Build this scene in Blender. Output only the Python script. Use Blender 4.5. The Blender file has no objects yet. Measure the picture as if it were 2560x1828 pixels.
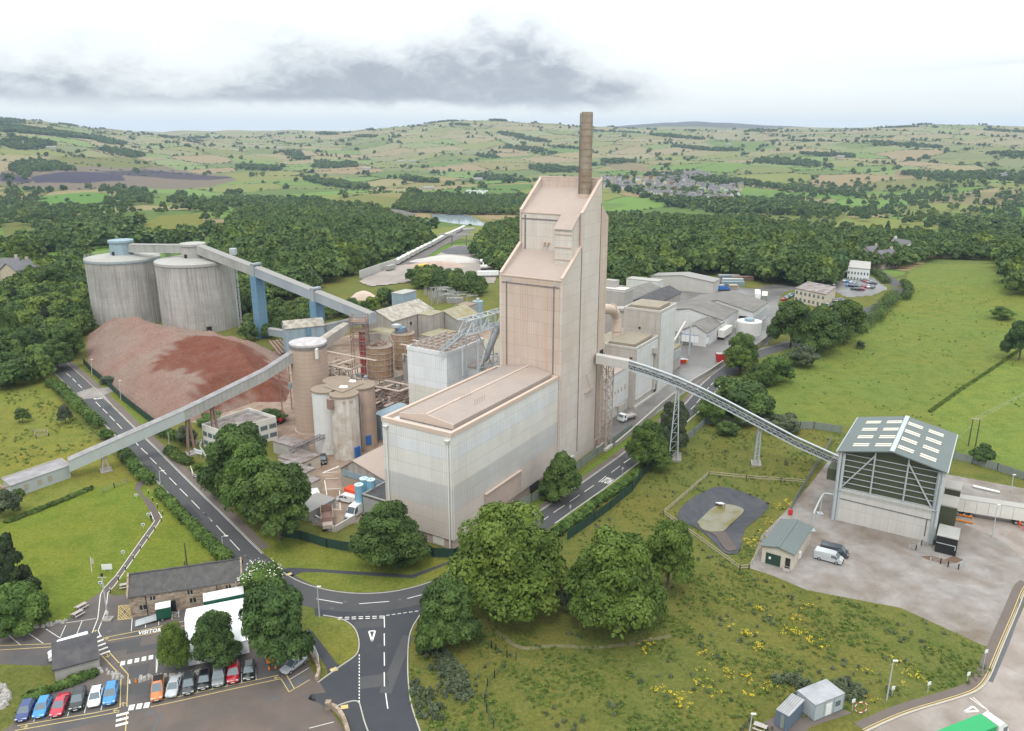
import bpy,bmesh,math,random
import numpy as np
from mathutils import Vector,Matrix
sc=bpy.context.scene
R=math.radians
CAMH,PITCH,FPX=80.0,R(16.5),1980.0
# ---------------------------------------------------------------- camera
cd=bpy.data.cameras.new('camera');cam=bpy.data.objects.new('camera',cd)
sc.collection.objects.link(cam);sc.camera=cam
cam.location=(0,0,CAMH);cam.rotation_euler=(R(90)-PITCH,0,0)
cd.sensor_width=36;cd.lens=36*FPX/2560;cd.clip_start=1;cd.clip_end=40000
# ---------------------------------------------------------------- sky
SUN_EL,SUN_AZ=R(56),R(190)  # azimuth measured clockwise from +Y
w=bpy.data.worlds.new('World');sc.world=w;w.use_nodes=True
nt=w.node_tree;nt.nodes.clear();N=nt.nodes.new;L=nt.links.new
def _math(nt,op,a,b=None,c=None,clamp=False):
 n=nt.nodes.new('ShaderNodeMath');n.operation=op;n.use_clamp=clamp
 for i,v in enumerate((a,b,c)):
  if v is None:continue
  if isinstance(v,(int,float)):n.inputs[i].default_value=v
  else:nt.links.new(v,n.inputs[i])
 return n.outputs[0]
def _ramp(nt,fac,stops,interp='LINEAR'):
 n=nt.nodes.new('ShaderNodeValToRGB');cr=n.color_ramp;cr.interpolation=interp
 while len(cr.elements)>1:cr.elements.remove(cr.elements[-1])
 for i,(p,c)in enumerate(stops):
  e=cr.elements[0]if i==0 else cr.elements.new(p)
  e.position=p;e.color=(*c,1)if len(c)==3 else c
 nt.links.new(fac,n.inputs[0]);return n.outputs[0]
def _mix(nt,fac,a,b,mode='MIX'):
 n=nt.nodes.new('ShaderNodeMix');n.data_type='RGBA';n.blend_type=mode
 for s,v in((0,fac),(6,a),(7,b)):
  if isinstance(v,(int,float)):n.inputs[s].default_value=v
  elif isinstance(v,tuple):n.inputs[s].default_value=(*v,1)
  else:nt.links.new(v,n.inputs[s])
 return n.outputs[2]
def _noise(nt,vec,scale,detail=4,rough=.55,dist=0):
 n=nt.nodes.new('ShaderNodeTexNoise');n.inputs['Scale'].default_value=scale
 n.inputs['Detail'].default_value=detail;n.inputs['Roughness'].default_value=rough
 n.inputs['Distortion'].default_value=dist
 if vec is not None:nt.links.new(vec,n.inputs['Vector'])
 return n.outputs[0]
tc=N('ShaderNodeTexCoord');sx=N('ShaderNodeSeparateXYZ');L(tc.outputs['Generated'],sx.inputs[0])
az=_math(nt,'ARCTAN2',sx.outputs[0],sx.outputs[1])  # compass direction of the sky point
el=_math(nt,'ARCSINE',sx.outputs[2])  # height above the horizon
cb=N('ShaderNodeCombineXYZ');L(az,cb.inputs[0]);L(_math(nt,'MULTIPLY',el,1.9),cb.inputs[1])
n1=_noise(nt,cb.outputs[0],7.5,7,.58,.35)
n2=_noise(nt,cb.outputs[0],26,6,.6,.6)
n3=_noise(nt,cb.outputs[0],3.2,3,.5)
# cloud bank: a flat base and a ragged top that rises towards the middle of the bank
topc=N('ShaderNodeFloatCurve')
mp=N('ShaderNodeMapRange');mp.inputs['From Min'].default_value=-.8;mp.inputs['From Max'].default_value=.8;L(az,mp.inputs[0])
L(mp.outputs[0],topc.inputs['Value'])
cv=topc.mapping.curves[0]
# (position along the bank, height of its top in units of 0.2 rad)
pts=[(0,.60),(.14,.58),(.20,.58),(.26,.56),(.31,.62),(.37,.74),(.42,.80),(.47,.86),(.51,.86),(.55,.72),(.59,.60),(.63,.50),(.68,.42),(1,.3)]
cv.points[0].location=pts[0];cv.points[1].location=pts[-1]
for p in pts[1:-1]:cv.points.new(*p)
topc.mapping.update()
top=_math(nt,'ADD',_math(nt,'MULTIPLY',topc.outputs[0],.185),_math(nt,'MULTIPLY',_math(nt,'SUBTRACT',n1,.5),.13))
top=_math(nt,'ADD',top,_math(nt,'MULTIPLY',_math(nt,'SUBTRACT',n2,.5),.03))
base=_math(nt,'ADD',.018,_math(nt,'MULTIPLY',_math(nt,'SUBTRACT',n1,.5),.04))
base=_math(nt,'ADD',base,_math(nt,'MULTIPLY',_math(nt,'SUBTRACT',n2,.5),.016))
lo=N('ShaderNodeMapRange');lo.interpolation_type='SMOOTHSTEP';lo.inputs['From Min'].default_value=0;lo.inputs['From Max'].default_value=.02
L(_math(nt,'SUBTRACT',el,base),lo.inputs[0])
hi=N('ShaderNodeMapRange');hi.interpolation_type='SMOOTHSTEP';hi.inputs['From Min'].default_value=-.005;hi.inputs['From Max'].default_value=.10
L(_math(nt,'SUBTRACT',top,el),hi.inputs[0])
rt=N('ShaderNodeMapRange');rt.interpolation_type='SMOOTHSTEP';rt.inputs['From Min'].default_value=.27;rt.inputs['From Max'].default_value=.10
L(az,rt.inputs[0])
dens=_math(nt,'MULTIPLY',_math(nt,'MULTIPLY',lo.outputs[0],hi.outputs[0]),rt.outputs[0])
body=_math(nt,'ADD',.66,_math(nt,'MULTIPLY',_math(nt,'SUBTRACT',n2,.5),.7))
dens=_math(nt,'MULTIPLY',dens,_math(nt,'ADD',body,_math(nt,'MULTIPLY',n1,.5)),clamp=True)
# thin grey streak far right
s2=_math(nt,'MULTIPLY',_ramp(nt,_math(nt,'ADD',_math(nt,'MULTIPLY',_math(nt,'SUBTRACT',_math(nt,'SUBTRACT',el,_math(nt,'MULTIPLY',az,.055)),.038),18),.5),
  [(0,(0,0,0)),(.36,(0,0,0)),(.5,(1,1,1)),(.66,(0,0,0))]),_ramp(nt,az,[(.34,(0,0,0)),(.52,(1,1,1))]))
s2=_math(nt,'MULTIPLY',s2,_math(nt,'MULTIPLY',n1,.55))
dens=_math(nt,'MAXIMUM',dens,s2)
veil=_ramp(nt,n3,[(.3,(1.30,1.34,1.33)),(.62,(1.16,1.22,1.22))])
# paler, slightly blue band of cloud just above the hills
hz=N('ShaderNodeMapRange');hz.interpolation_type='SMOOTHSTEP';hz.inputs['From Min'].default_value=.075;hz.inputs['From Max'].default_value=.0
L(_math(nt,'ADD',el,_math(nt,'MULTIPLY',_math(nt,'SUBTRACT',n1,.5),.08)),hz.inputs[0])
veil=_mix(nt,_math(nt,'MULTIPLY',hz.outputs[0],.8),veil,(1.14,1.19,1.17))
cloud=_ramp(nt,_math(nt,'ADD',dens,_math(nt,'MULTIPLY',_math(nt,'SUBTRACT',n1,.5),.25)),
   [(0,(1.05,1.10,1.11)),(.3,(.86,.91,.95)),(.65,(.66,.71,.78)),(1,(.50,.545,.62))])
col=_mix(nt,_math(nt,'MULTIPLY',dens,1.15,clamp=True),veil,cloud)
gain=_math(nt,'ADD',.80,_math(nt,'MULTIPLY',_math(nt,'MAXIMUM',sx.outputs[2],0),1.25))  # an overcast sky is brightest overhead
gc=N('ShaderNodeCombineXYZ');[L(gain,gc.inputs[i])for i in range(3)];col=_mix(nt,1.0,col,gc.outputs[0],'MULTIPLY')
sky=N('ShaderNodeTexSky');sky.sky_type='NISHITA';sky.sun_disc=False
sky.sun_elevation=SUN_EL;sky.sun_rotation=SUN_AZ;sky.altitude=300
b1=N('ShaderNodeBackground');b1.inputs[1].default_value=.12;L(sky.outputs[0],b1.inputs[0])
b2=N('ShaderNodeBackground');b2.inputs[1].default_value=1.0;L(col,b2.inputs[0])
mx=N('ShaderNodeMixShader');mx.inputs[0].default_value=.92;L(b1.outputs[0],mx.inputs[1]);L(b2.outputs[0],mx.inputs[2])
wo=N('ShaderNodeOutputWorld');L(mx.outputs[0],wo.inputs[0])
w.cycles.sampling_method='MANUAL';w.cycles.sample_map_resolution=1024
# ---------------------------------------------------------------- sun behind thin cloud
sd=bpy.data.lights.new('sun','SUN');sun=bpy.data.objects.new('sun',sd);sc.collection.objects.link(sun)
sd.energy=1.5;sd.angle=R(12);sd.color=(1,.95,.87)
dv=Vector((math.sin(SUN_AZ)*math.cos(SUN_EL),math.cos(SUN_AZ)*math.cos(SUN_EL),math.sin(SUN_EL)))
sun.rotation_euler=dv.to_track_quat('Z','Y').to_euler();sun.location=(0,0,400)
# ---------------------------------------------------------------- exposure, renderer
vs=sc.view_settings;vs.view_transform='Standard';vs.look='None';vs.gamma=1;vs.exposure=0;vs.use_curve_mapping=False
sc.render.engine='CYCLES';cy=sc.cycles
cy.max_bounces=5;cy.diffuse_bounces=3;cy.glossy_bounces=2;cy.transmission_bounces=3;cy.transparent_max_bounces=6;cy.volume_bounces=0
cy.caustics_reflective=False;cy.caustics_refractive=False
# ================================================================ surveying helpers
# surveyed frames of the site plan: a picture point of the photograph maps to the ground point it shows
ZF={'d':(150,560,3.008),'e':(680,700,3.53),'f':(1180,260,2.32),'g':(900,860,3.0074),'h':(1480,640,2.9),
'i':(0,840,3.53),'j':(0,1280,2.9644),'k':(250,1360,3.4708),'l':(440,1000,3.447),'m':(700,1300,3.075),
'n':(1650,1100,4.64),'o':(2000,980,3.248),'p':(1860,1480,3.25),'a':(0,250,2.6453),'b':(860,250,2.6453),'c':(1700,250,2.6453),
'v':(0,0,.8883),'':(0,0,1),'q':(780,760,4.55),'r':(900,540,5.6875),'s':(1490,640,5.6875),'t':(1850,560,4.55),'w':(1480,420,5.6875),
'y':(560,800,5.4125),'A':(880,1160,11.6),'B':(0,1400,8.1214),'C':(0,560,4.06),'D':(780,1540,5.636),'E':(1480,860,5.8),'F':(2340,1180,2.505),'H':(480,1000,8.75),'I':(680,1100,6.246)}
ST,CT=math.sin(PITCH),math.cos(PITCH)
PROF=((0,450,700,1000,1300,1800,2500,3200,4000,5000,6000,8000,13000),(0,0,-12,-34,-50,-50,-40,-18,26,72,78,60,40))
SKY_X=(-2500,0,130,280,370,600,860,1000,1130,1280,1400,1490,1800,2130,2300,2560,5000)
SKY_Y=(300,299,304,319,330,333,333,321,309,311,317,320,322,319,320,324,326)
SKY_AZ=[math.atan((x-1280)/FPX*1.0)for x in SKY_X]
def height(x,y):
 x=np.asarray(x,float);y=np.asarray(y,float);d=np.hypot(x,y);a=np.arctan2(x,y)
 h=np.interp(d,*PROF)
 ridge=(328-np.interp(a,SKY_AZ,SKY_Y))/FPX*5000+2
 t=np.clip((d-2600)/2400,0,1);t=t*t*(3-2*t);f=np.clip((9000-d)/4000,0,1)
 h=h+t*f*ridge
 # distant moor
 h=h+112*np.exp(-((a-.21)/.12)**2)*np.clip((d-6500)/2200,0,1)
 # the long slope on the far left comes nearer
 h=h+46*np.clip((-.36-a)/.2,0,1)*np.clip((d-1500)/1700,0,1)*np.clip((5200-d)/1800,0,1)
 u=np.clip((d-480)/900,0,1)
 h=h+u*(9*np.sin(x/190+1.3)*np.sin(y/240+.4)+5*np.sin(x/83+y/140)+16*np.sin(x/520+2)*np.sin(y/610))
 # pasture rising to the right of the road
 h=h+20*np.exp(-(((x-345)/105)**2+((y-390)/95)**2))
 return h
def hgt(x,y):return float(height(x,y))
def ray(k,x,y):
 a,b,s=ZF[k];px=(a+x/s-1280)/FPX;py=(b+y/s-914)/FPX
 return np.array([px,CT-py*ST,-(ST+py*CT)])
def G(k,x,y,z=0.0):
 "ground point under a surveyed point, z metres above the terrain"
 r=ray(k,x,y);t=(z-CAMH)/min(r[2],-1e-4)
 if math.hypot(r[0]*t,r[1]*t)>300 or t<0:
  ts=np.geomspace(60,16000,1500);P=r[None,:]*ts[:,None]
  dz=P[:,2]+CAMH-height(P[:,0],P[:,1])-z
  i=int(np.argmax(dz<0))if(dz<0).any()else len(ts)-1
  i=max(i,1);f=dz[i-1]/(dz[i-1]-dz[i]+1e-9);t=ts[i-1]+(ts[i]-ts[i-1])*f
 x,y=r[0]*t,r[1]*t
 return Vector((x,y,hgt(x,y)+z))
def GP(k,pts,z=0.0):return[G(k,x,y,z)for x,y in pts]
UA=np.array([.523,.852]);UA=UA/np.hypot(*UA);VA=np.array([-UA[1],UA[0]]);C0=np.array([-11.5546,140.2057])
def W(u,v,z=0.0):
 "plant grid: u runs along the road side of the works, v to its back left"
 p=C0+u*UA+v*VA;return Vector((p[0],p[1],z))
def UV(p):d=np.array((p[0],p[1]))-C0;return float(d@UA),float(d@VA)
# ================================================================ materials
def newmat(name):
 m=bpy.data.materials.new(name);m.use_nodes=True;nt=m.node_tree;nt.nodes.clear()
 o=nt.nodes.new('ShaderNodeOutputMaterial');b=nt.nodes.new('ShaderNodeBsdfPrincipled');nt.links.new(b.outputs[0],o.inputs[0])
 return m,nt,b
def scl(c,f):return tuple(min(1,x*f)for x in c)
def M(name,col,rough=.8,var=.18,scale=.35,fine=6.0,stain=None,samt=.5,sscale=.12,streak=None,stamt=.5,ribs=None,seams=None,bump=.0,metal=0,bands=None,ang=None,spec=.3,obj=False):
 """weathered surface: colour variation, stains, vertical streaks, rib pattern (period m), seams (height m), height bands"""
 m,nt,b=newmat(name)
 if obj:
  t=nt.nodes.new('ShaderNodeTexCoord');pos=t.outputs['Object']
 else:
  g=nt.nodes.new('ShaderNodeNewGeometry');pos=g.outputs['Position']
 s=nt.nodes.new('ShaderNodeSeparateXYZ');nt.links.new(pos,s.inputs[0]);X,Y,Zc=s.outputs
 if bands:
  c=_ramp(nt,_math(nt,'DIVIDE',Zc,100.0),[(z/100,cc)for z,cc in bands],'CONSTANT')
 else:c=col
 n=_noise(nt,pos,scale,5,.6);nf=_noise(nt,pos,fine,3,.6)
 k=_math(nt,'ADD',_math(nt,'MULTIPLY',n,.75),_math(nt,'MULTIPLY',nf,.25))
 v=_ramp(nt,k,[(.25,(1-var,)*3),(.75,(1+var,)*3)])
 c=_mix(nt,1.0,c,v,'MULTIPLY')
 if stain:
  sn=_noise(nt,pos,sscale,6,.65,.4)
  f=_ramp(nt,sn,[(.42,(0,0,0)),(.68,(samt,)*3)])
  c=_mix(nt,f,c,stain)
 if streak:
  mp=nt.nodes.new('ShaderNodeMapping');mp.inputs['Scale'].default_value=(1,1,.045);nt.links.new(pos,mp.inputs[0])
  sn=_noise(nt,mp.outputs[0],.9,5,.7)
  f=_ramp(nt,sn,[(.45,(0,0,0)),(.75,(stamt,)*3)])
  c=_mix(nt,f,c,streak)
 hgts=[]
 a=ang if ang is not None else math.atan2(UA[1],UA[0])
 along=_math(nt,'ADD',_math(nt,'MULTIPLY',X,math.cos(a)-math.sin(a)),_math(nt,'MULTIPLY',Y,math.sin(a)+math.cos(a)))
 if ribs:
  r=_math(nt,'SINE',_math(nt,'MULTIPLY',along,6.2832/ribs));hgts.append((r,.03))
  rr=_ramp(nt,_math(nt,'MULTIPLY_ADD',r,.5,.5),[(0,(.90,)*3),(.4,(1,)*3)]);c=_mix(nt,1.0,c,rr,'MULTIPLY')  # groove shade and joint dirt painted in as darker rib hollows
 if seams:
  hs,vsn=seams
  fz=_math(nt,'FRACT',_math(nt,'DIVIDE',Zc,hs));lz=_math(nt,'LESS_THAN',fz,.10/hs)
  if vsn:
   fv=_math(nt,'FRACT',_math(nt,'DIVIDE',along,vsn));lz=_math(nt,'MAXIMUM',lz,_math(nt,'LESS_THAN',fv,.06/vsn))
  if vsn:  # every sheet has weathered a little differently
   wn=nt.nodes.new('ShaderNodeTexWhiteNoise');wn.noise_dimensions='2D';cc=nt.nodes.new('ShaderNodeCombineXYZ');nt.links.new(_math(nt,'FLOOR',_math(nt,'DIVIDE',Zc,hs)),cc.inputs[0]);nt.links.new(_math(nt,'FLOOR',_math(nt,'DIVIDE',along,vsn/3)),cc.inputs[1]);nt.links.new(cc.outputs[0],wn.inputs['Vector'])
   c=_mix(nt,1.0,c,_ramp(nt,wn.outputs['Value'],[(0,(.96,)*3),(.5,(1,)*3),(1,(1.03,)*3)]),'MULTIPLY')
  c=_mix(nt,_math(nt,'MULTIPLY',lz,.45),c,scl(col,.5))
 nt.links.new(c,b.inputs['Base Color'])if not isinstance(c,tuple)else None
 b.inputs['Roughness'].default_value=rough;b.inputs['Metallic'].default_value=metal;b.inputs['Specular IOR Level'].default_value=spec
 if bump or hgts:
  bp=nt.nodes.new('ShaderNodeBump');bp.inputs['Distance'].default_value=1;bp.inputs['Strength'].default_value=.6
  hsum=_math(nt,'MULTIPLY',nf,bump)
  for r,q in hgts:hsum=_math(nt,'ADD',hsum,_math(nt,'MULTIPLY',r,q))
  nt.links.new(hsum,bp.inputs['Height']);nt.links.new(bp.outputs[0],b.inputs['Normal'])
 return m
def paint(name,col,rough=.35,spec=.5,metal=0,coat=0):
 m,nt,b=newmat(name)
 t=nt.nodes.new('ShaderNodeTexCoord');n=_noise(nt,t.outputs['Object'],2.5,4)
 c=_mix(nt,1.0,col,_ramp(nt,n,[(.3,(.9,)*3),(.7,(1.08,)*3)]),'MULTIPLY');nt.links.new(c,b.inputs[0])
 b.inputs['Roughness'].default_value=rough;b.inputs['Specular IOR Level'].default_value=spec;b.inputs['Metallic'].default_value=metal
 b.inputs['Coat Weight'].default_value=coat;b.inputs['Coat Roughness'].default_value=.08
 return m
PINK=(.52,.43,.37);PINKD=(.47,.35,.285)
MT={}
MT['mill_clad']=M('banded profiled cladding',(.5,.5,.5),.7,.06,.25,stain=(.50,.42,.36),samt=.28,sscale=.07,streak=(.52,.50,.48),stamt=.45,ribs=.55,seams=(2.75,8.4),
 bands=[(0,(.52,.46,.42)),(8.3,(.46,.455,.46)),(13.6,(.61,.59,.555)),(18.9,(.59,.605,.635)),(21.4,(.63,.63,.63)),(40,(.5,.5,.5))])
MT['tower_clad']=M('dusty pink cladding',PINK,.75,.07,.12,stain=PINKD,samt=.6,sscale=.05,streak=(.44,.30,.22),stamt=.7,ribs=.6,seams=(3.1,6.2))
MT['tower_clad_pale']=M('pale dusty cladding',(.56,.51,.47),.75,.06,.12,stain=(.50,.40,.34),samt=.6,sscale=.05,streak=(.47,.36,.29),stamt=.5,ribs=.6,seams=(3.1,6.2))
MT['pink_roof']=M('dust covered roof',(.37,.30,.265),.85,.07,.2,stain=(.30,.25,.22),samt=.45,sscale=.1,bump=.03)
MT['mill_roof']=M('dusty felt roof',(.30,.255,.232),.9,.12,.25,3,stain=(.37,.295,.25),samt=.6,sscale=.07,bump=.03)
MT['pink_trim']=M('dusty parapet capping',(.50,.395,.33),.8,.05,.4)
MT['joint']=M('dark joint strip',(.17,.15,.15),.8,.3,.8)
MT['grey_joint']=M('grey trim',(.38,.37,.36),.7,.1,.6)
MT['plinth']=M('dusty plinth wall',(.40,.31,.27),.9,.15,.3,stain=(.32,.27,.24),samt=.5)
MT['chimney']=M('weathered stack lining',(.27,.235,.19),.8,.2,.25,stain=(.22,.14,.085),samt=.9,sscale=.3,streak=(.20,.13,.08),stamt=.8)
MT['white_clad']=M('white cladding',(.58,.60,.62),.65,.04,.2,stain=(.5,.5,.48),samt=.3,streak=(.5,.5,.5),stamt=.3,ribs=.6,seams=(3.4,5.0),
 bands=[(0,(.57,.54,.48)),(18.6,(.64,.65,.665))])
MT['concrete']=M('concrete',(.36,.345,.325),.9,.12,.3,stain=(.25,.235,.215),samt=.5,streak=(.22,.21,.20),stamt=.5)
MT['pale_concrete']=M('pale concrete',(.47,.455,.43),.9,.08,.3,stain=(.38,.35,.31),samt=.4,streak=(.36,.34,.32),stamt=.4)
MT['mill_white']=M('pale grey mill cladding',(.60,.60,.60),.7,.05,.2,stain=(.42,.40,.37),samt=.35,streak=(.38,.37,.36),stamt=.4,ribs=.5,seams=(3.4,0))
MT['mill_dirty']=M('dust stained mill cladding',(.46,.43,.39),.8,.08,.25,stain=(.33,.29,.25),samt=.5,streak=(.28,.25,.23),stamt=.55,ribs=.5,seams=(3.4,0))
MT['mossy_roof']=M('dusty flat roof',(.27,.235,.185),.95,.15,.35,stain=(.24,.21,.15),samt=.6,sscale=.2)
MT['asbestos']=M('old fibre cement sheet',(.185,.175,.165),.95,.14,.4,stain=(.11,.10,.09),samt=.6,sscale=.16,ribs=3.2)
MT['lichen_roof']=M('lichen spotted sheet roof',(.38,.355,.31),.95,.1,.5,3,stain=(.19,.16,.12),samt=1.0,sscale=.55)
MT['mossy_sheet']=M('moss grown sheet roof',(.28,.26,.205),.95,.15,.5,3,stain=(.24,.19,.06),samt=.95,sscale=.3)
MT['dark_roof']=M('dark slate sheet roof',(.062,.060,.066),.9,.25,.5,3,stain=(.13,.12,.11),samt=.4,sscale=.5)
MT['corr_wall']=M('stained corrugated wall',(.37,.345,.315),.9,.1,.3,streak=(.20,.175,.15),stamt=.8,ribs=2.2)
MT['blue_clad']=M('blue grey cladding',(.25,.335,.385),.7,.08,.2,streak=(.22,.25,.27),stamt=.5,ribs=.8,seams=(2.4,0))
MT['blue_pier']=M('blue painted pier cladding',(.105,.215,.325),.6,.1,.25,stain=(.17,.24,.30),samt=.5,streak=(.25,.31,.36),stamt=.45,ribs=.9,seams=(2.4,0))
MT['gallery']=M('grey conveyor cladding',(.35,.345,.33),.85,.1,.4,stain=(.24,.235,.22),samt=.5,sscale=.25,streak=(.22,.22,.21),stamt=.5,ribs=1.4,ang=.3)
MT['gallery_blue']=M('blue grey conveyor cladding',(.285,.335,.375),.8,.1,.4,stain=(.25,.25,.245),samt=.5,sscale=.2,streak=(.3,.3,.29),stamt=.5,ribs=1.4,ang=.3)
MT['gallery_roof']=M('grey conveyor roof sheet',(.27,.26,.25),.9,.12,.5,2,stain=(.25,.24,.225),samt=.5,sscale=.5)
MT['silo_wall']=M('board marked concrete',(.42,.40,.375),.9,.12,.15,stain=(.25,.235,.22),samt=.7,sscale=.07,streak=(.14,.13,.125),stamt=.8,seams=(2.6,0))
MT['silo_roof']=M('dusty silo roof',(.36,.35,.33),.9,.1,.25,stain=(.30,.29,.25),samt=.6,sscale=.15)
MT['tan']=M('dusty tan render',(.40,.305,.245),.9,.1,.12,stain=(.34,.255,.20),samt=.6,sscale=.08,streak=(.46,.35,.28),stamt=.6,seams=(1.2,0))
MT['tan2']=M('stained tan render',(.42,.31,.25),.9,.12,.2,stain=(.24,.19,.165),samt=.6,sscale=.15,streak=(.27,.21,.18),stamt=.6)
MT['silo_white']=M('white silo paint',(.60,.60,.60),.7,.06,.2,stain=(.50,.45,.41),samt=.4,streak=(.5,.48,.46),stamt=.4)
MT['silo_rust']=M('peeling white silo paint',(.60,.585,.555),.75,.08,.2,stain=(.33,.235,.16),samt=.85,sscale=.22,streak=(.36,.26,.18),stamt=.8)
MT['silo_cap']=M('dust crusted silo deck',(.24,.19,.148),.95,.15,.4,stain=(.22,.175,.125),samt=.6,sscale=.3)
MT['lead_cap']=M('mottled pale deck',(.36,.335,.345),.85,.2,.8,4,stain=(.60,.58,.58),samt=.7,sscale=.6)
MT['rust_tank']=M('rusted tank plate',(.33,.25,.175),.85,.22,.5,stain=(.30,.14,.045),samt=1.0,sscale=.4,streak=(.26,.19,.13),stamt=.7)
MT['rust_steel']=M('rusty pink steel',(.25,.17,.145),.85,.25,1.2,stain=(.22,.12,.085),samt=.6,sscale=.8)
MT['pale_steel']=M('dusty pale steel',(.38,.315,.27),.8,.2,1.0,stain=(.32,.23,.18),samt=.5,sscale=.8)
MT['red_pipe']=M('faded red pipe',(.30,.055,.06),.6,.15,.6,stain=(.36,.16,.15),samt=.4,sscale=.4)
MT['galv']=M('galvanised steel',(.42,.45,.47),.55,.1,1.5,metal=.2)
MT['galv_dark']=M('dark belt',(.10,.10,.105),.8,.2,1.5)  # plain dark grey, shared by belts, manhole covers and coal
MT['green_clad']=M('dark olive cladding',(.062,.068,.040),.65,.08,.4,ribs=.35,ang=R(-32))
MT['green_roof']=M('grey green profiled roof',(.118,.145,.142),.5,.06,.2,stain=(.10,.12,.118),samt=.4,sscale=.1,ribs=.7,ang=R(-32))
MT['rooflight']=M('translucent rooflight',(.66,.62,.52),.5,.05,.8)
MT['shed_concrete']=M('cast push wall',(.48,.465,.44),.9,.05,.3,stain=(.42,.39,.35),samt=.4,seams=(3.1,1.5),ang=R(-32))
MT['render']=M('stained cream render',(.52,.47,.40),.9,.08,.8,stain=(.40,.33,.25),samt=.5,sscale=.5)
MT['brickstone']=None
MT['white']=M('white paint',(.70,.71,.71),.5,.05,.6)
MT['offwhite']=M('off white panel',(.62,.61,.57),.6,.06,.5,stain=(.5,.48,.42),samt=.4,sscale=.4)
MT['marquee']=M('white marquee fabric',(.80,.81,.82),.6,.02,.3)
MT['glass']=paint('window glass',(.10,.13,.15),.08,.6)
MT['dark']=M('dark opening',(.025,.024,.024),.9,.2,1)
MT['black']=M('black rubber',(.018,.018,.019),.7,.2,2)
MT['timber']=M('weathered timber',(.36,.31,.25),.9,.15,2.0)
MT['fence_green']=M('dark green palisade',(.022,.052,.038),.6,.15,2.0,ribs=.3,ang=.2)
MT['fence_grey']=M('grey green palisade',(.20,.225,.20),.7,.15,2.0,ribs=.35,ang=.2)
MT['conc_wall']=M('kerb wall concrete',(.29,.275,.25),.9,.15,.8,stain=(.2,.19,.16),samt=.5,sscale=.4)
MT['kerb']=M('kerb stone',(.38,.355,.32),.9,.15,1.5)
MT['line_white']=M('road paint white',(.68,.67,.64),.8,.12,1.2,8,stain=(.35,.34,.33),samt=.35,sscale=1.5)
MT['line_yellow']=M('road paint yellow',(.56,.43,.17),.8,.15,1.2,8,stain=(.3,.25,.16),samt=.4,sscale=1.5)
MT['asphalt']=M('asphalt',(.066,.066,.070),.9,.14,.18,14,stain=(.088,.084,.082),samt=.6,sscale=.06,bump=.01)
MT['new_asphalt']=M('new asphalt',(.043,.045,.053),.88,.15,.2,14,stain=(.062,.061,.064),samt=.6,sscale=.07,bump=.01)
MT['carpark']=M('car park asphalt',(.082,.078,.079),.92,.2,.2,12,stain=(.150,.115,.095),samt=.7,sscale=.09,bump=.01)
MT['brown_yard']=M('dusty brown asphalt',(.125,.097,.083),.95,.2,.25,10,stain=(.085,.078,.074),samt=.75,sscale=.12,bump=.01)
MT['pavement']=M('worn brown pavement',(.135,.108,.095),.95,.15,.4,12,stain=(.12,.105,.095),samt=.6,sscale=.3)
MT['footpath']=M('tarmac path',(.108,.087,.080),.95,.12,.4,12)
MT['gravel']=M('gravel hardstanding',(.245,.226,.212),.95,.34,.3,3.5,stain=(.135,.098,.068),samt=.8,sscale=.085,bump=.06)
MT['conc_yard']=M('stained concrete yard',(.235,.195,.170),.8,.14,.2,5,stain=(.36,.33,.31),samt=.7,sscale=.16,bump=.01)
MT['wet_yard']=M('wet grey yard',(.105,.096,.092),.4,.25,.12,5,stain=(.24,.232,.23),samt=.75,sscale=.05,spec=.5)
MT['works_yard']=M('muddy works yard',(.225,.155,.112),.95,.15,.25,5,stain=(.37,.31,.26),samt=.5,sscale=.25,bump=.02)
MT['ballast']=M('dark ballast',(.145,.130,.120),.95,.2,.2,4,stain=(.085,.078,.076),samt=.6,sscale=.1)
MT['palequarry']=M('pale stone floor',(.30,.262,.235),.95,.2,.1,3,stain=(.17,.145,.13),samt=.8,sscale=.05)
MT['trunk']=M('bark',(.115,.09,.068),.95,.2,3)
MT['wood_pole']=M('dark timber pole',(.085,.068,.055),.9,.2,3)
MT['lamp_pole']=M('grey lamp column',(.40,.42,.43),.5,.1,2)
MT['blue_tank']=M('sky blue tank',(.20,.40,.53),.5,.08,1.0,streak=(.3,.45,.55),stamt=.4)
MT['blue_tank_top']=M('pale tank top',(.46,.58,.63),.6,.05,1)
MT['orange_box']=M('orange red container',(.66,.07,.018),.55,.08,.8)
MT['orange']=M('orange paint',(.65,.20,.015),.5,.1,1)
MT['yellow']=M('yellow paint',(.62,.40,.03),.5,.1,1)
MT['red']=M('red paint',(.48,.03,.03),.5,.1,1)
MT['darkgreen']=M('dark green panel',(.010,.075,.045),.5,.08,1)
MT['green_tarp']=M('green tarpaulin',(.022,.30,.105),.5,.05,.6,ribs=.0 or None)
MT['blue']=M('blue paint',(.03,.12,.36),.5,.1,1)
MT['slate']=M('old stone slate',(.075,.071,.072),.9,.25,1.2,5,stain=(.13,.125,.115),samt=.5,sscale=1.1)
MT['timber_grey']=M('grey timber',(.36,.32,.30),.9,.1,2)
MT['liner']=M('pond liner',(.028,.030,.040),.45,.25,.3,3,stain=(.075,.07,.075),samt=.5,sscale=.25,streak=(.06,.06,.075),stamt=.5,spec=.4)
MT['brown_earth']=M('dug brown earth',(.13,.080,.052),.95,.3,1.2,4)
MT['pale_side']=M('pale blue grey sheeting',(.39,.425,.425),.7,.05,.3,stain=(.33,.35,.35),samt=.4,streak=(.33,.34,.33),stamt=.35)
MT['dull_roof']=M('dull mauve grey sheet roof',(.235,.225,.235),.85,.14,.5,3,stain=(.36,.35,.345),samt=.5,sscale=.5)
MT['rubble']=None
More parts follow.
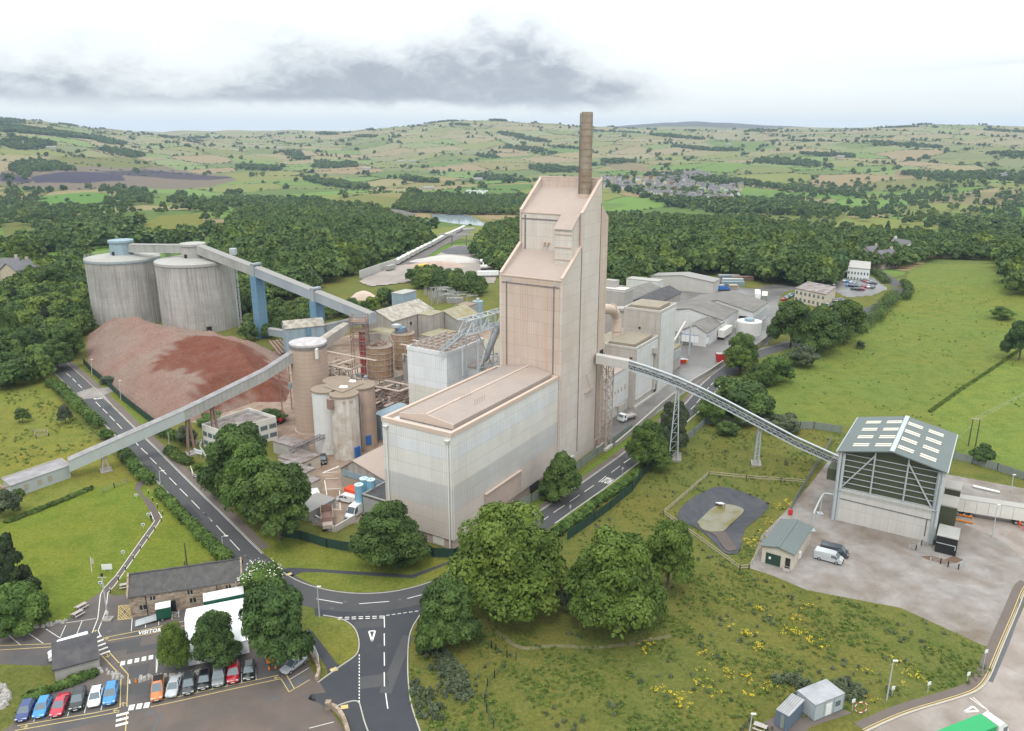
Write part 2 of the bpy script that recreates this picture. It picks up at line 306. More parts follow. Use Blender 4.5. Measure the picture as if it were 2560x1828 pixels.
def stone_wall():
 m,nt,b=newmat('coursed gritstone')
 g=nt.nodes.new('ShaderNodeTexCoord');pos=g.outputs['Object']
 vo=nt.nodes.new('ShaderNodeTexVoronoi');mp=nt.nodes.new('ShaderNodeMapping');mp.inputs['Scale'].default_value=(1.6,1.6,3.4)
 nt.links.new(pos,mp.inputs[0]);nt.links.new(mp.outputs[0],vo.inputs['Vector']);vo.inputs['Scale'].default_value=1
 sp=nt.nodes.new('ShaderNodeSeparateColor');nt.links.new(vo.outputs['Color'],sp.inputs[0])
 c=_ramp(nt,sp.outputs[0],[(0,(.20,.155,.115)),(.5,(.29,.225,.17)),(1,(.38,.31,.245))])
 c=_mix(nt,1.0,c,_ramp(nt,_noise(nt,pos,.5,4),[(.3,(.8,)*3),(.7,(1.15,)*3)]),'MULTIPLY')
 nt.links.new(c,b.inputs[0]);b.inputs['Roughness'].default_value=.9;b.inputs['Specular IOR Level'].default_value=.2
 return m
MT['stone']=stone_wall()
def rubble_mat():
 m,nt,b=newmat('crushed red and grey rubble')
 g=nt.nodes.new('ShaderNodeNewGeometry');pos=g.outputs['Position']
 at=nt.nodes.new('ShaderNodeAttribute');at.attribute_name='tint'
 c=_mix(nt,1.0,at.outputs[0],_ramp(nt,_noise(nt,pos,2.2,6,.75),[(.3,(.62,)*3),(.7,(1.4,)*3)]),'MULTIPLY')
 c=_mix(nt,_ramp(nt,_noise(nt,pos,.25,6,.7,1),[(.45,(0,0,0)),(.7,(.55,)*3)]),c,(.19,.115,.088))
 nt.links.new(c,b.inputs[0]);b.inputs['Roughness'].default_value=.97;b.inputs['Specular IOR Level'].default_value=.1
 bp=nt.nodes.new('ShaderNodeBump');bp.inputs['Strength'].default_value=.9;bp.inputs['Distance'].default_value=.5
 nt.links.new(_noise(nt,pos,1.6,5,.7),bp.inputs['Height']);nt.links.new(bp.outputs[0],b.inputs['Normal'])
 return m
MT['rubble']=rubble_mat()
def leaf_mat(name,dark,mid,light,hue=.25):
 "foliage: per-leaf tint attribute plus a different cast for every tree"
 m,nt,b=newmat(name)
 at=nt.nodes.new('ShaderNodeAttribute');at.attribute_name='tint'
 oi=nt.nodes.new('ShaderNodeObjectInfo')
 sp=nt.nodes.new('ShaderNodeSeparateColor');nt.links.new(at.outputs[0],sp.inputs[0])
 c=_ramp(nt,sp.outputs[0],[(0,dark),(.5,mid),(1,light)])
 cast=_ramp(nt,oi.outputs['Random'],[(0,(.60,.74,.80)),(.25,(.95,.98,.85)),(.5,(.72,.80,.74)),(.78,(1.30,1.18,.78)),(.9,(1.0,1.02,1.05)),(1,(1.15,1.15,.9))])
 c=_mix(nt,hue*3,c,_mix(nt,1.0,c,cast,'MULTIPLY'))
 nt.links.new(c,b.inputs[0]);b.inputs['Roughness'].default_value=.65;b.inputs['Specular IOR Level'].default_value=.25
 tr=nt.nodes.new('ShaderNodeBsdfTranslucent');nt.links.new(c,tr.inputs[0])
 ms=nt.nodes.new('ShaderNodeMixShader');ms.inputs[0].default_value=.22
 o=nt.nodes['Material Output'];nt.links.new(b.outputs[0],ms.inputs[1]);nt.links.new(tr.outputs[0],ms.inputs[2]);nt.links.new(ms.outputs[0],o.inputs[0])
 return m
MT['leaf']=leaf_mat('broadleaf foliage',(.040,.072,.018),(.068,.114,.027),(.112,.168,.040))
MT['leaf_lime']=leaf_mat('lime green foliage',(.056,.094,.014),(.094,.146,.022),(.150,.208,.036),.06)
MT['leaf_purple']=leaf_mat('copper foliage',(.018,.014,.022),(.030,.022,.034),(.05,.035,.045),.05)
MT['leaf_conifer']=leaf_mat('conifer foliage',(.022,.038,.015),(.034,.056,.022),(.055,.082,.030),.1)
MT['leaf_hedge']=leaf_mat('hedge foliage',(.046,.088,.017),(.078,.136,.026),(.122,.188,.038),.12)
MT['leaf_far']=leaf_mat('distant foliage',(.052,.088,.028),(.088,.140,.040),(.142,.200,.058),.31)
MT['leaf_wood']=leaf_mat('light woodland foliage',(.076,.120,.028),(.124,.182,.040),(.188,.246,.058),.28)
MT['leaf_pale']=leaf_mat('grey green foliage',(.055,.070,.038),(.080,.100,.053),(.12,.145,.08),.1)
MT['flower_white']=M('white blossom',(.62,.64,.50),.8,.1,3)
MT['flower_yellow']=M('yellow blossom',(.66,.48,.02),.8,.1,3)
# ================================================================ mesh and object helpers
COL=sc.collection
class MB:
 def __init__(s):s.v=[];s.f=[];s.m=[];s.sm=[]
 def add(s,vs,fs,mi=0,smooth=False):
  o=len(s.v);s.v+=[tuple(v)for v in vs]
  for f in fs:s.f.append([i+o for i in f]);s.m.append(mi);s.sm.append(smooth)
  return s
 def hexa(s,b,t,mi=0):
  n=len(b);vs=list(b)+list(t)
  fs=[list(range(n))[::-1],list(range(n,2*n))]+[[i,(i+1)%n,n+(i+1)%n,n+i]for i in range(n)]
  return s.add(vs,fs,mi)
 def box(s,u0,u1,v0,v1,z0,z1,mi=0,w=None):
  "box on a plan grid (w maps u, v, z to the site)"
  w=w or W;q=((u0,v0),(u1,v0),(u1,v1),(u0,v1))
  return s.hexa([w(a,b,z0)for a,b in q],[w(a,b,z1)for a,b in q],mi)
 def prism(s,pts,z0,z1,mi=0):
  return s.hexa([(p[0],p[1],z0)for p in pts],[(p[0],p[1],z1)for p in pts],mi)
 def ext(s,prof,v0,v1,mi=0,w=None):
  "profile of (u, z) points run from v0 to v1"
  w=w or W;return s.hexa([w(u,v0,z)for u,z in prof],[w(u,v1,z)for u,z in prof],mi)
 def extu(s,prof,u0,u1,mi=0,w=None):
  w=w or W;return s.hexa([w(u0,v,z)for v,z in prof],[w(u1,v,z)for v,z in prof],mi)
 def cyl(s,c,r,z0,z1,n=24,r2=None,mi=0,cap=True,mic=None):
  r2=r if r2 is None else r2
  b=[(c[0]+r*math.cos(6.2832*i/n),c[1]+r*math.sin(6.2832*i/n),z0)for i in range(n)]
  t=[(c[0]+r2*math.cos(6.2832*i/n),c[1]+r2*math.sin(6.2832*i/n),z1)for i in range(n)]
  s.add(b+t,[[i,(i+1)%n,n+(i+1)%n,n+i]for i in range(n)],mi,True)
  if cap:s.add(b,[list(range(n))[::-1]],mi);s.add(t,[list(range(n))],mi if mic is None else mic)
  return s
 def bar(s,p,q,w_,h_=None,mi=0,up=(0,0,1)):
  "square beam from p to q"
  p=Vector(p);q=Vector(q);h_=h_ or w_;d=(q-p).normalized();u=Vector(up)
  if abs(d.dot(u))>.98:u=Vector((1,0,0))
  a=d.cross(u).normalized()*(w_/2);b=a.cross(d).normalized()*(h_/2)
  return s.hexa([p-a-b,p+a-b,p+a+b,p-a+b],[q-a-b,q+a-b,q+a+b,q-a+b],mi)
 def tube(s,path,r,n=8,mi=0,cap=True):
  path=[Vector(p)for p in path];rings=[]
  for i,p in enumerate(path):
   d=(path[min(i+1,len(path)-1)]-path[max(i-1,0)]).normalized()
   u=Vector((0,0,1))if abs(d.z)<.95 else Vector((1,0,0))
   a=d.cross(u).normalized();b=a.cross(d);rr=r[i]if isinstance(r,(list,tuple))else r
   rings.append([p+(a*math.cos(6.2832*k/n)+b*math.sin(6.2832*k/n))*rr for k in range(n)])
  vs=[v for g in rings for v in g];fs=[]
  for i in range(len(path)-1):
   fs+=[[i*n+k,i*n+(k+1)%n,(i+1)*n+(k+1)%n,(i+1)*n+k]for k in range(n)]
  s.add(vs,fs,mi,True)
  if cap:s.add(rings[0],[list(range(n))[::-1]],mi);s.add(rings[-1],[list(range(n))],mi)
  return s
 def poly(s,pts,mi=0):return s.add(pts,[list(range(len(pts)))],mi)
 def build(s,name,mats,parent=None,base=None,fix=True,sharp=True):
  me=bpy.data.meshes.new(name);b=Vector(base)if base is not None else(Vector(parent['_b'])if parent is not None and '_b' in parent else Vector((0,0,0)))
  me.from_pydata([(v[0]-b.x,v[1]-b.y,v[2]-b.z)for v in s.v],[],s.f)
  for m in(mats if isinstance(mats,(list,tuple))else[mats]):me.materials.append(m)
  me.polygons.foreach_set('material_index',s.m);me.polygons.foreach_set('use_smooth',s.sm)
  if fix:
   bm=bmesh.new();bm.from_mesh(me);bmesh.ops.recalc_face_normals(bm,faces=bm.faces);bm.to_mesh(me);bm.free()
  me.update();o=bpy.data.objects.new(name,me);COL.objects.link(o)
  if parent is not None:o.parent=parent;o['_b']=tuple(b)
  else:o.location=b;o['_b']=tuple(b)
  return o
def tag(o,label=None,cat=None,group=None,kind=None):
 if label:o['label']=label
 if cat:o['category']=cat
 if group:o['group']=group
 if kind:o['kind']=kind
 return o
def thing(name,label,cat,base,group=None,rz=0):
 o=bpy.data.objects.new(name,None);COL.objects.link(o);o.location=base;o.rotation_euler=(0,0,rz);o.empty_display_size=.5
 o['_b']=tuple(base);return tag(o,label,cat,group)
def kids(o):return[c for c in bpy.data.objects if c.parent==o]
def copy_tree(o,cache,loc=None,rz=None,parent=None,label=None,sc_=None):
 c=o.copy();COL.objects.link(c)
 if parent is not None:c.parent=parent
 if loc is not None:c.location=loc
 if rz is not None:c.rotation_euler=(0,0,rz)
 if sc_ is not None:c.scale=(sc_,)*3
 if label:c['label']=label
 for ch in cache.get(o.name,()):copy_tree(ch,cache,parent=c)
 return c
def cache_tree(o):
 out={}
 def go(p):
  ks=[c for c in COL.objects if c.parent==p];out[p.name]=ks
  for k in ks:go(k)
 go(o);return out
def lerp(a,b,t):return a+(b-a)*t
V3=lambda a,b,c:Vector((a,b,c))
def OFF(p):return lambda a,b,z:p+Vector((a,b,z))
def at(p,z):return Vector((p[0],p[1],z))
def dense(path,step):
 out=[Vector(path[0])]
 for a,b in zip(path[:-1],path[1:]):
  a=Vector(a);b=Vector(b);n=max(1,int((b-a).length/step))
  out+=[a.lerp(b,(i+1)/n)for i in range(n)]
 return out
def smooth(path,n=3):
 p=[Vector(q)for q in path]
 for _ in range(n):
  q=[p[0]]
  for a,b in zip(p[:-1],p[1:]):q+=[a.lerp(b,.25),a.lerp(b,.75)]
  q.append(p[-1]);p=q
 return p
# ================================================================ ground sheet: one mesh from under the camera to the horizon
def inside(X,Y,poly):
 c=np.zeros(X.shape,bool);n=len(poly)
 xs=[p[0]for p in poly];ys=[p[1]for p in poly]
 box=(X>=min(xs))&(X<=max(xs))&(Y>=min(ys))&(Y<=max(ys))
 if not box.any():return c
 xb,yb=X[box],Y[box];cb=np.zeros(xb.shape,bool);j=n-1
 for i in range(n):
  (xi,yi),(xj,yj)=poly[i][:2],poly[j][:2]
  k=((yi>yb)!=(yj>yb))&(xb<(xj-xi)*(yb-yi)/(yj-yi+1e-12)+xi);cb^=k;j=i
 c[box]=cb;return c
def hash2(i,j,s=0):
 h=np.sin(i*127.1+j*311.7+s*74.7)*43758.5453;return h-np.floor(h)
def fields(X,Y):
 "patchwork of fields: id, distance to the nearest boundary (m)"
 a=.42;wx=X+25*np.sin(Y/170);wy=Y+25*np.sin(X/210)
 u=(wx*math.cos(a)+wy*math.sin(a))/215;v=(-wx*math.sin(a)+wy*math.cos(a))/145
 iu,iv=np.floor(u),np.floor(v);F1=np.full(X.shape,9e9);F2=F1.copy();idx=np.zeros(X.shape)
 for du in(-1,0,1):
  for dv in(-1,0,1):
   ci,cj=iu+du,iv+dv
   px=ci+.12+.76*hash2(ci,cj,1);py=cj+.12+.76*hash2(ci,cj,2)
   d=np.maximum(np.abs(u-px)*215,np.abs(v-py)*145)*.6+np.hypot((u-px)*215,(v-py)*145)*.4
   n=d<F1;F2=np.where(n,F1,np.minimum(F2,d));F1=np.where(n,d,F1);idx=np.where(n,hash2(ci,cj,3),idx)
 return idx,(F2-F1)
azs=np.concatenate([np.linspace(-75,-46,30)[:-1],np.linspace(-46,46,900),np.linspace(46,75,30)[1:]])*math.pi/180
ds=[30.0,50.,65.,78.]
while ds[-1]<13000:
 d=ds[-1];ds.append(d+min((d*d+6400)/(80*792.)*1.05,.006*d))
ds=np.array(ds)
A,D=np.meshgrid(azs,ds);GX=np.sin(A)*D;GY=np.cos(A)*D;GZ=height(GX,GY)
GC=np.zeros(GX.shape+(4,),np.float32);GC[...,3]=1
PAL=1.22*np.array([(.100,.175,.030),(.125,.150,.040),(.175,.160,.058),(.225,.170,.090),(.115,.195,.040),(.215,.185,.085),(.085,.130,.030),(.150,.170,.042)])
fid,fb=fields(GX,GY)
far=np.clip((D-1700)/2300,0,1)
k=np.clip(fid*8+0,0,7.99).astype(int)
base=PAL[k];straw=np.array((.28,.25,.155))
tw=(far*(.25+.6*hash2(fid*91,fid*17,5)))[...,None];base=base*(1-tw)+straw*tw
hedge=np.clip(1-(fb-2.5)/(2+D/1100),0,1)[...,None]*np.clip(1.3-D/6500,.4,1)[...,None]
base=base*(1-hedge*.8)+np.array((.045,.065,.025))*hedge*.8
moor=(np.clip((D-6200)/900,0,1)*(A>-.02))[...,None];base=base*(1-moor)+np.array((.10,.095,.085))*moor
nearm=np.clip((520-D)/60,0,1)[...,None]
base=base*(1-nearm)+np.array((.142,.158,.040))*nearm
GC[...,:3]=base
def paintpoly(k,pts,col,soft=None):
 P=[G(k,x,y)for x,y in pts];m=inside(GX,GY,P);GC[m,:3]=col;return P
LAWN=(.158,.203,.030);PAST=(.150,.198,.042);LEFTF=(.185,.20,.040);ROUGH=(.115,.128,.028);WOODF=(.030,.042,.014)
# pastures and lawns
paintpoly('v',[(1690,900),(1700,850),(1800,775),(1900,700),(2000,660),(2020,600),(2090,575),(2230,560),(2330,610),(2400,1000),(2400,1120),(2270,1060),(2130,1010),(2110,960),(1870,945),(1690,930)],PAST)
paintpoly('v',[(0,780),(100,850),(190,960),(330,1080),(500,1230),(420,1260),(0,1330),(-300,1200),(-300,700)],LEFTF)
paintpoly('v',[(2060,920),(2200,820),(2400,700),(2400,1080),(2180,1010)],(.165,.222,.045))
paintpoly('i',[(0,1660),(60,1640),(800,1340),(1160,1280),(1390,1380),(1900,1900),(1700,2050),(-500,2300),(-500,1700)],LAWN)
paintpoly('v',[(0,1190),(95,1150),(290,1080),(345,1090),(470,1225),(300,1270),(205,1330),(120,1400),(0,1410),(-200,1400),(-200,1250)],LAWN)
paintpoly('m',[(-500,60),(60,130),(520,250),(1320,310),(1340,400),(1200,470),(900,560),(600,565),(250,510),(60,430),(0,400),(-500,-50)],(.18,.205,.038))
paintpoly('m',[(240,730),(460,755),(570,830),(610,950),(600,1020),(470,1120),(230,850),(180,790)],(.175,.195,.042))
paintpoly('g',[(1290,1210),(1400,1160),(2045,690),(2045,770),(1800,940),(1340,1240)],(.14,.21,.034))
paintpoly('g',[(1450,1360),(2045,940),(2045,1040),(1500,1430)],(.15,.215,.036))
paintpoly('d',[(110,1040),(345,1230),(650,1480),(760,1560),(640,1624),(560,1500),(300,1230),(80,1060)],(.155,.215,.036))
# patches in the middle distance
paintpoly('a',[(790,880),(1050,770),(1490,745),(1345,790),(1325,870),(1220,910),(800,912)],(.165,.170,.034))
paintpoly('a',[(250,640),(600,610),(720,620),(640,702),(270,702)],(.10,.205,.034))
paintpoly('a',[(1000,630),(1130,625),(1120,705),(1010,700)],(.12,.18,.034))
paintpoly('a',[(0,800),(560,790),(600,880),(330,1010),(60,1000)],(.13,.145,.034))
paintpoly('a',[(180,400),(900,380),(1100,440),(1000,460),(200,480)],(.15,.155,.045))
paintpoly('a',[(0,470),(180,460),(1100,440),(1640,515),(1200,590),(500,600),(0,560)],(.17,.135,.10))
paintpoly('a',[(200,510),(430,475),(800,490),(830,535),(560,552),(230,548)],(.052,.044,.068))
paintpoly('a',[(0,480),(60,485),(220,530),(200,550),(0,540)],(.052,.046,.066))
paintpoly('a',[(640,470),(960,458),(1200,480),(1600,515),(1350,530),(1000,510),(830,500)],(.062,.050,.062))
paintpoly('a',[(1480,492),(1950,485),(2275,510),(2275,532),(1600,545)],(.20,.205,.062))
paintpoly('b',[(0,615),(300,640),(390,650),(360,690),(0,700)],(.165,.175,.05))
paintpoly('b',[(570,605),(800,575),(1260,555),(1250,590),(1050,610),(820,600),(640,650)],(.105,.175,.042))
paintpoly('b',[(410,430),(760,395),(1270,360),(1260,375),(820,415),(560,445)],(.12,.185,.05))
paintpoly('b',[(1200,350),(1560,300),(1560,345),(1360,365)],(.13,.195,.055))
paintpoly('b',[(1640,470),(1850,460),(2010,480),(1990,500),(1700,490)],(.115,.195,.045))
paintpoly('b',[(1700,680),(1870,685),(1860,700),(1740,730)],(.12,.19,.045))
paintpoly('b',[(1740,420),(1900,420),(2060,460),(2010,480),(1760,450)],(.205,.165,.09))
paintpoly('c',[(570,725),(1080,725),(1110,770),(1000,840),(760,835),(580,770)],(.14,.165,.04))
paintpoly('c',[(300,630),(480,610),(780,620),(700,650),(320,655)],(.12,.20,.045))
paintpoly('c',[(1580,640),(1900,615),(2275,600),(2275,700),(1900,690),(1650,690)],(.20,.175,.082))
paintpoly('c',[(1150,560),(1560,515),(1560,570),(1250,600),(1130,590)],(.17,.175,.062))
paintpoly('c',[(1420,470),(1690,450),(1640,490),(1450,520)],(.215,.165,.09))
paintpoly('c',[(160,270),(420,260),(660,320),(400,330),(200,300)],(.135,.185,.055))
paintpoly('c',[(1000,300),(1300,270),(1420,300),(1200,330)],(.14,.18,.06))
paintpoly('c',[(1640,1050),(2050,1035),(2090,1085),(1600,1085)],(.125,.165,.04))
# water margin
paintpoly('b',[(480,735),(860,740),(900,770),(1000,800),(940,835),(560,760)],(.22,.20,.075))
GC[...,:3]*=.80;GC[...,3]=np.clip((1000-D)/500,.22,1)
nr,nc=GX.shape
me=bpy.data.meshes.new('ground')
co=np.stack([GX,GY,GZ],-1).reshape(-1,3).astype(np.float32)
ii=(np.arange(nr-1)[:,None]*nc+np.arange(nc-1)[None,:]).reshape(-1)
fc=np.stack([ii,ii+1,ii+nc+1,ii+nc],-1).astype(np.int32)
def fastmesh(me,co,fc,smooth=True):
 k=fc.shape[1];me.vertices.add(len(co));me.vertices.foreach_set('co',np.ascontiguousarray(co,np.float32).reshape(-1))
 me.loops.add(fc.size);me.loops.foreach_set('vertex_index',np.ascontiguousarray(fc,np.int32).reshape(-1))
 me.polygons.add(len(fc));me.polygons.foreach_set('loop_start',np.arange(0,fc.size,k,dtype=np.int32))
 me.polygons.foreach_set('use_smooth',np.full(len(fc),smooth));me.update(calc_edges=True)
fastmesh(me,co,fc)
ca=me.color_attributes.new('fld','FLOAT_COLOR','POINT');ca.data.foreach_set('color',GC.reshape(-1))
def ground_mat():
 m,nt,b=newmat('grassland')
 g=nt.nodes.new('ShaderNodeNewGeometry');pos=g.outputs['Position']
 at_=nt.nodes.new('ShaderNodeAttribute');at_.attribute_name='fld';c=at_.outputs[0]
 n1=_noise(nt,pos,.035,5,.6);n2=_noise(nt,pos,.22,6,.65,.5);n3=_noise(nt,pos,1.7,5,.75)
 mp=nt.nodes.new('ShaderNodeMapping');mp.inputs['Rotation'].default_value=(0,0,.5);mp.inputs['Scale'].default_value=(.25,1.3,1);nt.links.new(pos,mp.inputs[0])
 n4=_noise(nt,mp.outputs[0],.8,5,.65)
 al=at_.outputs['Alpha'];fr=lambda f:_math(nt,'MULTIPLY',f,al)
 c=_mix(nt,fr(_ramp(nt,n1,[(.40,(0,0,0)),(.64,(.75,)*3)])),c,_mix(nt,1.0,c,(1.22,.98,.9),'MULTIPLY'))
 c=_mix(nt,fr(_ramp(nt,n2,[(.45,(0,0,0)),(.70,(.85,)*3)])),c,_mix(nt,1.0,c,(.60,.76,.62),'MULTIPLY'))
 c=_mix(nt,fr(_ramp(nt,n4,[(.48,(0,0,0)),(.72,(.6,)*3)])),c,_mix(nt,1.0,c,(1.35,1.18,1.1),'MULTIPLY'))
 c=_mix(nt,1.0,c,_ramp(nt,n3,[(.3,(.66,)*3),(.72,(1.38,)*3)]),'MULTIPLY')
 nt.links.new(c,b.inputs[0]);b.inputs['Roughness'].default_value=.95;b.inputs['Specular IOR Level'].default_value=.1
 bp=nt.nodes.new('ShaderNodeBump');bp.inputs['Strength'].default_value=.8;bp.inputs['Distance'].default_value=.35
 nt.links.new(n3,bp.inputs['Height']);nt.links.new(bp.outputs[0],b.inputs['Normal'])
 return m
me.materials.append(ground_mat())
ground=bpy.data.objects.new('ground',me);COL.objects.link(ground);tag(ground,'grass fields, meadows and lawns of the whole valley',kind='structure')
# ================================================================ roads, yards, paths
def sheet(name,pts,mat,lvl,label=None,parent=None,kind='structure'):
 mb=MB();z=.006*lvl
 mb.poly([(p[0],p[1],hgt(p[0],p[1])+z)for p in pts])
 o=mb.build(name,MT[mat],parent,fix=False)
 if o.data.polygons[0].normal.z<0:o.data.flip_normals()
 return tag(o,label,kind=kind if parent is None else None)
def strip_pts(path,off):
 out=[]
 for i,p in enumerate(path):
  d=(path[min(i+1,len(path)-1)]-path[max(i-1,0)]);d.z=0;d.normalize()
  out.append(Vector((p.x-d.y*off,p.y+d.x*off,0)))
 return out
def ribbon(mb,path,o0,o1,lvl,mi=0,thick=0):
 a=strip_pts(path,o0);b=strip_pts(path,o1);n=len(path)
 z=lambda p:hgt(p.x,p.y)+.006*lvl+thick
 if not thick:
  mb.add([(p.x,p.y,z(p))for p in a]+[(p.x,p.y,z(p))for p in b],[[i,i+1,n+i+1,n+i][::-1 if o1>o0 else 1][::-1]for i in range(n-1)],mi)
 else:
  for i in range(n-1):
   q=(a[i],a[i+1],b[i+1],b[i])
   mb.hexa([(p.x,p.y,hgt(p.x,p.y)-.05)for p in q],[(p.x,p.y,z(p))for p in q],mi)
def dashes(mb,segs,wd,lvl,mi=0):
 for p,q in segs:
  d=(q-p);d.z=0;d.normalize();n=Vector((-d.y,d.x,0))*wd/2
  mb.add([(s.x,s.y,hgt(s.x,s.y)+.006*lvl)for s in(p-n,q-n,q+n,p+n)],[[0,1,2,3]],mi)
def flatb(mb,name,mat,parent=None):
 o=mb.build(name,MT[mat],parent,fix=False);o.data.update()
 fl=[p.index for p in o.data.polygons if p.normal.z<-.2]
 if fl:
  bm=bmesh.new();bm.from_mesh(o.data);bm.faces.ensure_lookup_table()
  bmesh.ops.reverse_faces(bm,faces=[bm.faces[i]for i in fl]);bm.to_mesh(o.data);bm.free()
 return o
LD=[('i',585,330,625,362),('i',640,377,673,410),('i',690,427,724,460),('i',738,475,760,492),('i',845,583,887,625),('i',905,643,948,685),('i',967,705,1012,752),('i',1030,770,1077,820),
 ('i',1173,917,1222,967),('i',1245,990,1304,1045),('i',1323,1072,1381,1130),('i',1405,1158,1467,1221),('i',1495,1251,1558,1316),('i',1587,1348,1656,1416),('i',1690,1452,1762,1525),('i',1797,1560,1862,1624),
 ('l',237,970,312,1047),('l',348,1083,427,1167),('l',465,1205,550,1297),('l',592,1337,635,1379),('k',1255,95,1352,192),('m',280,607,480,641),('m',607,645,840,627),('m',978,605,1120,568)]
RDD=[('g',1385,1320,1417,1297),('g',1455,1268,1540,1213),('g',1577,1187,1652,1135),('g',1687,1112,1760,1062),('g',1793,1040,1850,993),('g',1890,967,1955,918),('g',1985,893,2045,852),
 ('h',232,1502,290,1460),('h',715,1113,750,1080),('h',757,1067,785,1035),('h',835,967,850,950),('h',860,937,890,910),('h',903,900,932,877)]
left_d=[(G(a,b,c),G(a,d,e))for a,b,c,d,e in LD];right_d=[(G(a,b,c),G(a,d,e))for a,b,c,d,e in RDD]
p0=left_d[0][0];pdir=(left_d[0][0]-left_d[3][1]).normalized()
path=[p0+pdir*60,p0+pdir*25]+[p.lerp(q,.5)for p,q in left_d[:21]]+[G('m',100,545)]+[p.lerp(q,.5)for p,q in left_d[21:]]+[G('m',1300,500)]+[p.lerp(q,.5)for p,q in right_d]
path+=[G('h',1010,815),G('h',1120,752),G('h',1250,695),G('h',1440,648),G('t',1060,1235),G('t',1290,1075),G('t',1390,1008),G('t',1500,962),G('t',1660,905),G('t',1790,810),G('t',1800,720),G('t',1740,650),G('t',1640,590),G('t',1560,530),G('t',1450,450),G('t',1340,380),G('t',1260,340),G('t',1190,305)]
ROAD=dense(smooth(path,2),3.0)
i_gap=min(range(len(ROAD)),key=lambda i:(ROAD[i]-right_d[-1][1]).length)
mb=MB();ribbon(mb,ROAD,-3.0,3.0,2)
road=flatb(mb,'main_road','asphalt');tag(road,'two lane asphalt road running past the works and up the valley',kind='structure')
mb=MB();dashes(mb,left_d+right_d,.16,3);mb2=flatb(mb,'centre_line','line_white',road)
ia=min(range(len(ROAD)),key=lambda i:(ROAD[i]-G('k',1300,140)).length);ib=min(range(len(ROAD)),key=lambda i:(ROAD[i]-G('g',1400,1310)).length);ic=min(range(len(ROAD)),key=lambda i:(ROAD[i]-G('i',900,640)).length)
mb=MB();ribbon(mb,ROAD[ic:ia],-2.85,-2.74,3);ribbon(mb,ROAD[ic:ia],2.74,2.85,3);ribbon(mb,ROAD[ib:i_gap],-2.85,-2.74,3);ribbon(mb,ROAD[ib:i_gap],2.74,2.85,3)
flatb(mb,'edge_line','line_white',road)
def ground_text(name,txt,origin,xdir,ydir,h,wd,lvl,parent,mat='line_white'):
 cu=bpy.data.curves.new(name,'FONT');cu.body=txt;cu.size=1;cu.offset=.035;cu.align_x='CENTER';cu.space_character=1.15
 to=bpy.data.objects.new(name,cu);me=to.to_mesh().copy();to.to_mesh_clear();bpy.data.objects.remove(to);bpy.data.curves.remove(cu)
 vs=[v.co.copy()for v in me.vertices];x0=min(v.x for v in vs);x1=max(v.x for v in vs);y1=max(v.y for v in vs)
 xd=Vector(xdir).normalized();yd=Vector(ydir).normalized();o=Vector(origin)
 for v,c in zip(me.vertices,vs):
  p=o+xd*((c.x-(x0+x1)/2)/(x1-x0)*wd)+yd*(c.y/y1*h);v.co=(p.x,p.y,hgt(p.x,p.y)+.006*lvl)
 me.update();me.materials.clear();me.materials.append(MT[mat])
 if len(me.polygons)and me.polygons[0].normal.z<0:me.flip_normals()
 o2=bpy.data.objects.new(name,me);COL.objects.link(o2);o2.parent=parent;return o2
# SLOW in the lane on the plant's far corner, read by traffic coming down the hill, and another on the left leg
d=(right_d[5][0]-right_d[3][0]).normalized();n=Vector((-d.y,d.x,0));c=G('g',1885,1012)
ground_text('lettering','SLOW',c,-n,-d,3.2,2.2,3,road)
d=(left_d[5][1]-left_d[4][0]).normalized();n=Vector((-d.y,d.x,0));c=G('i',862,549)
ground_text('lettering','SLOW',c+d*1.2,-n,-d,2.8,2.5,3,road)
# kerbs
mb=MB()
for a_,b_ in((0,len(ROAD)-60),):
 ribbon(mb,ROAD[a_:ia],3.0,3.14,1,thick=.1);ribbon(mb,ROAD[a_:ia],-3.14,-3.0,1,thick=.08);ribbon(mb,ROAD[ib:i_gap+20],3.0,3.14,1,thick=.1);ribbon(mb,ROAD[ib:i_gap],-3.14,-3.0,1,thick=.1)
kb=mb.build('road_kerb',MT['kerb'],road)
mb=MB();ribbon(mb,ROAD[:ia-2],3.14,5.1,1);ribbon(mb,ROAD[ib-4:i_gap+25],3.14,4.6,1)
pv=flatb(mb,'pavement','pavement');tag(pv,'worn brown pavement along the works side of the road',kind='structure')
# muddy crossing in front of the works gate
sheet('wheel_mud',GP('i',[(665,505),(820,455),(880,465),(960,452),(1000,490),(920,520),(1050,680),(1010,640),(900,545),(710,560)]),'gravel',3,parent=road)
# side road into the foreground and the junction mouth
sheet('side_road',GP('m',[(270,735),(460,757),(545,800),(592,860),(612,950),(600,1025),(560,1065),(290,1255),(200,1400),(360,1500),(500,1410),(590,1395),(615,1430),(640,1520),(690,1680),(700,1900),(1150,1900),(1090,1660),(1010,1440),(990,1300),(980,1150),(985,940),(1010,840),(1080,735),(1180,690),(1130,560),(260,600)]),'new_asphalt',1,'new dark asphalt side road with junction mouth in the foreground')
side=bpy.data.objects['side_road']
mb=MB()
dashes(mb,[(G('m',801,a),G('m',803,b))for a,b in((738,828),(873,968),(1017,1122),(1170,1280))]+[(G('m',812,1332),G('m',829,1452))],.16,3)
dashes(mb,[(G('m',609,1035+i*25.2),G('m',610,1049+i*25.2))for i in range(15)],.16,3)
for yy in(0,14):
 dashes(mb,[(G('m',445+i*53,751+yy-i*1.7),G('m',479+i*53,750+yy-i*1.7))for i in range(7)],.2,3)
dashes(mb,[(G('m',815+i*44,735-i*6.2),G('m',843+i*44,731-i*6.2))for i in range(6)],.16,3)
tri=[G('m',683,856),G('m',731,853),G('m',708,934)]
dashes(mb,[(tri[0],tri[1]),(tri[1],tri[2]),(tri[2],tri[0])],.3,3)
flatb(mb,'lane_marking','line_white',side)
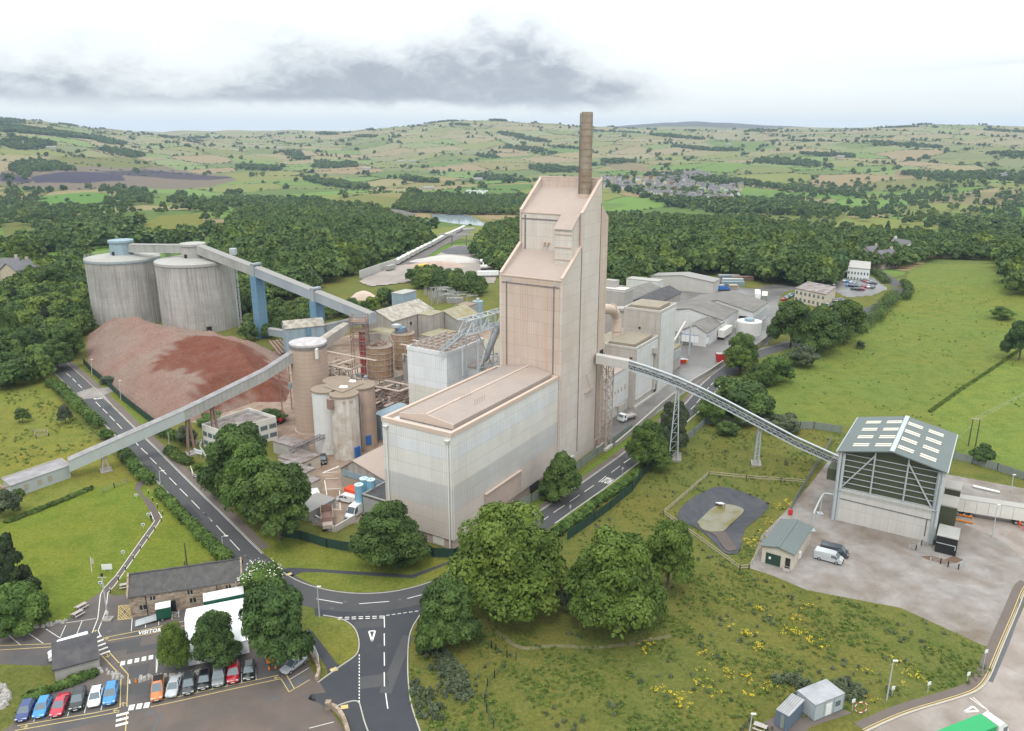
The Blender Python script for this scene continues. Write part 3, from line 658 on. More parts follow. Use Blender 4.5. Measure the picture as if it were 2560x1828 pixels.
mb=MB()
for ln in([('m',330,735),('m',460,755),('m',545,800),('m',592,860),('m',612,950),('m',600,1025),('m',555,1068),('m',470,1122),('m',290,1252)],
  [('m',1075,735),('m',1010,835),('m',985,940),('m',980,1150),('m',990,1300),('m',1010,1440),('m',1090,1660),('m',1120,1760)],
  [('m',410,1445),('m',500,1408),('m',570,1391),('m',608,1400),('m',622,1450),('m',650,1560),('m',690,1660),('m',700,1760)],
  [('m',20,400),('m',110,460),('m',250,515),('m',420,553),('m',600,570),('m',780,565),('m',950,540),('m',1150,485),('m',1340,400)]):
 ribbon(mb,dense(smooth([G(*p)for p in ln],2),1.0),-.09,.09,1,thick=.11)
mb.build('road_kerb',MT['kerb'],side)
# paths
MT['dry_track']=M('dry worn grass',(.17,.15,.09),.95,.3,.6,6,stain=(.11,.125,.035),samt=.9,sscale=.5)
def pathsheet(name,pts,w_,mat,lvl,label):
 mb=MB();ribbon(mb,dense(smooth(pts,2),1.2),-w_/2,w_/2,lvl);return tag(flatb(mb,name,mat),label,kind='structure')
sheet('footpath',GP('m',[(30,430),(90,440),(170,402),(330,402),(560,420),(1020,449),(1330,325),(1330,308),(1010,422),(860,412),(440,388),(200,372),(60,366),(10,400)]),'new_asphalt',2,'dark tarmac path across the lawn by the junction')
sheet('footpath',GP('D',[(-60,170),(20,235),(60,290),(140,395),(250,540),(330,655),(410,715),(222,840),(210,740),(150,640),(10,420),(-60,330)]),'new_asphalt',2,'dark tarmac path beside the white hoardings at the car park corner')
mb=MB();dashes(mb,[(G('D',262,775),G('D',355,740))],.9,4);dashes(mb,[(G('D',405,1292),G('D',510,1275))],.8,4);dashes(mb,[(G('m',45,424),G('m',90,411))],.7,4)
tag(flatb(mb,'tactile_paving','line_yellow'),'buff tactile slabs where paths meet the kerb',kind='structure')
sheet('footpath',GP('D',[(300,1300),(400,1262),(500,1235),(590,1200),(650,1215),(670,1270),(710,1450),(790,1640),(850,1900),(560,1900),(520,1640),(460,1480),(400,1370)]),'new_asphalt',2,'fresh tarmac corner beside the curved stone wall')
# car park
sheet('car_park',GP('j',[(-200,900),(100,862),(330,840),(490,815),(520,780),(600,690),(750,590),(770,575),(830,620),(960,610),(980,730),(1340,650),(1500,640),(1900,760),(2050,900),(2150,960),(2230,1150),(2290,1250),(2350,1420),(2250,1620),(2250,1800),(-200,1800),(-200,1720),(60,1600),(120,1540),(180,1400),(340,1350),(420,1250),(400,1130),(340,1140),(-200,1120)]),'carpark',1,'grey asphalt visitor car park with painted bays')
sheet('dusty_yard',GP('k',[(-300,1620),(440,1430),(600,1370),(1300,1200),(1560,1165),(1700,960),(1780,1000),(1900,1190),(1960,1290),(1720,1320),(1900,1380),(1960,1420),(1990,1430),(2140,1640),(2200,1800),(-300,1800)]),'brown_yard',2,'brown dusty asphalt in front of the parked cars')
cp=bpy.data.objects['car_park']
def lines(name,frame,segs,wd,mat,lvl=4,parent=None):
 mb=MB();dashes(mb,[(G(frame,*a),G(frame,*b))for a,b in segs],wd,lvl);return flatb(mb,name,mat,parent)
def chain(pts):return list(zip(pts[:-1],pts[1:]))
lines('yellow_line','j',chain([(1115,0),(1145,70),(1050,200),(860,470),(775,560),(745,610),(725,790),(680,905)])+chain([(1175,0),(1200,40),(1150,120),(850,545),(800,600),(785,730),(728,880),(745,920)]),.12,'line_white',4,cp)
lines('yellow_line','j',chain([(680,905),(560,950),(380,978),(0,992)])+chain([(690,945),(400,1000),(0,1024)])+chain([(765,935),(1100,868),(1500,780)])+chain([(800,955),(1100,905),(1600,790)])
 +chain([(805,1035),(880,1118),(910,1120)])+chain([(755,1065),(897,1215),(890,1450),(700,1490),(130,1585)])+chain([(890,1140),(950,1205),(940,1440),(965,1440)])+chain([(885,1482),(600,1535),(110,1622)])+chain([(940,1480),(925,1700)]),.13,'line_yellow',4,cp)
lines('yellow_line','k',chain([(440,1415),(700,1360),(1100,1270),(1570,1170),(1640,1285),(1820,1180)])+chain([(1620,1140),(1685,1255)])+chain([(450,1370),(720,1318),(1100,1235),(1550,1140)]),.13,'line_yellow',4,cp)
lines('bay_line','j',[((65,915),(150,985)),((208,897),(320,975)),((340,868),(445,935)),((445,935),(488,840)),((490,823),(715,790)),((608,810),(553,945)),((980,790),(973,885)),((1080,795),(1078,860)),((1175,780),(1177,840)),((1277,740),(1275,800)),((1325,720),(1325,780)),
 ((250,1555),(275,1470)),((375,1535),(420,1400)),((500,1515),(540,1400)),((625,1490),(660,1360)),((748,1470),(778,1340)),((1175,1050),(1160,1195))],.1,'line_white',4,cp)
lines('bay_line','k',[((580,1345),(590,1250)),((712,1318),(730,1200)),((845,1292),(855,1160)),((975,1265),(980,1150)),((1103,1240),(1110,1110)),((1230,1210),(1228,1080)),((1355,1180),(1350,1060)),((1645,1178),(1815,1075)),((490,955),(487,1120)),((1815,1600),(2030,1545)),((445,1375),(455,1300))],.1,'line_white',4,cp)
hz_=[('j',880,695),('j',965,690),('j',975,790),('j',875,802)];H4=[G(*p)for p in hz_]
segs=[(H4[i],H4[(i+1)%4])for i in range(4)]
for i in range(1,5):
 t=i/5;segs+=[(H4[0].lerp(H4[3],t),H4[3].lerp(H4[2],1-t)if False else H4[0].lerp(H4[1],t)),(H4[1].lerp(H4[2],t),H4[3].lerp(H4[2],t)),(H4[1].lerp(H4[2],1-t),H4[0].lerp(H4[1],t)),(H4[0].lerp(H4[3],1-t),H4[3].lerp(H4[2],t))]
mb=MB();dashes(mb,segs,.12,4);flatb(mb,'hatching','line_yellow',cp)
def slabs(frame,a,b,n,ln,wd,name):
 "zebra crossing bars from a to b"
 A_,B_=G(frame,*a),G(frame,*b);d=(B_-A_);L_=d.length;d.normalize();nn=Vector((-d.y,d.x,0));mb=MB()
 for i in range(n):
  c=A_+d*(L_*i/(n-1));dashes(mb,[(c-nn*ln/2,c+nn*ln/2)],wd,5)
 flatb(mb,name,'line_white',cp)
slabs('j',(716,932),(778,1045),5,1.5,.42,'zebra_crossing')
slabs('j',(910,1122),(1170,1068),6,1.1,.65,'zebra_crossing')
slabs('j',(975,1450),(1088,1433),3,1.2,.75,'zebra_crossing')
slabs('j',(908,1500),(903,1574),3,1.6,.5,'zebra_crossing')
va,vb=G('j',1022,912),G('j',1212,880);d=(vb-va).normalized()
ground_text('lettering','VISITORS',va.lerp(vb,.5),d,Vector((-d.y,d.x,0)),1.0,(vb-va).length,5,cp)
mb=MB()
for(k,x,y),(k2,x2,y2)in((('j',706,895),('j',708,875)),(('j',636,945),('j',672,928)),(('j',775,940),('j',805,938)),(('j',795,1060),('j',800,1078)),(('j',912,1432),('j',912,1412)),(('j',870,1472),('j',838,1472)),(('j',170,1595),('j',208,1590)),(('j',1297,760),('j',1299,780)),(('k',1545,1160),('k',1510,1165))):
 p,q=G(k,x,y),G(k2,x2,y2);d=(q-p).normalized();n=Vector((-d.y,d.x,0))
 dashes(mb,[(p-d*.3,q),(q-d*.45+n*.35,q),(q-d*.45-n*.35,q)],.1,5)
flatb(mb,'arrow_marking','line_yellow',cp)
# patched tarmac, manholes and tyre-darkened strips
def patches(parent,k,qs,mat,lvl,nm):
 mb=MB()
 for x,y,w_,l_,a in qs:p=G(k,x,y);c,s=math.cos(a),math.sin(a);mb.poly([(p.x+u*c-v*s,p.y+u*s+v*c,hgt(p.x,p.y)+.006*lvl)for u,v in((-l_,-w_),(l_,-w_),(l_,w_),(-l_,w_))])
 o=flatb(mb,nm,mat,parent);o['kind']='stuff'
patches(cp,'k',[(200,880,1.2,2.6,.3),(420,900,.8,3.2,.3),(330,1100,1.5,1.5,.3),(300,1260,1.1,2.4,.1)],'asphalt',2.5,'tarmac_patch');patches(cp,'k',[(430,1465,.5,.6,.2),(490,1560,.25,2.2,1.7),(1500,1345,.35,.5,.2),(80,760,.35,.35,0),(1700,1200,1.0,1.6,.5)],'galv_dark',3.2,'manhole_cover')
patches(road,'i',[(1330,1180,.9,3,-.9),(1150,930,.8,4,-.9),(1700,1560,.7,5,-.9),(960,640,.9,2.5,-.9)],'new_asphalt',2.4,'tarmac_patch');patches(road,'m',[(500,630,.3,.3,0),(920,612,.3,.3,0),(400,680,.25,.35,0)],'galv_dark',2.8,'manhole_cover');patches(side,'m',[(760,968,.3,.3,0),(720,1240,1.4,2.2,.2),(900,1100,.9,7,1.45),(680,800,1,2.4,.1)],'asphalt',1.6,'tarmac_patch')
# lawn path
sheet('garden_path',GP('j',[(1115,0),(1145,70),(1050,200),(860,470),(765,575),(800,600),(850,545),(1150,120),(1200,40),(1175,0),(1140,-60),(1060,-130),(1040,-175),(1075,-205),(1110,-220),(1140,-240),(1120,-255),(1050,-240),(1010,-215),(1000,-170),(1050,-110)]),'footpath',2,'narrow brown path crossing the lawn')
# works yards
sheet('works_yard',GP('l',[(880,180),(1010,100),(1200,250),(1420,330),(1750,330),(1850,420),(1850,900),(1700,1010),(1560,1060),(1380,1100),(1180,1080),(1150,900),(1030,600),(880,380)]),'works_yard',1,'muddy brown yard between the silos and the offices')
mb=MB()
for a_,b_ in(((1280,690),(1300,820)),((1285,680),(1400,672)),((1290,770),(1420,762)),((1285,860),(1420,850)),((1250,905),(1400,905)),((1410,780),(1415,940)),((1330,940),(1430,945)),((1260,630),(1390,620))):dashes(mb,[(G('l',*a_),G('l',*b_))],.2,3)
for i in range(4):dashes(mb,[(G('l',1265+35*i,630-14*i),G('l',1300+35*i,612-14*i))],.5,3)
flatb(mb,'bay_marking','line_white',bpy.data.objects['works_yard'])
sheet('roadside_yard',[W(62,-4),W(62,6),W(100,6),W(135,6),W(150,16),W(215,40),W(300,70),W(330,40),W(300,8),W(215,-6),W(172,-9),W(140,-5),W(100,-4.5)],'wet_yard',1,'wet stained yard in front of the mill buildings')
sheet('storage_yard',[W(130,12),W(150,120),W(230,150),W(300,130),W(330,70),W(215,40)],'wet_yard',1,'yard around the long sheds')
sheet('plant_floor',[W(26,17),W(20,110),W(60,150),W(160,130),W(150,12),W(70,12),W(66,16)],'works_yard',2,'dusty floor of the plant between the buildings')
sheet('gravel_yard',GP('v',[(1800,1075),(1850,1010),(1870,1000),(1890,1020),(2140,1060),(2274,1085),(2420,1110),(2420,1340),(2274,1300),(2210,1440),(2180,1432),(2000,1350),(1840,1320),(1790,1310),(1720,1280),(1665,1262),(1690,1190),(1740,1140)]),'gravel',1,'pale gravel hardstanding around the green roofed shed')
sheet('lorry_yard',GP('F',[(290,250),(180,330),(330,390),(440,450),(545,540),(600,640),(590,760),(480,1000),(380,1230),(320,1320),(240,1390),(0,1450),(-300,1560),(-560,1680),(-500,1900),(900,1900),(1100,900),(900,330),(560,250)]),'conc_yard',2,'stained concrete lorry yard at the right edge')
mb=MB();FP=dense(smooth([G('F',*p)for p in((560,690),(520,720),(470,850),(390,1030),(330,1170),(290,1270),(230,1345),(120,1385),(0,1420),(-190,1475),(-330,1530),(-480,1600))],2),1.0);ribbon(mb,FP,-.9,.9,4);fpo=tag(flatb(mb,'footpath','pavement'),'grey path with yellow edge lines beside the lorry yard',kind='structure')
mb=MB();ribbon(mb,FP,.45,.55,5);ribbon(mb,FP,.75,.85,5);flatb(mb,'edge_line','line_yellow',fpo)
mb=MB();ribbon(mb,FP,.95,1.15,4,thick=.14);tag(mb.build('kerb_strip',MT['kerb']),'pale kerb between the footpath and the lorry yard',kind='structure')
ly=bpy.data.objects['lorry_yard'];mb=MB()
T3=[G('p',1790,975),G('p',1860,930),G('p',1905,970)];dashes(mb,[(T3[0],T3[1]),(T3[1],T3[2]),(T3[2],T3[0])],.3,5)
dashes(mb,[(G('p',1835,862),G('p',1950,945)),(G('p',1860,858),G('p',1985,968))],.15,5);flatb(mb,'lane_marking','line_white',ly)
mb=MB();ribbon(mb,dense([G('p',2262,60),G('p',2130,430),G('p',2000,730)],2),-.35,.35,5);flatb(mb,'drain_channel','galv_dark',ly)
sheet('cabin_pad',GP('p',[(160,1060),(260,1010),(820,960),(880,985),(560,1090),(400,1200),(230,1200)]),'pavement',2,'paved pad under the two site cabins')
pathsheet('worn_track',[G('v',*p)for p in((1100,1400),(1155,1445),(1220,1432),(1320,1440),(1400,1430),(1490,1412))],.8,'dry_track',1,'narrow worn track in the rough meadow')
sheet('shed_apron',GP('C',[(400,1700),(400,1700),(401,1701)]),'gravel',1)if False else None
def drape(name,pts,mat,off,label):
 "sheet that follows the slope of the land: the ground cells inside the outline, lifted a little"
 m=inside(GX,GY,pts);c=m[:-1,:-1]|m[1:,1:]|m[1:,:-1]|m[:-1,1:];q=fc[c.reshape(-1)];u,inv=np.unique(q.reshape(-1),return_inverse=True)
 me=bpy.data.meshes.new(name);v=co[u].copy();v[:,2]+=off;fastmesh(me,v,inv.reshape(-1,4));me.materials.append(MT[mat]);o=bpy.data.objects.new(name,me);COL.objects.link(o);return tag(o,label,kind='structure')
# rail sidings and quarry floor behind the works
drape('rail_siding',GP('r',[(0,880),(530,690),(1040,420),(1290,290),(1480,190),(1560,215),(1400,330),(1180,420),(980,560),(700,760),(480,900),(150,960)]),'ballast',.2,'dark ballast of the rail sidings')
drape('quarry_floor',GP('r',[(1040,600),(1330,430),(1620,430),(1950,470),(2080,560),(1980,780),(1900,960),(1500,980),(1300,900),(1200,840),(900,780),(700,760),(850,660)]),'palequarry',.3,'pale stone floor of the aggregates yard')
drape('haul_road',GP('r',[(0,940),(480,720),(760,700),(900,780),(760,930),(300,990),(150,1000)]),'palequarry',.4,'grey haul road beside the sidings')
drape('service_road',GP('t',[(0,790),(160,750),(330,700),(560,700),(640,735),(500,770),(340,890),(470,960),(480,1000),(420,1190),(300,1365),(0,1400),(-200,1300),(-300,900)]),'wet_yard',.06,'wet service road curling round the office block')
drape('staff_car_park',GP('t',[(640,720),(680,640),(1050,640),(1200,660),(1480,600),(1660,740),(1500,810),(1240,830),(1050,760),(780,720)]),'wet_yard',.12,'pale car park below the white office')
# ================================================================ the works
rnd=random.Random(7);MT['wet_roof']=M('wet stained felt roof',(.15,.118,.105),.6,.25,.5,3,stain=(.36,.33,.33),samt=.8,sscale=.28)
def part(mb,name,mat,root,fix=True):return mb.build(name,[MT[m]for m in mat]if isinstance(mat,(list,tuple))else MT[mat],root,fix=fix)
def gable(mb,u0,u1,v0,v1,eave,ridge,vr=None,t=.25,over=.3,mi=0,w=None):
 "two roof slabs with the ridge along u"
 vr=(v0+v1)/2 if vr is None else vr
 for a,b in((v0-over,vr),(v1+over,vr)):
  k=(ridge-eave)/abs(b-(v0 if a<b else v1));za=eave-over*k
  mb.extu([(a,za+.06),(b,ridge+.06),(b,ridge+t+.06),(a,za+t+.06)],u0-over,u1+over,mi,w)
def gwalls(mb,u0,u1,v0,v1,eave,ridge,vr=None,z0=0,mi=0,w=None):
 vr=(v0+v1)/2 if vr is None else vr
 mb.extu([(v0,z0),(v1,z0),(v1,eave),(vr,ridge),(v0,eave)],u0,u1,mi,w)
def parapet(mb,u0,u1,v0,v1,z0,z1,t,mi=0,w=None):
 mb.box(u0,u1,v0,v0+t,z0,z1,mi,w).box(u0,u1,v1-t,v1,z0,z1,mi,w).box(u0,u0+t,v0+t,v1-t,z0,z1,mi,w).box(u1-t,u1,v0+t,v1-t,z0,z1,mi,w)
# ---- banded mill building in front of the tower
t=thing('mill_building','long windowless cladded building with grey white and beige bands below the tower','building',W(21,8.5))
part(MB().box(.35,42.6,.35,16.7,0,2.25),'plinth','plinth',t)
part(MB().box(0,42.8,0,17,2.25,24.2),'wall','mill_clad',t)
mb=MB();parapet(mb,-.12,42.8,-.12,17.12,24.2,25.1,.75);part(mb,'parapet','pink_trim',t)
mb=MB().extu([(1.5,24.2),(14.9,24.2),(14.9,25.5),(8.0,26.5),(1.5,25.5)],3.0,42.75);part(mb,'roof','mill_roof',t)
part(MB().bar(W(2.95,8.0,26.55),W(42.7,8.0,26.55),.5,.12),'ridge_capping','pink_trim',t)
mb=MB()
for v0,v1,z0,z1 in((1.5,8.0,25.55,26.5),(8.0,14.9,26.5,25.55)):mb.hexa([W(2.8,v0,24.6),W(3.0,v0,24.6),W(3.0,v1,24.6),W(2.8,v1,24.6)],[W(2.8,v0,z0),W(3.0,v0,z0),W(3.0,v1,z1),W(2.8,v1,z1)])
part(mb,'roof_fascia','pink_trim',t)
for v in(15.9,.75):
 d=part(MB().bar(W(-.22,v,0.2),W(-.22,v,23.2),.26),'downpipe','offwhite',t)
 part(MB().hexa([W(-.5,v-.25,22.9),W(-.06,v-.25,22.9),W(-.06,v+.25,22.9),W(-.5,v+.25,22.9)],[W(-.75,v-.5,23.6),W(-.06,v-.5,23.6),W(-.06,v+.5,23.6),W(-.75,v+.5,23.6)]),'hopper_head','offwhite',d)
part(MB().box(-.02,.1,0.15,.45,2.4,24.1).box(.15,.45,-.03,.1,2.4,24.1),'corner_flashing','offwhite',t)
mb=MB().box(11.2,25.5,-.28,-.01,2.6,7.7);part(mb,'lower_panel','plinth',t)
part(MB().box(11.1,25.6,-.5,-.05,7.7,7.95),'panel_capping','pink_trim',t)
part(MB().box(.25,.34,2.5,5.3,.25,2.35),'door','offwhite',t)
part(MB().box(30.6,34.2,-.1,.34,.1,1.9),'loading_bay','dark',t)
mb=MB()
for i in range(9):
 s=14+i*.9;mb.bar(W(s if i<5 else 14+(i-5)*1.1,4.0 if i<5 else 7.4,25.9),W(s if i<5 else 14+(i-5)*1.1,4.0 if i<5 else 7.4,27.1),.05)
mb.bar(W(14,4.0,26.7),W(17.6,4.0,26.7),.04).bar(W(14,7.4,27.1),W(17.3,7.4,27.1),.04);part(mb,'roof_guard_rail','rust_steel',t)
part(MB().bar(W(1.4,1.4,24.35),W(1.4,15.6,24.35),.18).bar(W(2.1,1.4,24.35),W(2.1,15.6,24.35),.12),'gutter_pipe','grey_joint',t)
# ---- preheater tower
t=thing('preheater_tower','tall stepped pink clad tower with sloping roofs and a stack on top','tower',W(54,8))
PROF_R=[(43,0),(43,47.9),(52.2,54.1),(52.2,61.7),(62.2,69.1),(62.2,0)]
PROF_C=[(43.02,0),(43.02,47.4),(52.2,52.6),(52.2,61.2),(61.9,66.9),(62.18,66.9),(62.18,0)]
mb=MB().ext(PROF_R,-.55,-.05);part(mb,'side_wall','tower_clad_pale',t)
part(MB().ext(PROF_R,15.7,16.3),'side_wall','tower_clad_pale',t)
part(MB().ext([(42.95,0),(42.95,47.3),(43.4,47.3),(43.4,0)],-.04,15.69),'front_wall','tower_clad',t)
part(MB().ext([(52.15,46),(52.15,61.1),(52.6,61.1),(52.6,46)],-.04,15.69),'upper_front_wall','tower_clad_pale',t)
mb=MB().ext([(43.0,46.9),(43.0,47.35),(52.14,52.6),(52.14,52.1)],-.04,15.69);part(mb,'lower_roof','pink_roof',t)
mb=MB().ext([(52.2,60.7),(52.2,61.15),(61.7,66.9),(61.7,66.4)],-.04,15.69);part(mb,'upper_roof','pink_roof',t)
part(MB().ext([(61.7,40),(61.7,69.1),(62.2,69.1),(62.2,40)],-.04,15.69),'back_parapet','tower_clad',t)
part(MB().box(43.4,61.7,-.04,15.69,0,45),'core_wall','tower_clad',t)
part(MB().ext([(62.25,0),(62.25,63.6),(67.1,59.7),(67.1,0)],-.25,15.5),'rear_bay','tower_clad',t)
mb=MB()  # cappings on the raking parapets
for v in(-.3,16.0):
 for(u0,z0),(u1,z1)in(((43,47.9),(52.2,54.1)),((52.2,54.1),(52.2,61.7)),((52.2,61.7),(62.2,69.1))):
  mb.bar(W(u0,v,z0+.1),W(u1,v,z1+.1),.75,.25)
mb.bar(W(62,-.3,69.2),W(62,16,69.2),.7,.25).bar(W(43,-.3,47.5),W(43,16,47.5),.4,.25).bar(W(52.2,3.8,61.3),W(52.2,16,61.3),.4,.25)
part(mb,'parapet_capping','pink_trim',t)
mb=MB()
for v in(14.3,1.6):mb.box(42.88,42.94,v-.16,v+.16,24,46.2)
for v in(14.7,):mb.box(52.08,52.14,v-.2,v+.2,52.5,60.8)
for u,zt in((52.2,53.8),(62.2,63.4)):mb.box(u-.14,u+.14,-.62,-.56,3,zt)
part(mb,'cladding_joint','joint',t)
part(MB().box(42.84,42.93,.2,15.6,45.7,46.0),'gutter','joint',t);part(MB().box(52.05,52.14,4.4,15.6,59.7,60.0),'gutter','joint',t)
[part(MB().box(42.86,42.94,a,b,46.2,47.3),'corner_trim','grey_joint',t)for a,b in((13.2,14.1),(.8,1.5))]
mb=MB().ext([(48.2,49.2),(48.2,58.2),(52.1,61.3),(52.1,49.2)],.02,4.4);d=part(mb,'duct_housing','tower_clad_pale',t)
part(MB().ext([(47.9,58.25),(52.2,61.65),(52.2,61.85),(47.9,58.45)],-.1,4.7),'duct_roof','pink_roof',d)
[part(MB().box(48.02,48.2,-.02,4.5,z,z+.25),'duct_flange','pink_trim',d)for z in(51.4,54.2,57.2)]
for v in(8.3,9.3):part(MB().bar(W(51.4,v,54.3),W(52.14,v,54.3),.6),'vent_box','pink_trim',t)
cx=W(59.6,2.6);mb=MB().cyl(cx,1.45,64.2,84.2,28,1.35,cap=False);ch=part(mb,'stack','chimney',t)
mb=MB()
for i in range(13):mb.cyl(cx,1.53-.1*i/13,65.4+i*1.5,65.5+i*1.5,28)
part(mb,'stack_band','chimney',ch)
part(MB().cyl(cx,1.32,83.4,83.5,28),'stack_mouth','dark',ch)
part(MB().cyl(cx,1.8,64.2,65.6,28),'stack_collar','pink_trim',ch)
mb=MB();a_=cx+Vector((-1.5,-.4,0));mb.bar(at(a_,65),at(a_,83.9),.12).bar(at(a_+Vector((-.1,.5,0)),65),at(a_+Vector((-.1,.5,0)),83.9),.12);part(mb,'stack_ladder','joint',ch)
part(MB().box(64.5,66.5,-.35,-.24,22.5,26.2),'conveyor_opening','dark',t)
part(MB().box(44,67,-.5,-.26,0,2.2),'plinth','plinth',t)
part(MB().box(47,50.5,-.7,-.55,.2,2.6),'roller_door','offwhite',t)
part(MB().bar(W(56,-1.1,17.5),W(59,-1.1,17.5),.18).bar(W(56.2,-.7,22),W(58.6,-.9,17.6),.06).box(55.8,59.2,-1.2,-.56,17.2,17.4),'wall_platform','pale_steel',t)
# lattice mast at the tower foot under the conveyor
t=thing('lattice_mast','tall dusty lattice steel mast standing at the foot of the pink tower','mast',W(64.5,-2.6))
mb=MB();cs=[(62.9,-3.6),(66.1,-3.6),(66.1,-1.6),(62.9,-1.6)]
for u,v in cs:mb.bar(W(u,v,.5),W(u,v,23.4),.24)
for i in range(8):
 z=1+i*2.8
 for(a,b)in zip(cs,cs[1:]+cs[:1]):
  mb.bar(W(*a,z+2.8),W(*b,z+2.8),.14);mb.bar(W(*a,z),W(*b,z+2.8),.1);mb.bar(W(*b,z),W(*a,z+2.8),.1)
part(mb,'lattice','pale_steel',t);part(MB().box(62.4,66.6,-4.1,-1.1,0,.7),'base_block','pale_concrete',t)
# ---- white building with open roof steel
t=thing('white_building','tall white clad building with bare rusty roof trusses','building',W(44,33))
part(MB().box(36,52.4,27.2,39.4,0,27.4),'wall','white_clad',t)
mb=MB();parapet(mb,35.9,52.5,27.1,39.5,27.4,28.4,.3);part(mb,'parapet','white_clad',t)
mb=MB()
for i in range(6):
 u=37.5+i*2.7
 for z in(27.9,28.75):mb.bar(W(u,27.5,z),W(u,39.1,z),.22)
 for j in range(8):
  a=27.6+j*1.42;mb.bar(W(u,a,27.9),W(u,a+.71,28.75),.1).bar(W(u,a+.71,28.75),W(u,a+1.42,27.9),.1)
for v in(28.6,30.6,32.6,34.6,36.6,38.3):mb.bar(W(36.5,v,28.95),W(52,v,28.95),.2)
part(mb,'roof_truss','pale_steel',t);part(MB().box(36.3,52.1,27.5,39.1,27.41,27.55),'roof_deck','mill_roof',t);part(MB().box(37,39,36.6,38.4,27.56,27.7),'roof_sheet','offwhite',t)
part(MB().box(44.5,60,20.5,27.1,0,22.6),'side_annex','white_clad',t);part(MB().box(44.3,60.2,20.3,27.05,22.6,23.0),'annex_roof','pink_roof',t)
t=thing('pipe_gantry','grey lattice steel gantry carrying a fat pipe up to the tower','gantry',W(45,20,23))
def lattice(mb,P,Q,w_,h_,n,r=.16,r2=.1):
 "box truss from P to Q"
 P,Q=Vector(P),Vector(Q);d=(Q-P).normalized();s=d.cross(Vector((0,0,1))).normalized()*w_/2;u=Vector((0,0,h_))
 c0=[-s,s,s+u,-s+u]
 for c in c0:mb.bar(P+c,Q+c,r)
 for i in range(n):
  a=P.lerp(Q,i/n);b=P.lerp(Q,(i+1)/n)
  for c,e in((0,3),(1,2),(0,1),(3,2)):
   p_,q_=(a+c0[c],b+c0[e])if i%2==0 else(a+c0[e],b+c0[c]);mb.bar(p_,q_,r2)
  for c,e in((0,3),(1,2),(0,1),(3,2)):mb.bar(b+c0[c],b+c0[e],r2)
mb=MB();lattice(mb,W(36,22.5,33.5),W(50,19,34.2),3.0,3.4,6,.3,.2);lattice(mb,W(36,28.5,28.3),W(37,22.5,33.5),3,1.2,3,.3,.2)
for u,v in((37,23.2),(41,21.4),(41,24.8),(47,20.8)):mb.bar(W(u,v,23),W(u,v,33.6),.3)
mb.bar(W(41,21.4,23),W(47,20.8,33),.2).bar(W(47,20.8,23),W(41,21.4,33),.2)
part(mb,'lattice','galv',t)
mb=MB();lattice(mb,W(43.5,24,23.2),W(52,17.5,24.2),2.4,2.2,5,.2,.14);part(mb,'lower_lattice','galv',t)
part(MB().tube([W(44.6,22.5,23),W(44.9,21.8,25.5),W(47.5,19,34.5),W(48,18.5,36)],.75,14),'pipe','galv',t)
# ---- silos
def silo(c,r,z,name,label,wallm,capm,group=None,deck=.35,over=.25,extra=None):
 t=thing(name,label,'silo',(c[0],c[1],0),group)
 part(MB().cyl(c,r,0,z,40,r,cap=False),'wall',wallm,t);part(MB().cyl(c,r+over,z,z+deck,40),'deck',capm,t);return t
t=silo((-55.2,207.2),4.9,24.9,'cement_silo','tallest tan silo with a mottled pale lid beside the sloping conveyor','tan','lead_cap',deck=.5,over=.1)
part(MB().cyl((-55.2,207.2),5.03,24.1,24.9,40,cap=False),'rim_band','joint',t)
part(MB().bar((-51.8,202.5,22),(-51.8,202.5,24.6),1.5,.6),'vent_louvre','offwhite',t)
part(MB().cyl((-55.2,207.2),5.3,0,.5,40),'base_ring','plinth',t)
ts=[silo((-47.7,192.4),3.5,16.6,'cement_silo','plain white silo, leftmost of the clustered four','silo_white','silo_cap'),
 silo((-42.2,188.7),3.45,16.6,'cement_silo','white silo streaked with rust, frontmost of the clustered four','silo_rust','silo_cap'),
 silo((-39.2,195.5),3.55,16.6,'cement_silo','tan stained silo on the right of the clustered four','tan2','silo_cap'),
 silo((-46.3,199.6),3.5,16.6,'cement_silo','silo hidden behind the other three of the cluster with only its dusty lid showing','tan2','silo_cap')]
def onwall(c,r,az,s0,z0,z1,d=.12,mi=0,mb=None):
 "plate on a silo wall facing compass az"
 mb=mb or MB();dirv=Vector((math.sin(az),math.cos(az),0));tn=Vector((dirv.y,-dirv.x,0));p=Vector((c[0],c[1],0))+dirv*(r-.1)
 q=[p-tn*s0/2,p+tn*s0/2,p+tn*s0/2+dirv*(d+.1),p-tn*s0/2+dirv*(d+.1)]
 return mb.hexa([at(v,z0)for v in q],[at(v,z1)for v in q])
part(onwall((-47.7,192.4),3.5,R(170),1.0,1.6,3.2),'door','offwhite',ts[0]);part(onwall((-47.7,192.4),3.5,R(150),.5,1.5,2.0),'notice','white',ts[0])
for a in(R(170),R(140)):part(onwall((-42.2,188.7),3.45,a,.8,15.2,15.9),'vent_plate','tan',ts[1])
part(onwall((-42.2,188.7),3.45,R(180),1.0,1.2,2.9),'door','silo_rust',ts[1]);part(onwall((-42.2,188.7),3.45,R(125),1.6,.5,3.2,.5),'loading_door','blue',ts[1])
part(onwall((-39.2,195.5),3.55,R(150),1.4,1.5,4.0,.25),'loading_door','blue',ts[2])
part(onwall((-42.2,188.7),3.45,R(228),1.6,13.6,16.2,1.1),'filter_box','rust_steel',ts[1])
part(MB().tube([(-39.0,192.0,0),(-39.0,191.9,15.5)],.14,8),'downpipe','grey_joint',ts[2])
part(MB().box(0,0,0,0,0,0),'deck','silo_cap',ts[3])if False else None
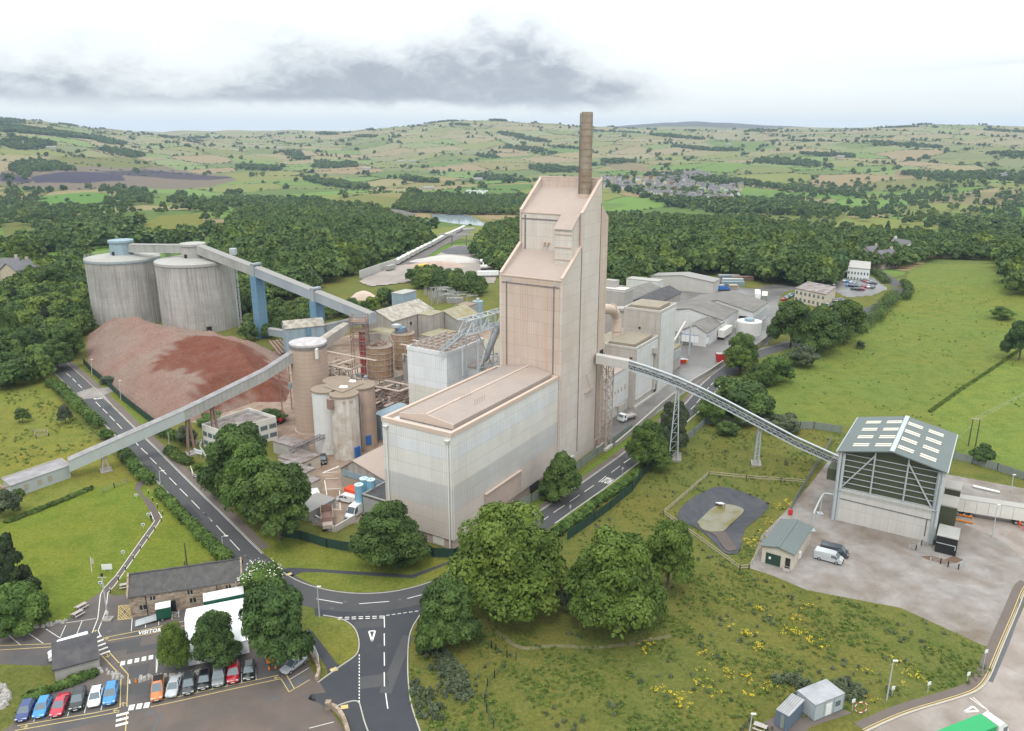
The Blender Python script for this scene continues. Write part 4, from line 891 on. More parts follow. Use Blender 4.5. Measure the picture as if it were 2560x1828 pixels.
# deck plates bridging the four and the drifts of white powder on it
t=thing('silo_walkway_deck','dusty brown deck plate joining the tops of the clustered silos','deck',(-43.6,194,16.6))
part(MB().prism([(-48.5,193.5),(-42.5,188.5),(-38.6,196),(-45.5,200.5)],17.0,17.12),'plate','silo_cap',t)
for nm,(x,y,sx,lab)in{'a':(-43.2,192.7,1.1,'white tarpaulin heap lying on the silo deck in front'),'b':(-41.8,197.6,.9,'crumpled white sheet at the back of the silo deck')}.items():
 bm=bmesh.new();bmesh.ops.create_icosphere(bm,subdivisions=2,radius=1)
 for v in bm.verts:v.co=Vector((v.co.x*sx,v.co.y*.6,max(v.co.z,-.1)*.5))*(1+.25*math.sin(9*v.co.x+5*v.co.y))
 me=bpy.data.meshes.new('tarpaulin');bm.to_mesh(me);bm.free();me.materials.append(MT['marquee']);o=bpy.data.objects.new('tarpaulin',me);COL.objects.link(o);o.location=(x,y,17.15);tag(o,lab,'tarpaulin')
# big concrete silos
def big_silo(c,r,z,lab,hut,top):
 t=thing('clinker_silo',lab,'silo',(c[0],c[1],0))
 n=270;mb=MB();ring=lambda rr,zz:[(c[0]+rr(i)*math.cos(6.2832*i/n),c[1]+rr(i)*math.sin(6.2832*i/n),zz)for i in range(n)]
 rr=lambda i:r+(.10 if i%3==0 else 0)
 mb.add(ring(rr,0)+ring(rr,z),[[i,(i+1)%n,n+(i+1)%n,n+i]for i in range(n)]);part(mb,'wall','silo_wall',t)
 mb=MB().cyl(c,r+.35,z,z+.5,60).cyl(c,r+.2,z+.5,z+1.7,60,4.5,cap=False);part(mb,'roof','silo_roof',t)
 part(MB().cyl(c,r+.42,z-.5,z,60),'rim_band','blue_clad' if hut=='blue_clad' else 'silo_roof',t)
 mb=MB()
 for i in range(30):
  a=6.2832*i/30;b=6.2832*(i+1)/30;p=Vector((c[0]+r*math.cos(a),c[1]+r*math.sin(a),0));q=Vector((c[0]+r*math.cos(b),c[1]+r*math.sin(b),0))
  mb.bar(at(p,z+.5),at(p,z+1.6),.08);mb.bar(at(p,z+1.6),at(q,z+1.6),.08);mb.bar(at(p,z+1.05),at(q,z+1.05),.05)
 if hut=='blue_clad':part(mb,'guard_rail','galv',t)
 h=part(MB().cyl(c,5.0,z+1.0,top-.9,8,4.9),'top_house',hut,t);part(MB().cyl(c,5.4,top-.9,top,8,5.4),'house_roof','silo_roof' if hut!='blue_clad' else 'blue_clad',h)
 part(onwall(c,4.8,R(200),1.2,z+1.2,z+3.2,.15),'door','dark',h)
 return t
s1=big_silo((-168,341),14.8,27.5,'huge ribbed concrete silo with a blue hut on its roof','blue_clad',35.2)
s2=big_silo((-132.8,330),15.3,28.0,'huge ribbed concrete silo with a grey hut where the conveyor arrives','concrete',35.3)
part(onwall((-132.8,330),15.3,R(148),2.0,.2,2.8,.2),'doorway','dark',s2)
mb=MB();p0_=Vector((-116.3,334,0));lattice(mb,(-116.3,333.5,0),(-116.3,333.51,.01),.1,.1,1)if False else None
for dx,dy in((0,0),(1.2,0),(1.2,1.2),(0,1.2)):mb.bar((-115.6+dx,326+dy,0),(-115.6+dx,326+dy,31),.15)
for i in range(20):
 z=i*1.55;mb.bar((-115.6,326,z),(-114.4,326,z+1.5),.09).bar((-114.4,326,z+1.5),(-115.6,326,z+1.55),.09).bar((-114.4,326,z),(-114.4,327.2,z+1.5),.09)
part(mb,'ladder_tower','galv',s2);part(MB().box(-116.2,-113.8,325.4,327.8,31,33.6,w=V3),'ladder_head','galv',s2)
# ---- covered conveyors
def gallery(name,lab,pts,w_,h_,side,roof,bands=None,sides=None,base=None):
 "closed conveyor gallery; pts are bottom centre points"
 t=thing(name,lab,'conveyor',base or pts[0]);mb=MB();mr=MB()
 pts=[Vector(p)for p in pts]
 fr=[]
 for i,p in enumerate(pts):
  d=(pts[min(i+1,len(pts)-1)]-pts[max(i-1,0)]);d.z=0;d.normalize();s=Vector((-d.y,d.x,0));fr.append((p,s))
 for i in range(len(pts)-1):
  (p,s),(q,r_)=fr[i],fr[i+1];u=Vector((0,0,h_));hw=w_/2
  mi=sides[i]if sides else 0
  mb.hexa([p-s*hw,q-r_*hw,q+r_*hw,p+s*hw],[p-s*hw+u,q-r_*hw+u,q+r_*hw+u,p+s*hw+u],mi)
  n=max(1,int((q-p).length/1.6))
  for k in range(n):
   a=p.lerp(q,k/n);b=p.lerp(q,(k+.985)/n);sv=s*(hw+.14)
   mr.hexa([a-sv+u*1.005,b-sv+u*1.005,b+sv+u*1.005,a+sv+u*1.005],[a-s*.5+u*1.005+Vector((0,0,.38)),b-s*.5+u*1.005+Vector((0,0,.38)),b+s*.5+u*1.005+Vector((0,0,.38)),a+s*.5+u*1.005+Vector((0,0,.38))])
 part(mb,'casing',side,t);part(mr,'roof',roof,t);return t
dI=Vector((-100.95+133,310.38-330,0));dI.normalize();S0=Vector((-133,330,0));inc=lambda s,z:S0+dI*s+Vector((0,0,z))
t=gallery('inclined_conveyor','long enclosed grey blue conveyor rising on blue piers to the silo tops',[inc(4,31.4),inc(37,25.3),inc(69,18.9),inc(97,13.2)],3.6,3.6,('gallery','gallery_blue'),'gallery_roof',sides=[0,1,1])
for s,z,lab in((37.6,25.2,'tall blue clad conveyor pier nearest the concrete silos'),(69.3,18.7,'shorter blue clad conveyor pier behind the blue house')):
 b=thing('conveyor_pier',lab,'pier',inc(s,0));wI=lambda a,c,z_,s=s:inc(s,z_)+dI*a+Vector((-dI.y,dI.x,0))*c
 part(MB().box(-1.6,1.6,-2.2,2.2,0,z-.1,w=wI),'shaft','blue_pier',b);part(MB().box(-.9,.9,-2.1,-1.84,z-.1,z+4.4,w=wI).box(-.9,.9,1.84,2.1,z-.1,z+4.4,w=wI).box(-.9,.9,-2.1,2.1,z+4.2,z+4.9,w=wI),'saddle','gallery_blue',b)
gallery('silo_link_conveyor','short level grey conveyor bridging the tops of the two huge silos',[(-164,340,30.2),(-137,332,31.0)],3.0,3.2,'gallery','gallery_roof')
gallery('ground_conveyor','low blue grey conveyor duct running from the pier to the blue house',[inc(38,1.2)+Vector((2.5,0,0)),W(91,141,4.5)],2.6,2.6,'gallery_blue','gallery_roof')
gallery('link_conveyor','grey lichen roofed conveyor between the blue house and the big gabled shed',[W(93,132,6.5),W(111,120,9)],2.6,2.8,'gallery_blue','gallery_roof')
gallery('zigzag_conveyor','ribbed lichen roofed conveyor bending down behind the tan silo',[W(66,93,12.5),W(76,99,12.2),W(84,104,9.2)][::-1]+[W(38.5,74,21.8)]if False else[W(39,76,20.5),W(48,84,17.0),W(66,96,14.5),W(84,106,13)],2.6,3.0,'corr_wall','lichen_roof')
dL=Vector((-56.1+105.8,206.9-175.4,0));dL.normalize();LL=lambda s,z:Vector((-105.8,175.4,0))+dL*s+Vector((0,0,z))
t=gallery('road_conveyor','long pale grey conveyor crossing above the road to the tan silo',[LL(-.5,1.9),LL(26.4,9.5),LL(47.5,16.6),LL(56,20.8)],2.5,2.8,('gallery','pale_side'),'dull_roof',sides=[1,0,0])
c=t.children[0]if False else None
for s,z,lab in((7.2,3.7,'timber braced trestle under the road conveyor on the field side'),(27.2,9.6,'paired steel legs under the road conveyor by the rubble heap'),(33.5,11.7,'leaning rusty legs under the road conveyor near the tan silo')):
 b=thing('conveyor_trestle',lab,'trestle',LL(s,0));sd_=Vector((-dL.y,dL.x,0));mb=MB()
 for e in(-1.1,1.1):mb.bar(LL(s-.8,0)+sd_*e,LL(s-.3,z)+sd_*e*.8,.28).bar(LL(s+.8,0)+sd_*e,LL(s+.3,z)+sd_*e*.8,.28)
 for k in(.35,.7):mb.bar(LL(s-.5,z*k)-sd_,LL(s-.5,z*k)+sd_,.16).bar(LL(s-.6,z*k)+sd_,LL(s+.6,z*k)+sd_,.16)
 part(mb,'leg_frame','rust_steel' if s>20 else 'timber_grey',b);part(MB().box(-1.3,1.3,-1.6,1.6,0,.25,w=lambda a,c_,z_:LL(s+a,z_)+sd_*c_),'footing','conc_wall',b)
t=thing('tail_house','low white shed at the bottom of the road conveyor in the field','shed',(-111,172.6,0))
q=[Vector((-113.2,163.9,0)),Vector((-106.1,175.2,0)),Vector((-110.4,179.0,0)),Vector((-117.5,167.7,0))]
part(MB().hexa([at(p,0)for p in q],[at(p,3)for p in q]),'wall','pale_side',t)
cq=sum(q,Vector((0,0,0)))/4;qo=[cq+(p-cq)*1.03 for p in q];part(MB().hexa([at(p,3.0)for p in qo],[at(p,3.18)for p in qo]),'roof','dull_roof',t)
part(MB().bar(at(qo[2],3.25),at(qo[3],3.25),.25,.2).bar(at(qo[1],3.25),at(qo[2],3.25),.25,.2),'roof_edge','timber_grey',t)
e=(q[1]-q[0]).normalized();nn=Vector((e.y,-e.x,0))
for s in(2.6,5.6,8.0):part(MB().hexa([at(q[0]+e*s+nn*o_,.95)for o_ in(0,.06)]+[at(q[0]+e*(s+.95)+nn*o_,.95)for o_ in(.06,0)],[at(q[0]+e*s+nn*o_,2.35)for o_ in(0,.06)]+[at(q[0]+e*(s+.95)+nn*o_,2.35)for o_ in(.06,0)]),'boarded_window','timber',t)
mb=MB()
for p in(q[0],q[3]):mb.bar(at(p-e*1.6,0),at(p-e*1.6,3.1),.25).bar(at(p-e*1.6,3.1),at(p,3.1),.2)
mb.bar(at(q[0]-e*1.6,3.1),at(q[3]-e*1.6,3.1),.4);part(mb,'winch_frame','rust_steel',t)
# ---- stockpile of red and grey rubble
PP=GP('d',[(205,840),(196,960),(215,1060),(330,1190),(520,1350),(700,1462),(870,1490),(1050,1480),(1250,1420),(1460,1340),(1700,1340),(1740,1230),(1690,1010),(1600,960),(1230,880),(1000,860),(500,760),(300,790)])
xs=np.linspace(-180,-66,190);ys=np.linspace(208,322,190);SX,SY=np.meshgrid(xs,ys)
ins=inside(SX,SY,PP);ed=np.full(SX.shape,1e9)
for a,b in zip(PP,PP[1:]+PP[:1]):
 ax,ay=a.x,a.y;dx,dy=b.x-ax,b.y-ay;tt=np.clip(((SX-ax)*dx+(SY-ay)*dy)/(dx*dx+dy*dy),0,1);ed=np.minimum(ed,np.hypot(SX-ax-tt*dx,SY-ay-tt*dy))
cone=16.2-.52*np.hypot((SX+151.5)*.8,(SY-293)*1.0);rdg=11.5-.34*np.abs((SX+120)*.5+(SY-275)*.85)-.035*np.hypot(SX+125,SY-272);plat=8.2-.03*np.hypot(SX+100,SY-262)
Hh=np.minimum(ed*.62,np.maximum(np.maximum(cone,rdg),plat));lump=np.sin(SX*.31+1.2*np.sin(SY*.13))*np.sin(SY*.27)*.55+np.sin(SX*.9+SY*.4)*.12+np.sin(SX*.55-SY*.8+1)*.25+.3*np.abs(np.sin(SX*.17+SY*.21))*np.sin(SY*.6-SX*.2)
rn=np.random.RandomState(3)
Hh=np.where(ins,Hh+lump*np.clip(ed/5,0,1)+rn.normal(0,.07,SX.shape)*np.clip(ed/2,0,1),-.3)
RED=[G('d',x,y,6.5)for x,y in((690,1085),(780,1010),(880,950),(1080,890),(1300,905),(1500,950),(1650,1010),(1560,1080),(1400,1180),(1200,1260),(1030,1290),(1010,1240),(1085,1170),(900,1115),(780,1118))]
RED2=[G('d',x,y,2)for x,y in((1380,1270),(1500,1220),(1700,1120),(1740,1340),(1560,1330))]
jx,jy=1.6*np.sin(SY*1.1+SX*.5)+rn.normal(0,.7,SX.shape),1.6*np.sin(SX*.9-SY*.4)+rn.normal(0,.7,SX.shape);rm=inside(SX+jx,SY+jy,RED)|inside(SX-jx,SY+jy,RED2)
tint=np.zeros(SX.shape+(4,),np.float32);tint[...,3]=1;gn=(np.sin(SX*.22+2*np.sin(SY*.11))*.5+.5)[...,None]
tint[...,:3]=np.array((.235,.172,.147))*(1-gn*.55)+np.array((.24,.132,.10))*gn*.55;tint[rm,:3]=(.150,.055,.036);blur=lambda A:(A+np.roll(A,1,0)+np.roll(A,-1,0)+np.roll(A,1,1)+np.roll(A,-1,1))/5;tint=blur(blur(tint)).astype(np.float32)
ii=(np.arange(189)[:,None]*190+np.arange(189)[None,:]).reshape(-1);fc=np.stack([ii,ii+1,ii+191,ii+190],-1);keep=(Hh.reshape(-1)[fc]>-.25).any(1)
me=bpy.data.meshes.new('rubble_heap');fastmesh(me,np.stack([SX+124,SY-265,Hh],-1).reshape(-1,3),fc[keep]);ca=me.color_attributes.new('tint','FLOAT_COLOR','POINT');ca.data.foreach_set('color',tint.reshape(-1));me.materials.append(MT['rubble'])
o=bpy.data.objects.new('rubble_heap',me);COL.objects.link(o);o.location=(-124,265,0);tag(o,'vast heap of grey and red crushed rubble below the concrete silos','rubble heap')
# ---- blue house, gabled sheds, boxes behind
q0,q1,q3=W(81.6,133.1),W(93.2,125.2),W(88.4,141.9);eU=(q1-q0);LB=eU.length;eU.normalize();eV=Vector((-eU.y,eU.x,0));wB=lambda a,b,z:q0+eU*a+eV*b+Vector((0,0,z))
t=thing('transfer_house','blue grey clad conveyor house with a lichen spotted roof','building',wB(LB/2,4,0))
mb=MB();gwalls(mb,0,LB,0,8,11,13,w=wB);part(mb,'wall','blue_clad',t);mb=MB();gable(mb,0,LB,0,8,11,13,w=wB);part(mb,'roof','lichen_roof',t)
part(MB().box(7.2,8.8,-.6,-.02,8.0,10.6,w=wB),'wall_box','blue_pier',t)
def shed(name,lab,u0,u1,v0,v1,eave,ridge,wall,roof,vr=None,w=None,z0=0,cat='shed'):
 t=thing(name,lab,cat,(w or W)((u0+u1)/2,(v0+v1)/2,z0));mb=MB();gwalls(mb,u0,u1,v0,v1,eave,ridge,vr,z0,w=w);part(mb,'wall',wall,t)
 mb=MB();gable(mb,u0,u1,v0,v1,eave,ridge,vr,w=w);part(mb,'roof',roof,t);return t
def block(name,lab,u0,u1,v0,v1,z,wall,roof,par=.0,w=None,z0=0,cat='building'):
 t=thing(name,lab,cat,(w or W)((u0+u1)/2,(v0+v1)/2,z0));part(MB().box(u0,u1,v0,v1,z0,z-.3,w=w),'wall',wall,t)
 part(MB().box(u0-.12,u1+.12,v0-.12,v1+.12,z-.3,z,w=w),'roof',roof,t)
 if par:mb=MB();parapet(mb,u0-.12,u1+.12,v0-.12,v1+.12,z,z+par,.35,w=w);part(mb,'parapet',wall,t)
 return t
shed('gabled_shed','large grey gabled shed with stained corrugated end wall and lichen roof',111,136.5,107.6,123,11,14.2,'corr_wall','lichen_roof',115.3)
part(MB().tube([W(122,107.4,8.2),W(122,107.7,8.2)],.6,12),'round_opening','dark',bpy.data.objects['gabled_shed'])
block('flat_annex','grey corrugated box building with a mossy flat lid against the big gabled shed',126.2,135.2,101.3,107.3,11.2,'corr_wall','mossy_sheet')
shed('gabled_shed','second gabled shed with a mossy orange edged roof towards the tower',136,150.5,95.5,109,8,11,'concrete','mossy_sheet')
block('lean_to','low mossy roofed lean-to below the corrugated box building',119,131,92,100.8,5.2,'concrete','mossy_sheet')
block('steel_clad_tank_house','tall plain pale blue box standing behind the big gabled shed',146,155.5,131,137,13.2,'blue_clad','silo_roof')
block('switch_house','small tan topped box building left of the tower',155,161.5,103,109,9.5,'concrete','silo_cap')
t=thing('clad_tank','short pale round clad tank beside the tan topped box','tank',W(163.5,104));part(MB().cyl(W(163.5,104),2.3,0,10,20),'shell','blue_clad',t);part(MB().cyl(W(163.5,104),.7,10,11.2,12),'vent','galv',t)
block('side_shed','grey corrugated side building with a mossy strip roof under the gabled end',104,111,101,113,8.5,'corr_wall','mossy_sheet')
block('dusty_plant_room','pale flat dusty plant building between the white building and the tower',62,82,22,40,20.5,'pale_concrete','mossy_roof')
block('precipitator_house','wide mossy roofed building behind the open topped white building',66,96,44,66,15,'concrete','mossy_sheet')
# ---- rusty process tanks on their platform
t=thing('process_platform','rust stained steel platform carrying two round tanks','platform',W(64,72))
mb=MB().box(53.8,78,66.5,84.5,7.2,7.9);part(mb,'deck','pale_steel',t)
mb=MB().box(53.6,78.2,66.2,66.6,6.7,8.6).box(53.4,53.8,66.6,84.5,6.7,8.6);part(mb,'edge_beam','corr_wall',t)
mb=MB()
for u in(54.5,60,66,72,77.5):
 for v in(67,73,79,84):mb.bar(W(u,v,0),W(u,v,7.2),.4)
part(mb,'column','rust_steel',t)
mb=MB()
for a,b in(((53.8,66.4),(78,66.4)),((53.6,66.4),(53.6,84.5))):
 for z in(9.0,9.5):mb.bar(W(*a,z),W(*b,z),.07)
 for i in range(13):p=W(*a,0).lerp(W(*b,0),i/12);mb.bar(at(p,8.5),at(p,9.5),.07)
part(mb,'guard_rail','rust_steel',t)
for(u,v,r,zt,lab)in((62.3,71.7,3.85,18.0,'rusty ringed tank in front on the steel platform'),(74.6,72.6,3.6,19.2,'rusty ringed tank behind with a blue machine on top')):
 c=W(u,v);b=thing('process_tank',lab,'tank',W(u,v,7.9));part(MB().cyl(c,r,7.9,zt,36,cap=True,mic=1),'shell',('rust_tank','silo_cap'),b)
 mb=MB()
 for i in range(6):mb.cyl(c,r+.16,9.0+i*(zt-9.2)/5,9.16+i*(zt-9.2)/5,36)
 for i in range(12):a=6.2832*i/12;p=c+Vector((math.cos(a),math.sin(a),0))*(r+.1);mb.bar(at(p,8.2),at(p,zt+.3),.14)
 part(mb,'hoop','pale_steel',b)
 mb=MB()
 for i in range(16):
  a=rnd.uniform(0,6.28);q_=c+Vector((math.cos(a),math.sin(a),0))*rnd.uniform(.5,r*.85);e_=c+Vector((math.cos(a+1.3),math.sin(a+1.3),0))*rnd.uniform(.5,r*.9)
  mb.bar(at(q_,zt+.1),at(e_,zt+rnd.uniform(.2,1.6)),rnd.uniform(.1,.35))
 part(mb,'top_steelwork','rust_steel',b)
 if u>70:part(MB().box(73.2,76,72,74.4,zt,zt+1.6),'drive_box','blue_pier',b);part(MB().box(72.6,74.8,73,75.4,zt+1.7,zt+2.6),'drive_lid','galv',b)
 else:part(MB().tube([c+Vector((-6,1,zt+3.2)),c+Vector((0,1,zt+3.6)),c+Vector((3.2,0,zt+3.2)),c+Vector((4.3,-.4,zt+1)),c+Vector((4.3,-.4,9))],.16,8),'overflow_pipe','pale_steel',b)
# red pipe pair with its cage
t=thing('pipe_tower','pair of faded red vertical pipes with a rusty caged top','pipe stack',(-45.5,231.8,7.9))
b0=Vector((-45.6,230.6,0));e=Vector((.95,-.3,0))
for i in(0,1):
 p=b0+e*(1.05*i);pp_=part(MB().tube([at(p,7.5),at(p,22)],.45,14),'pipe','red_pipe',t)
 mb=MB()
 for k in range(6):mb.cyl(p,.55,9+k*2.4,9.25+k*2.4,14)
 part(mb,'flange','pale_steel',pp_)
mb=MB();cs=[b0+Vector((dx,dy,0))for dx,dy in((-2.6,-1.4),(2.2,-1.4),(2.2,2.4),(-2.6,2.4))]
for p in cs:mb.bar(at(p,7.9),at(p,27.4),.2)
for k in range(10):
 z=17.6+k*1.05
 for a,b in zip(cs,cs[1:]+cs[:1]):mb.bar(at(a,z),at(b,z),.11)
for k in range(3):
 z=19+k*2.7
 for a,b in zip(cs,cs[1:]+cs[:1]):mb.bar(at(a,z),at(b,z+2.6),.09)
part(mb,'cage','rust_steel',t)
mb=MB()
for z in(19.4,22.5,25.5):mb.prism([(c_.x,c_.y)for c_ in cs],z,z+.1)
part(mb,'landing','rust_steel',t)
# tangle of pipes, stairs and walkways in front of the tanks
def tangle(name,lab,u0,u1,v0,v1,z0,z1,n,mats,seed,cat='steelwork',parts_=('column','walkway','chute')):
 r=random.Random(seed);t=thing(name,lab,cat,W((u0+u1)/2,(v0+v1)/2))
 mb=MB()
 for i in range(5):
  for j in range(4):mb.bar(W(lerp(u0,u1,i/4),lerp(v0,v1,j/3),0),W(lerp(u0,u1,i/4),lerp(v0,v1,j/3),z1-r.uniform(0,2)),.25)
 part(mb,parts_[0],mats[0],t);mb=MB()
 for z in[z0+k*(z1-z0)/3 for k in range(1,4)]:
  for k in range(3):v=r.uniform(v0,v1);a=r.uniform(u0,(u0+u1)/2);b=r.uniform((u0+u1)/2,u1);mb.box(a,b,v,v+1.1,z,z+.12);mb.bar(W(a,v,z+1),W(b,v,z+1),.07);mb.bar(W(a,v+1.1,z+1),W(b,v+1.1,z+1),.07)
  for k in range(2):u=r.uniform(u0,u1);mb.box(u,u+1.1,v0,v1,z+.4,z+.5);mb.bar(W(u,v0,z+1.4),W(u,v1,z+1.4),.07)
 part(mb,parts_[1],mats[1],t);mb=MB()
 for k in range(n):
  p=W(r.uniform(u0,u1),r.uniform(v0,v1),r.uniform(z0,z1));q_=W(r.uniform(u0,u1),r.uniform(v0,v1),r.uniform(z0,z1));s_=r.uniform(.08,.3);mb.bar(p,p.lerp(q_,r.uniform(.3,.8)),s_,s_*r.uniform(.6,1.4))
 part(mb,parts_[2],mats[2],t)
 mb=MB()
 for k in range(n//4):p=W(r.uniform(u0,u1),r.uniform(v0,v1),r.uniform(z0,z1*.7));mb.box(0,r.uniform(.5,1.6),0,r.uniform(.5,1.6),0,r.uniform(.5,1.8),w=lambda a,b,c,p=p:p+Vector((a,b,c)))
 part(mb,'machine_box',mats[3],t)
tangle('process_steelwork','rusty tangle of stairs pipes and chutes between the tan silo and the red pipes',39,54,65,90,1,16,170,('rust_steel','pale_steel','pale_steel','gallery_blue'),11)
tangle('process_steelwork','dusty mess of beams and hoppers under the tank platform',44,62,55,65.5,1,9,120,('rust_steel','pale_steel','rust_steel','gallery'),12)
tangle('process_steelwork','pipework and walkways on the roofs behind the round tanks',62,84,46,66,14,18,60,('pale_steel','pale_steel','galv','gallery'),13)
t=thing('raking_conveyor','stack of rusty inclined conveyor frames leaning against the blue house','conveyor',W(72,118))
for k in range(4):part(MB().bar(G('y',620+45*k,290-8*k,3.5),G('y',760+40*k,470-20*k,1.2),.7,.5),'conveyor_frame','rust_steel',t)
t=thing('dust_chute','pale chute sloping from the walkways towards the tank platform','chute',W(52,70,8));part(MB().bar(W(42,86,14),W(53.5,66,9.5),1.1,.7).bar(W(45,80,9.5),W(52.5,70,14.5),.9,.6),'chute','pale_steel',t)
t=thing('dust_hopper','short tan round hopper beside the white building','hopper',W(52,57));part(MB().cyl(W(52,57),2.6,0,6.2,24,mic=1),'shell',('tan','silo_cap'),t)
t=thing('dust_duct','round topped blue grey duct house beside the tan silo','duct',W(45,52));mb=MB();mb.extu([(49,0),(56,0),(56,5),(55,6.4),(53.4,7),(51.6,7),(50,6.4),(49,5)],38,49);part(mb,'casing','blue_clad',t)
# white-clad store in the yard, blue tanks, pump box
t=thing('yard_store','low store with a pink dusty pitched roof against the banded building','shed',W(16,33))
mb=MB();gwalls(mb,10.9,24,26,40,4.4,7.2,36);part(mb,'wall','corr_wall',t);mb=MB();gable(mb,10.9,24,26,40,4.4,7.2,36);part(mb,'roof','pink_roof',t)
part(MB().box(10.7,10.88,26.4,39.6,2.9,4.4),'fascia_panel','blue_clad',t);part(MB().box(10.75,10.88,32,39.0,.1,2.7),'roller_door','timber',t)
block('pump_room','grey boarded flat roofed room tight against the banded building',3.0,10.4,17.2,26.2,4.5,'gallery','dark_roof',.25)
for(u,v),lab in(((6.2,28.6),'back left blue tank of the three in the yard'),((6.5,26.9),'right hand blue tank of the three, against the pump room'),((3.2,27.4),'front blue tank of the three, beside the red container')):
 c=W(u,v);t=thing('blue_tank',lab,'tank',c,'blue tanks in the works yard');part(MB().cyl(c,.95,0,6.4,24),'shell','blue_tank',t);part(MB().cyl(c,.99,6.4,6.55,24).cyl(c,.2,6.55,6.8,10),'lid','blue_tank_top',t)
t=thing('red_container','orange red storage container in the works yard','container',W(7.2,32.6))
part(MB().box(6.0,8.3,31.0,34.6,.15,2.75),'body','orange_box',t)
mb=MB()
for v in(31.8,33.4):mb.box(5.9,5.99,v,v+.55,.9,1.9)
mb=MB()
for s in(-1,1):
 cu=(7.15+s*.55)
 for k in range(8):a=k*.7854;mb.bar(W(cu+.32*math.cos(a),30.97,1.45+.55*math.sin(a)),W(cu+.32*math.cos(a+.7854),30.97,1.45+.55*math.sin(a+.7854)),.09)
part(mb,'yellow_ring_mark','yellow',t);part(MB().box(5.93,5.99,32.6,33.5,.9,1.35),'notice','white',t)
# tipper body and bund wall
p=W(-4.2,30);e1=(W(-.1,33.1)-W(-5,28)).normalized();e2=Vector((-e1.y,e1.x,0));wT=lambda a,b,z:p+e1*a+e2*b+Vector((0,0,z))
t=thing('tipper_trailer','old open brown tipper body parked in the corner of the works yard','trailer',p)
mb=MB().box(-2.6,3.2,-1.2,1.2,.9,1.0,w=wT).box(-2.6,3.2,-1.2,-1.1,1.0,2.3,w=wT).box(-2.6,3.2,1.1,1.2,1.0,2.3,w=wT).box(-2.6,-2.5,-1.1,1.1,1.0,2.5,w=wT).box(3.1,3.2,-1.1,1.1,1.0,2.7,w=wT)
part(mb,'tub','rust_steel',t);part(MB().box(-4.4,-2.7,-1.05,1.05,.8,1.6,w=wT),'cab_bonnet','plinth',t)
part(MB().box(-2.6,3.3,-1.28,-1.2,2.3,2.42,w=wT).box(-2.6,3.3,1.2,1.28,2.3,2.42,w=wT),'rim','pale_steel',t)
for a in(-3.6,-1.2,1.6,2.7):
 for s in(-1.05,1.05):part(MB().tube([wT(a,s-.15,.45),wT(a,s+.15,.45)],.45,14),'wheel','black',t)
t=thing('bund_wall','V shaped concrete bund wall with handrails at the lawn end of the yard','wall',W(-6.3,27))
A_,B_,C_=W(-5.0,32.6),W(-6.6,25.8),W(-.4,25.6)
part(MB().bar(at(A_,.7),at(B_,.7),.3,1.4).bar(at(B_+Vector((.3,0,0)),.7),at(C_,.7),.3,1.4),'wall','pale_concrete',t)
mb=MB()
for P_,Q_ in((A_,B_),(B_,C_)):
 d=(Q_-P_).normalized();n=Vector((d.y,-d.x,0))*.9*(1 if P_ is A_ else 1)
 for z in(.5,1.0):mb.bar(at(P_+n,z),at(Q_+n,z),.08)
 for i in range(5):s=P_.lerp(Q_,i/4)+n;mb.bar(at(s,0),at(s,1),.07)
part(mb,'handrail','timber_grey',t)
# small yard offices
WHm=lambda a,b,z:W(a,b,z)
def lowoffice(lab,u0,u1,v0,v1,z,win):
 t=block('yard_office',lab,u0,u1,v0,v1,z,'render','wet_roof')
 for(s,a,b)in win:part(MB().box(u0-.06,u0+.02,a,b,1.1,2.3)if s=='u' else MB().box(a,b,v0-.06,v0+.02,1.1,2.3),'window','glass',t)
lowoffice('cream yard office with a flat roof nearest the silo foot',10,16.2,52,60,3.4,[('u',53,55),('v',11,13)])
lowoffice('cream yard office with a stepped flat roof in the middle of the row',5.3,9.9,47.5,57,3.2,[('u',48,50)])
lowoffice('cream yard office at the end of the row beside the trees',2.2,6.2,42.2,47.3,3.2,[('u',43,45)])
block('garage_hut','low dark roofed hut beside the trees behind the yard offices',16.5,21,60.5,69,3.4,'concrete','wet_roof')
block('tank_slab','grey roofed low store in the corner of the yard behind the trees',-6,2,33.5,39,2.2,'concrete','gallery_roof')
t=thing('belt_walkway','thin lattice conveyor walkway running from the white silo over the yard huts','conveyor',W(20,58));mb=MB();lattice(mb,W(25,56.5,5),W(13,58.8,3.8),1.2,.9,8,.12,.08);part(mb,'lattice','joint',t)
part(MB().bar(W(13.5,58.3,0),W(13.5,58.3,3.8),.2).bar(W(15,59,0),W(15,59,3.8),.2),'leg','joint',t)
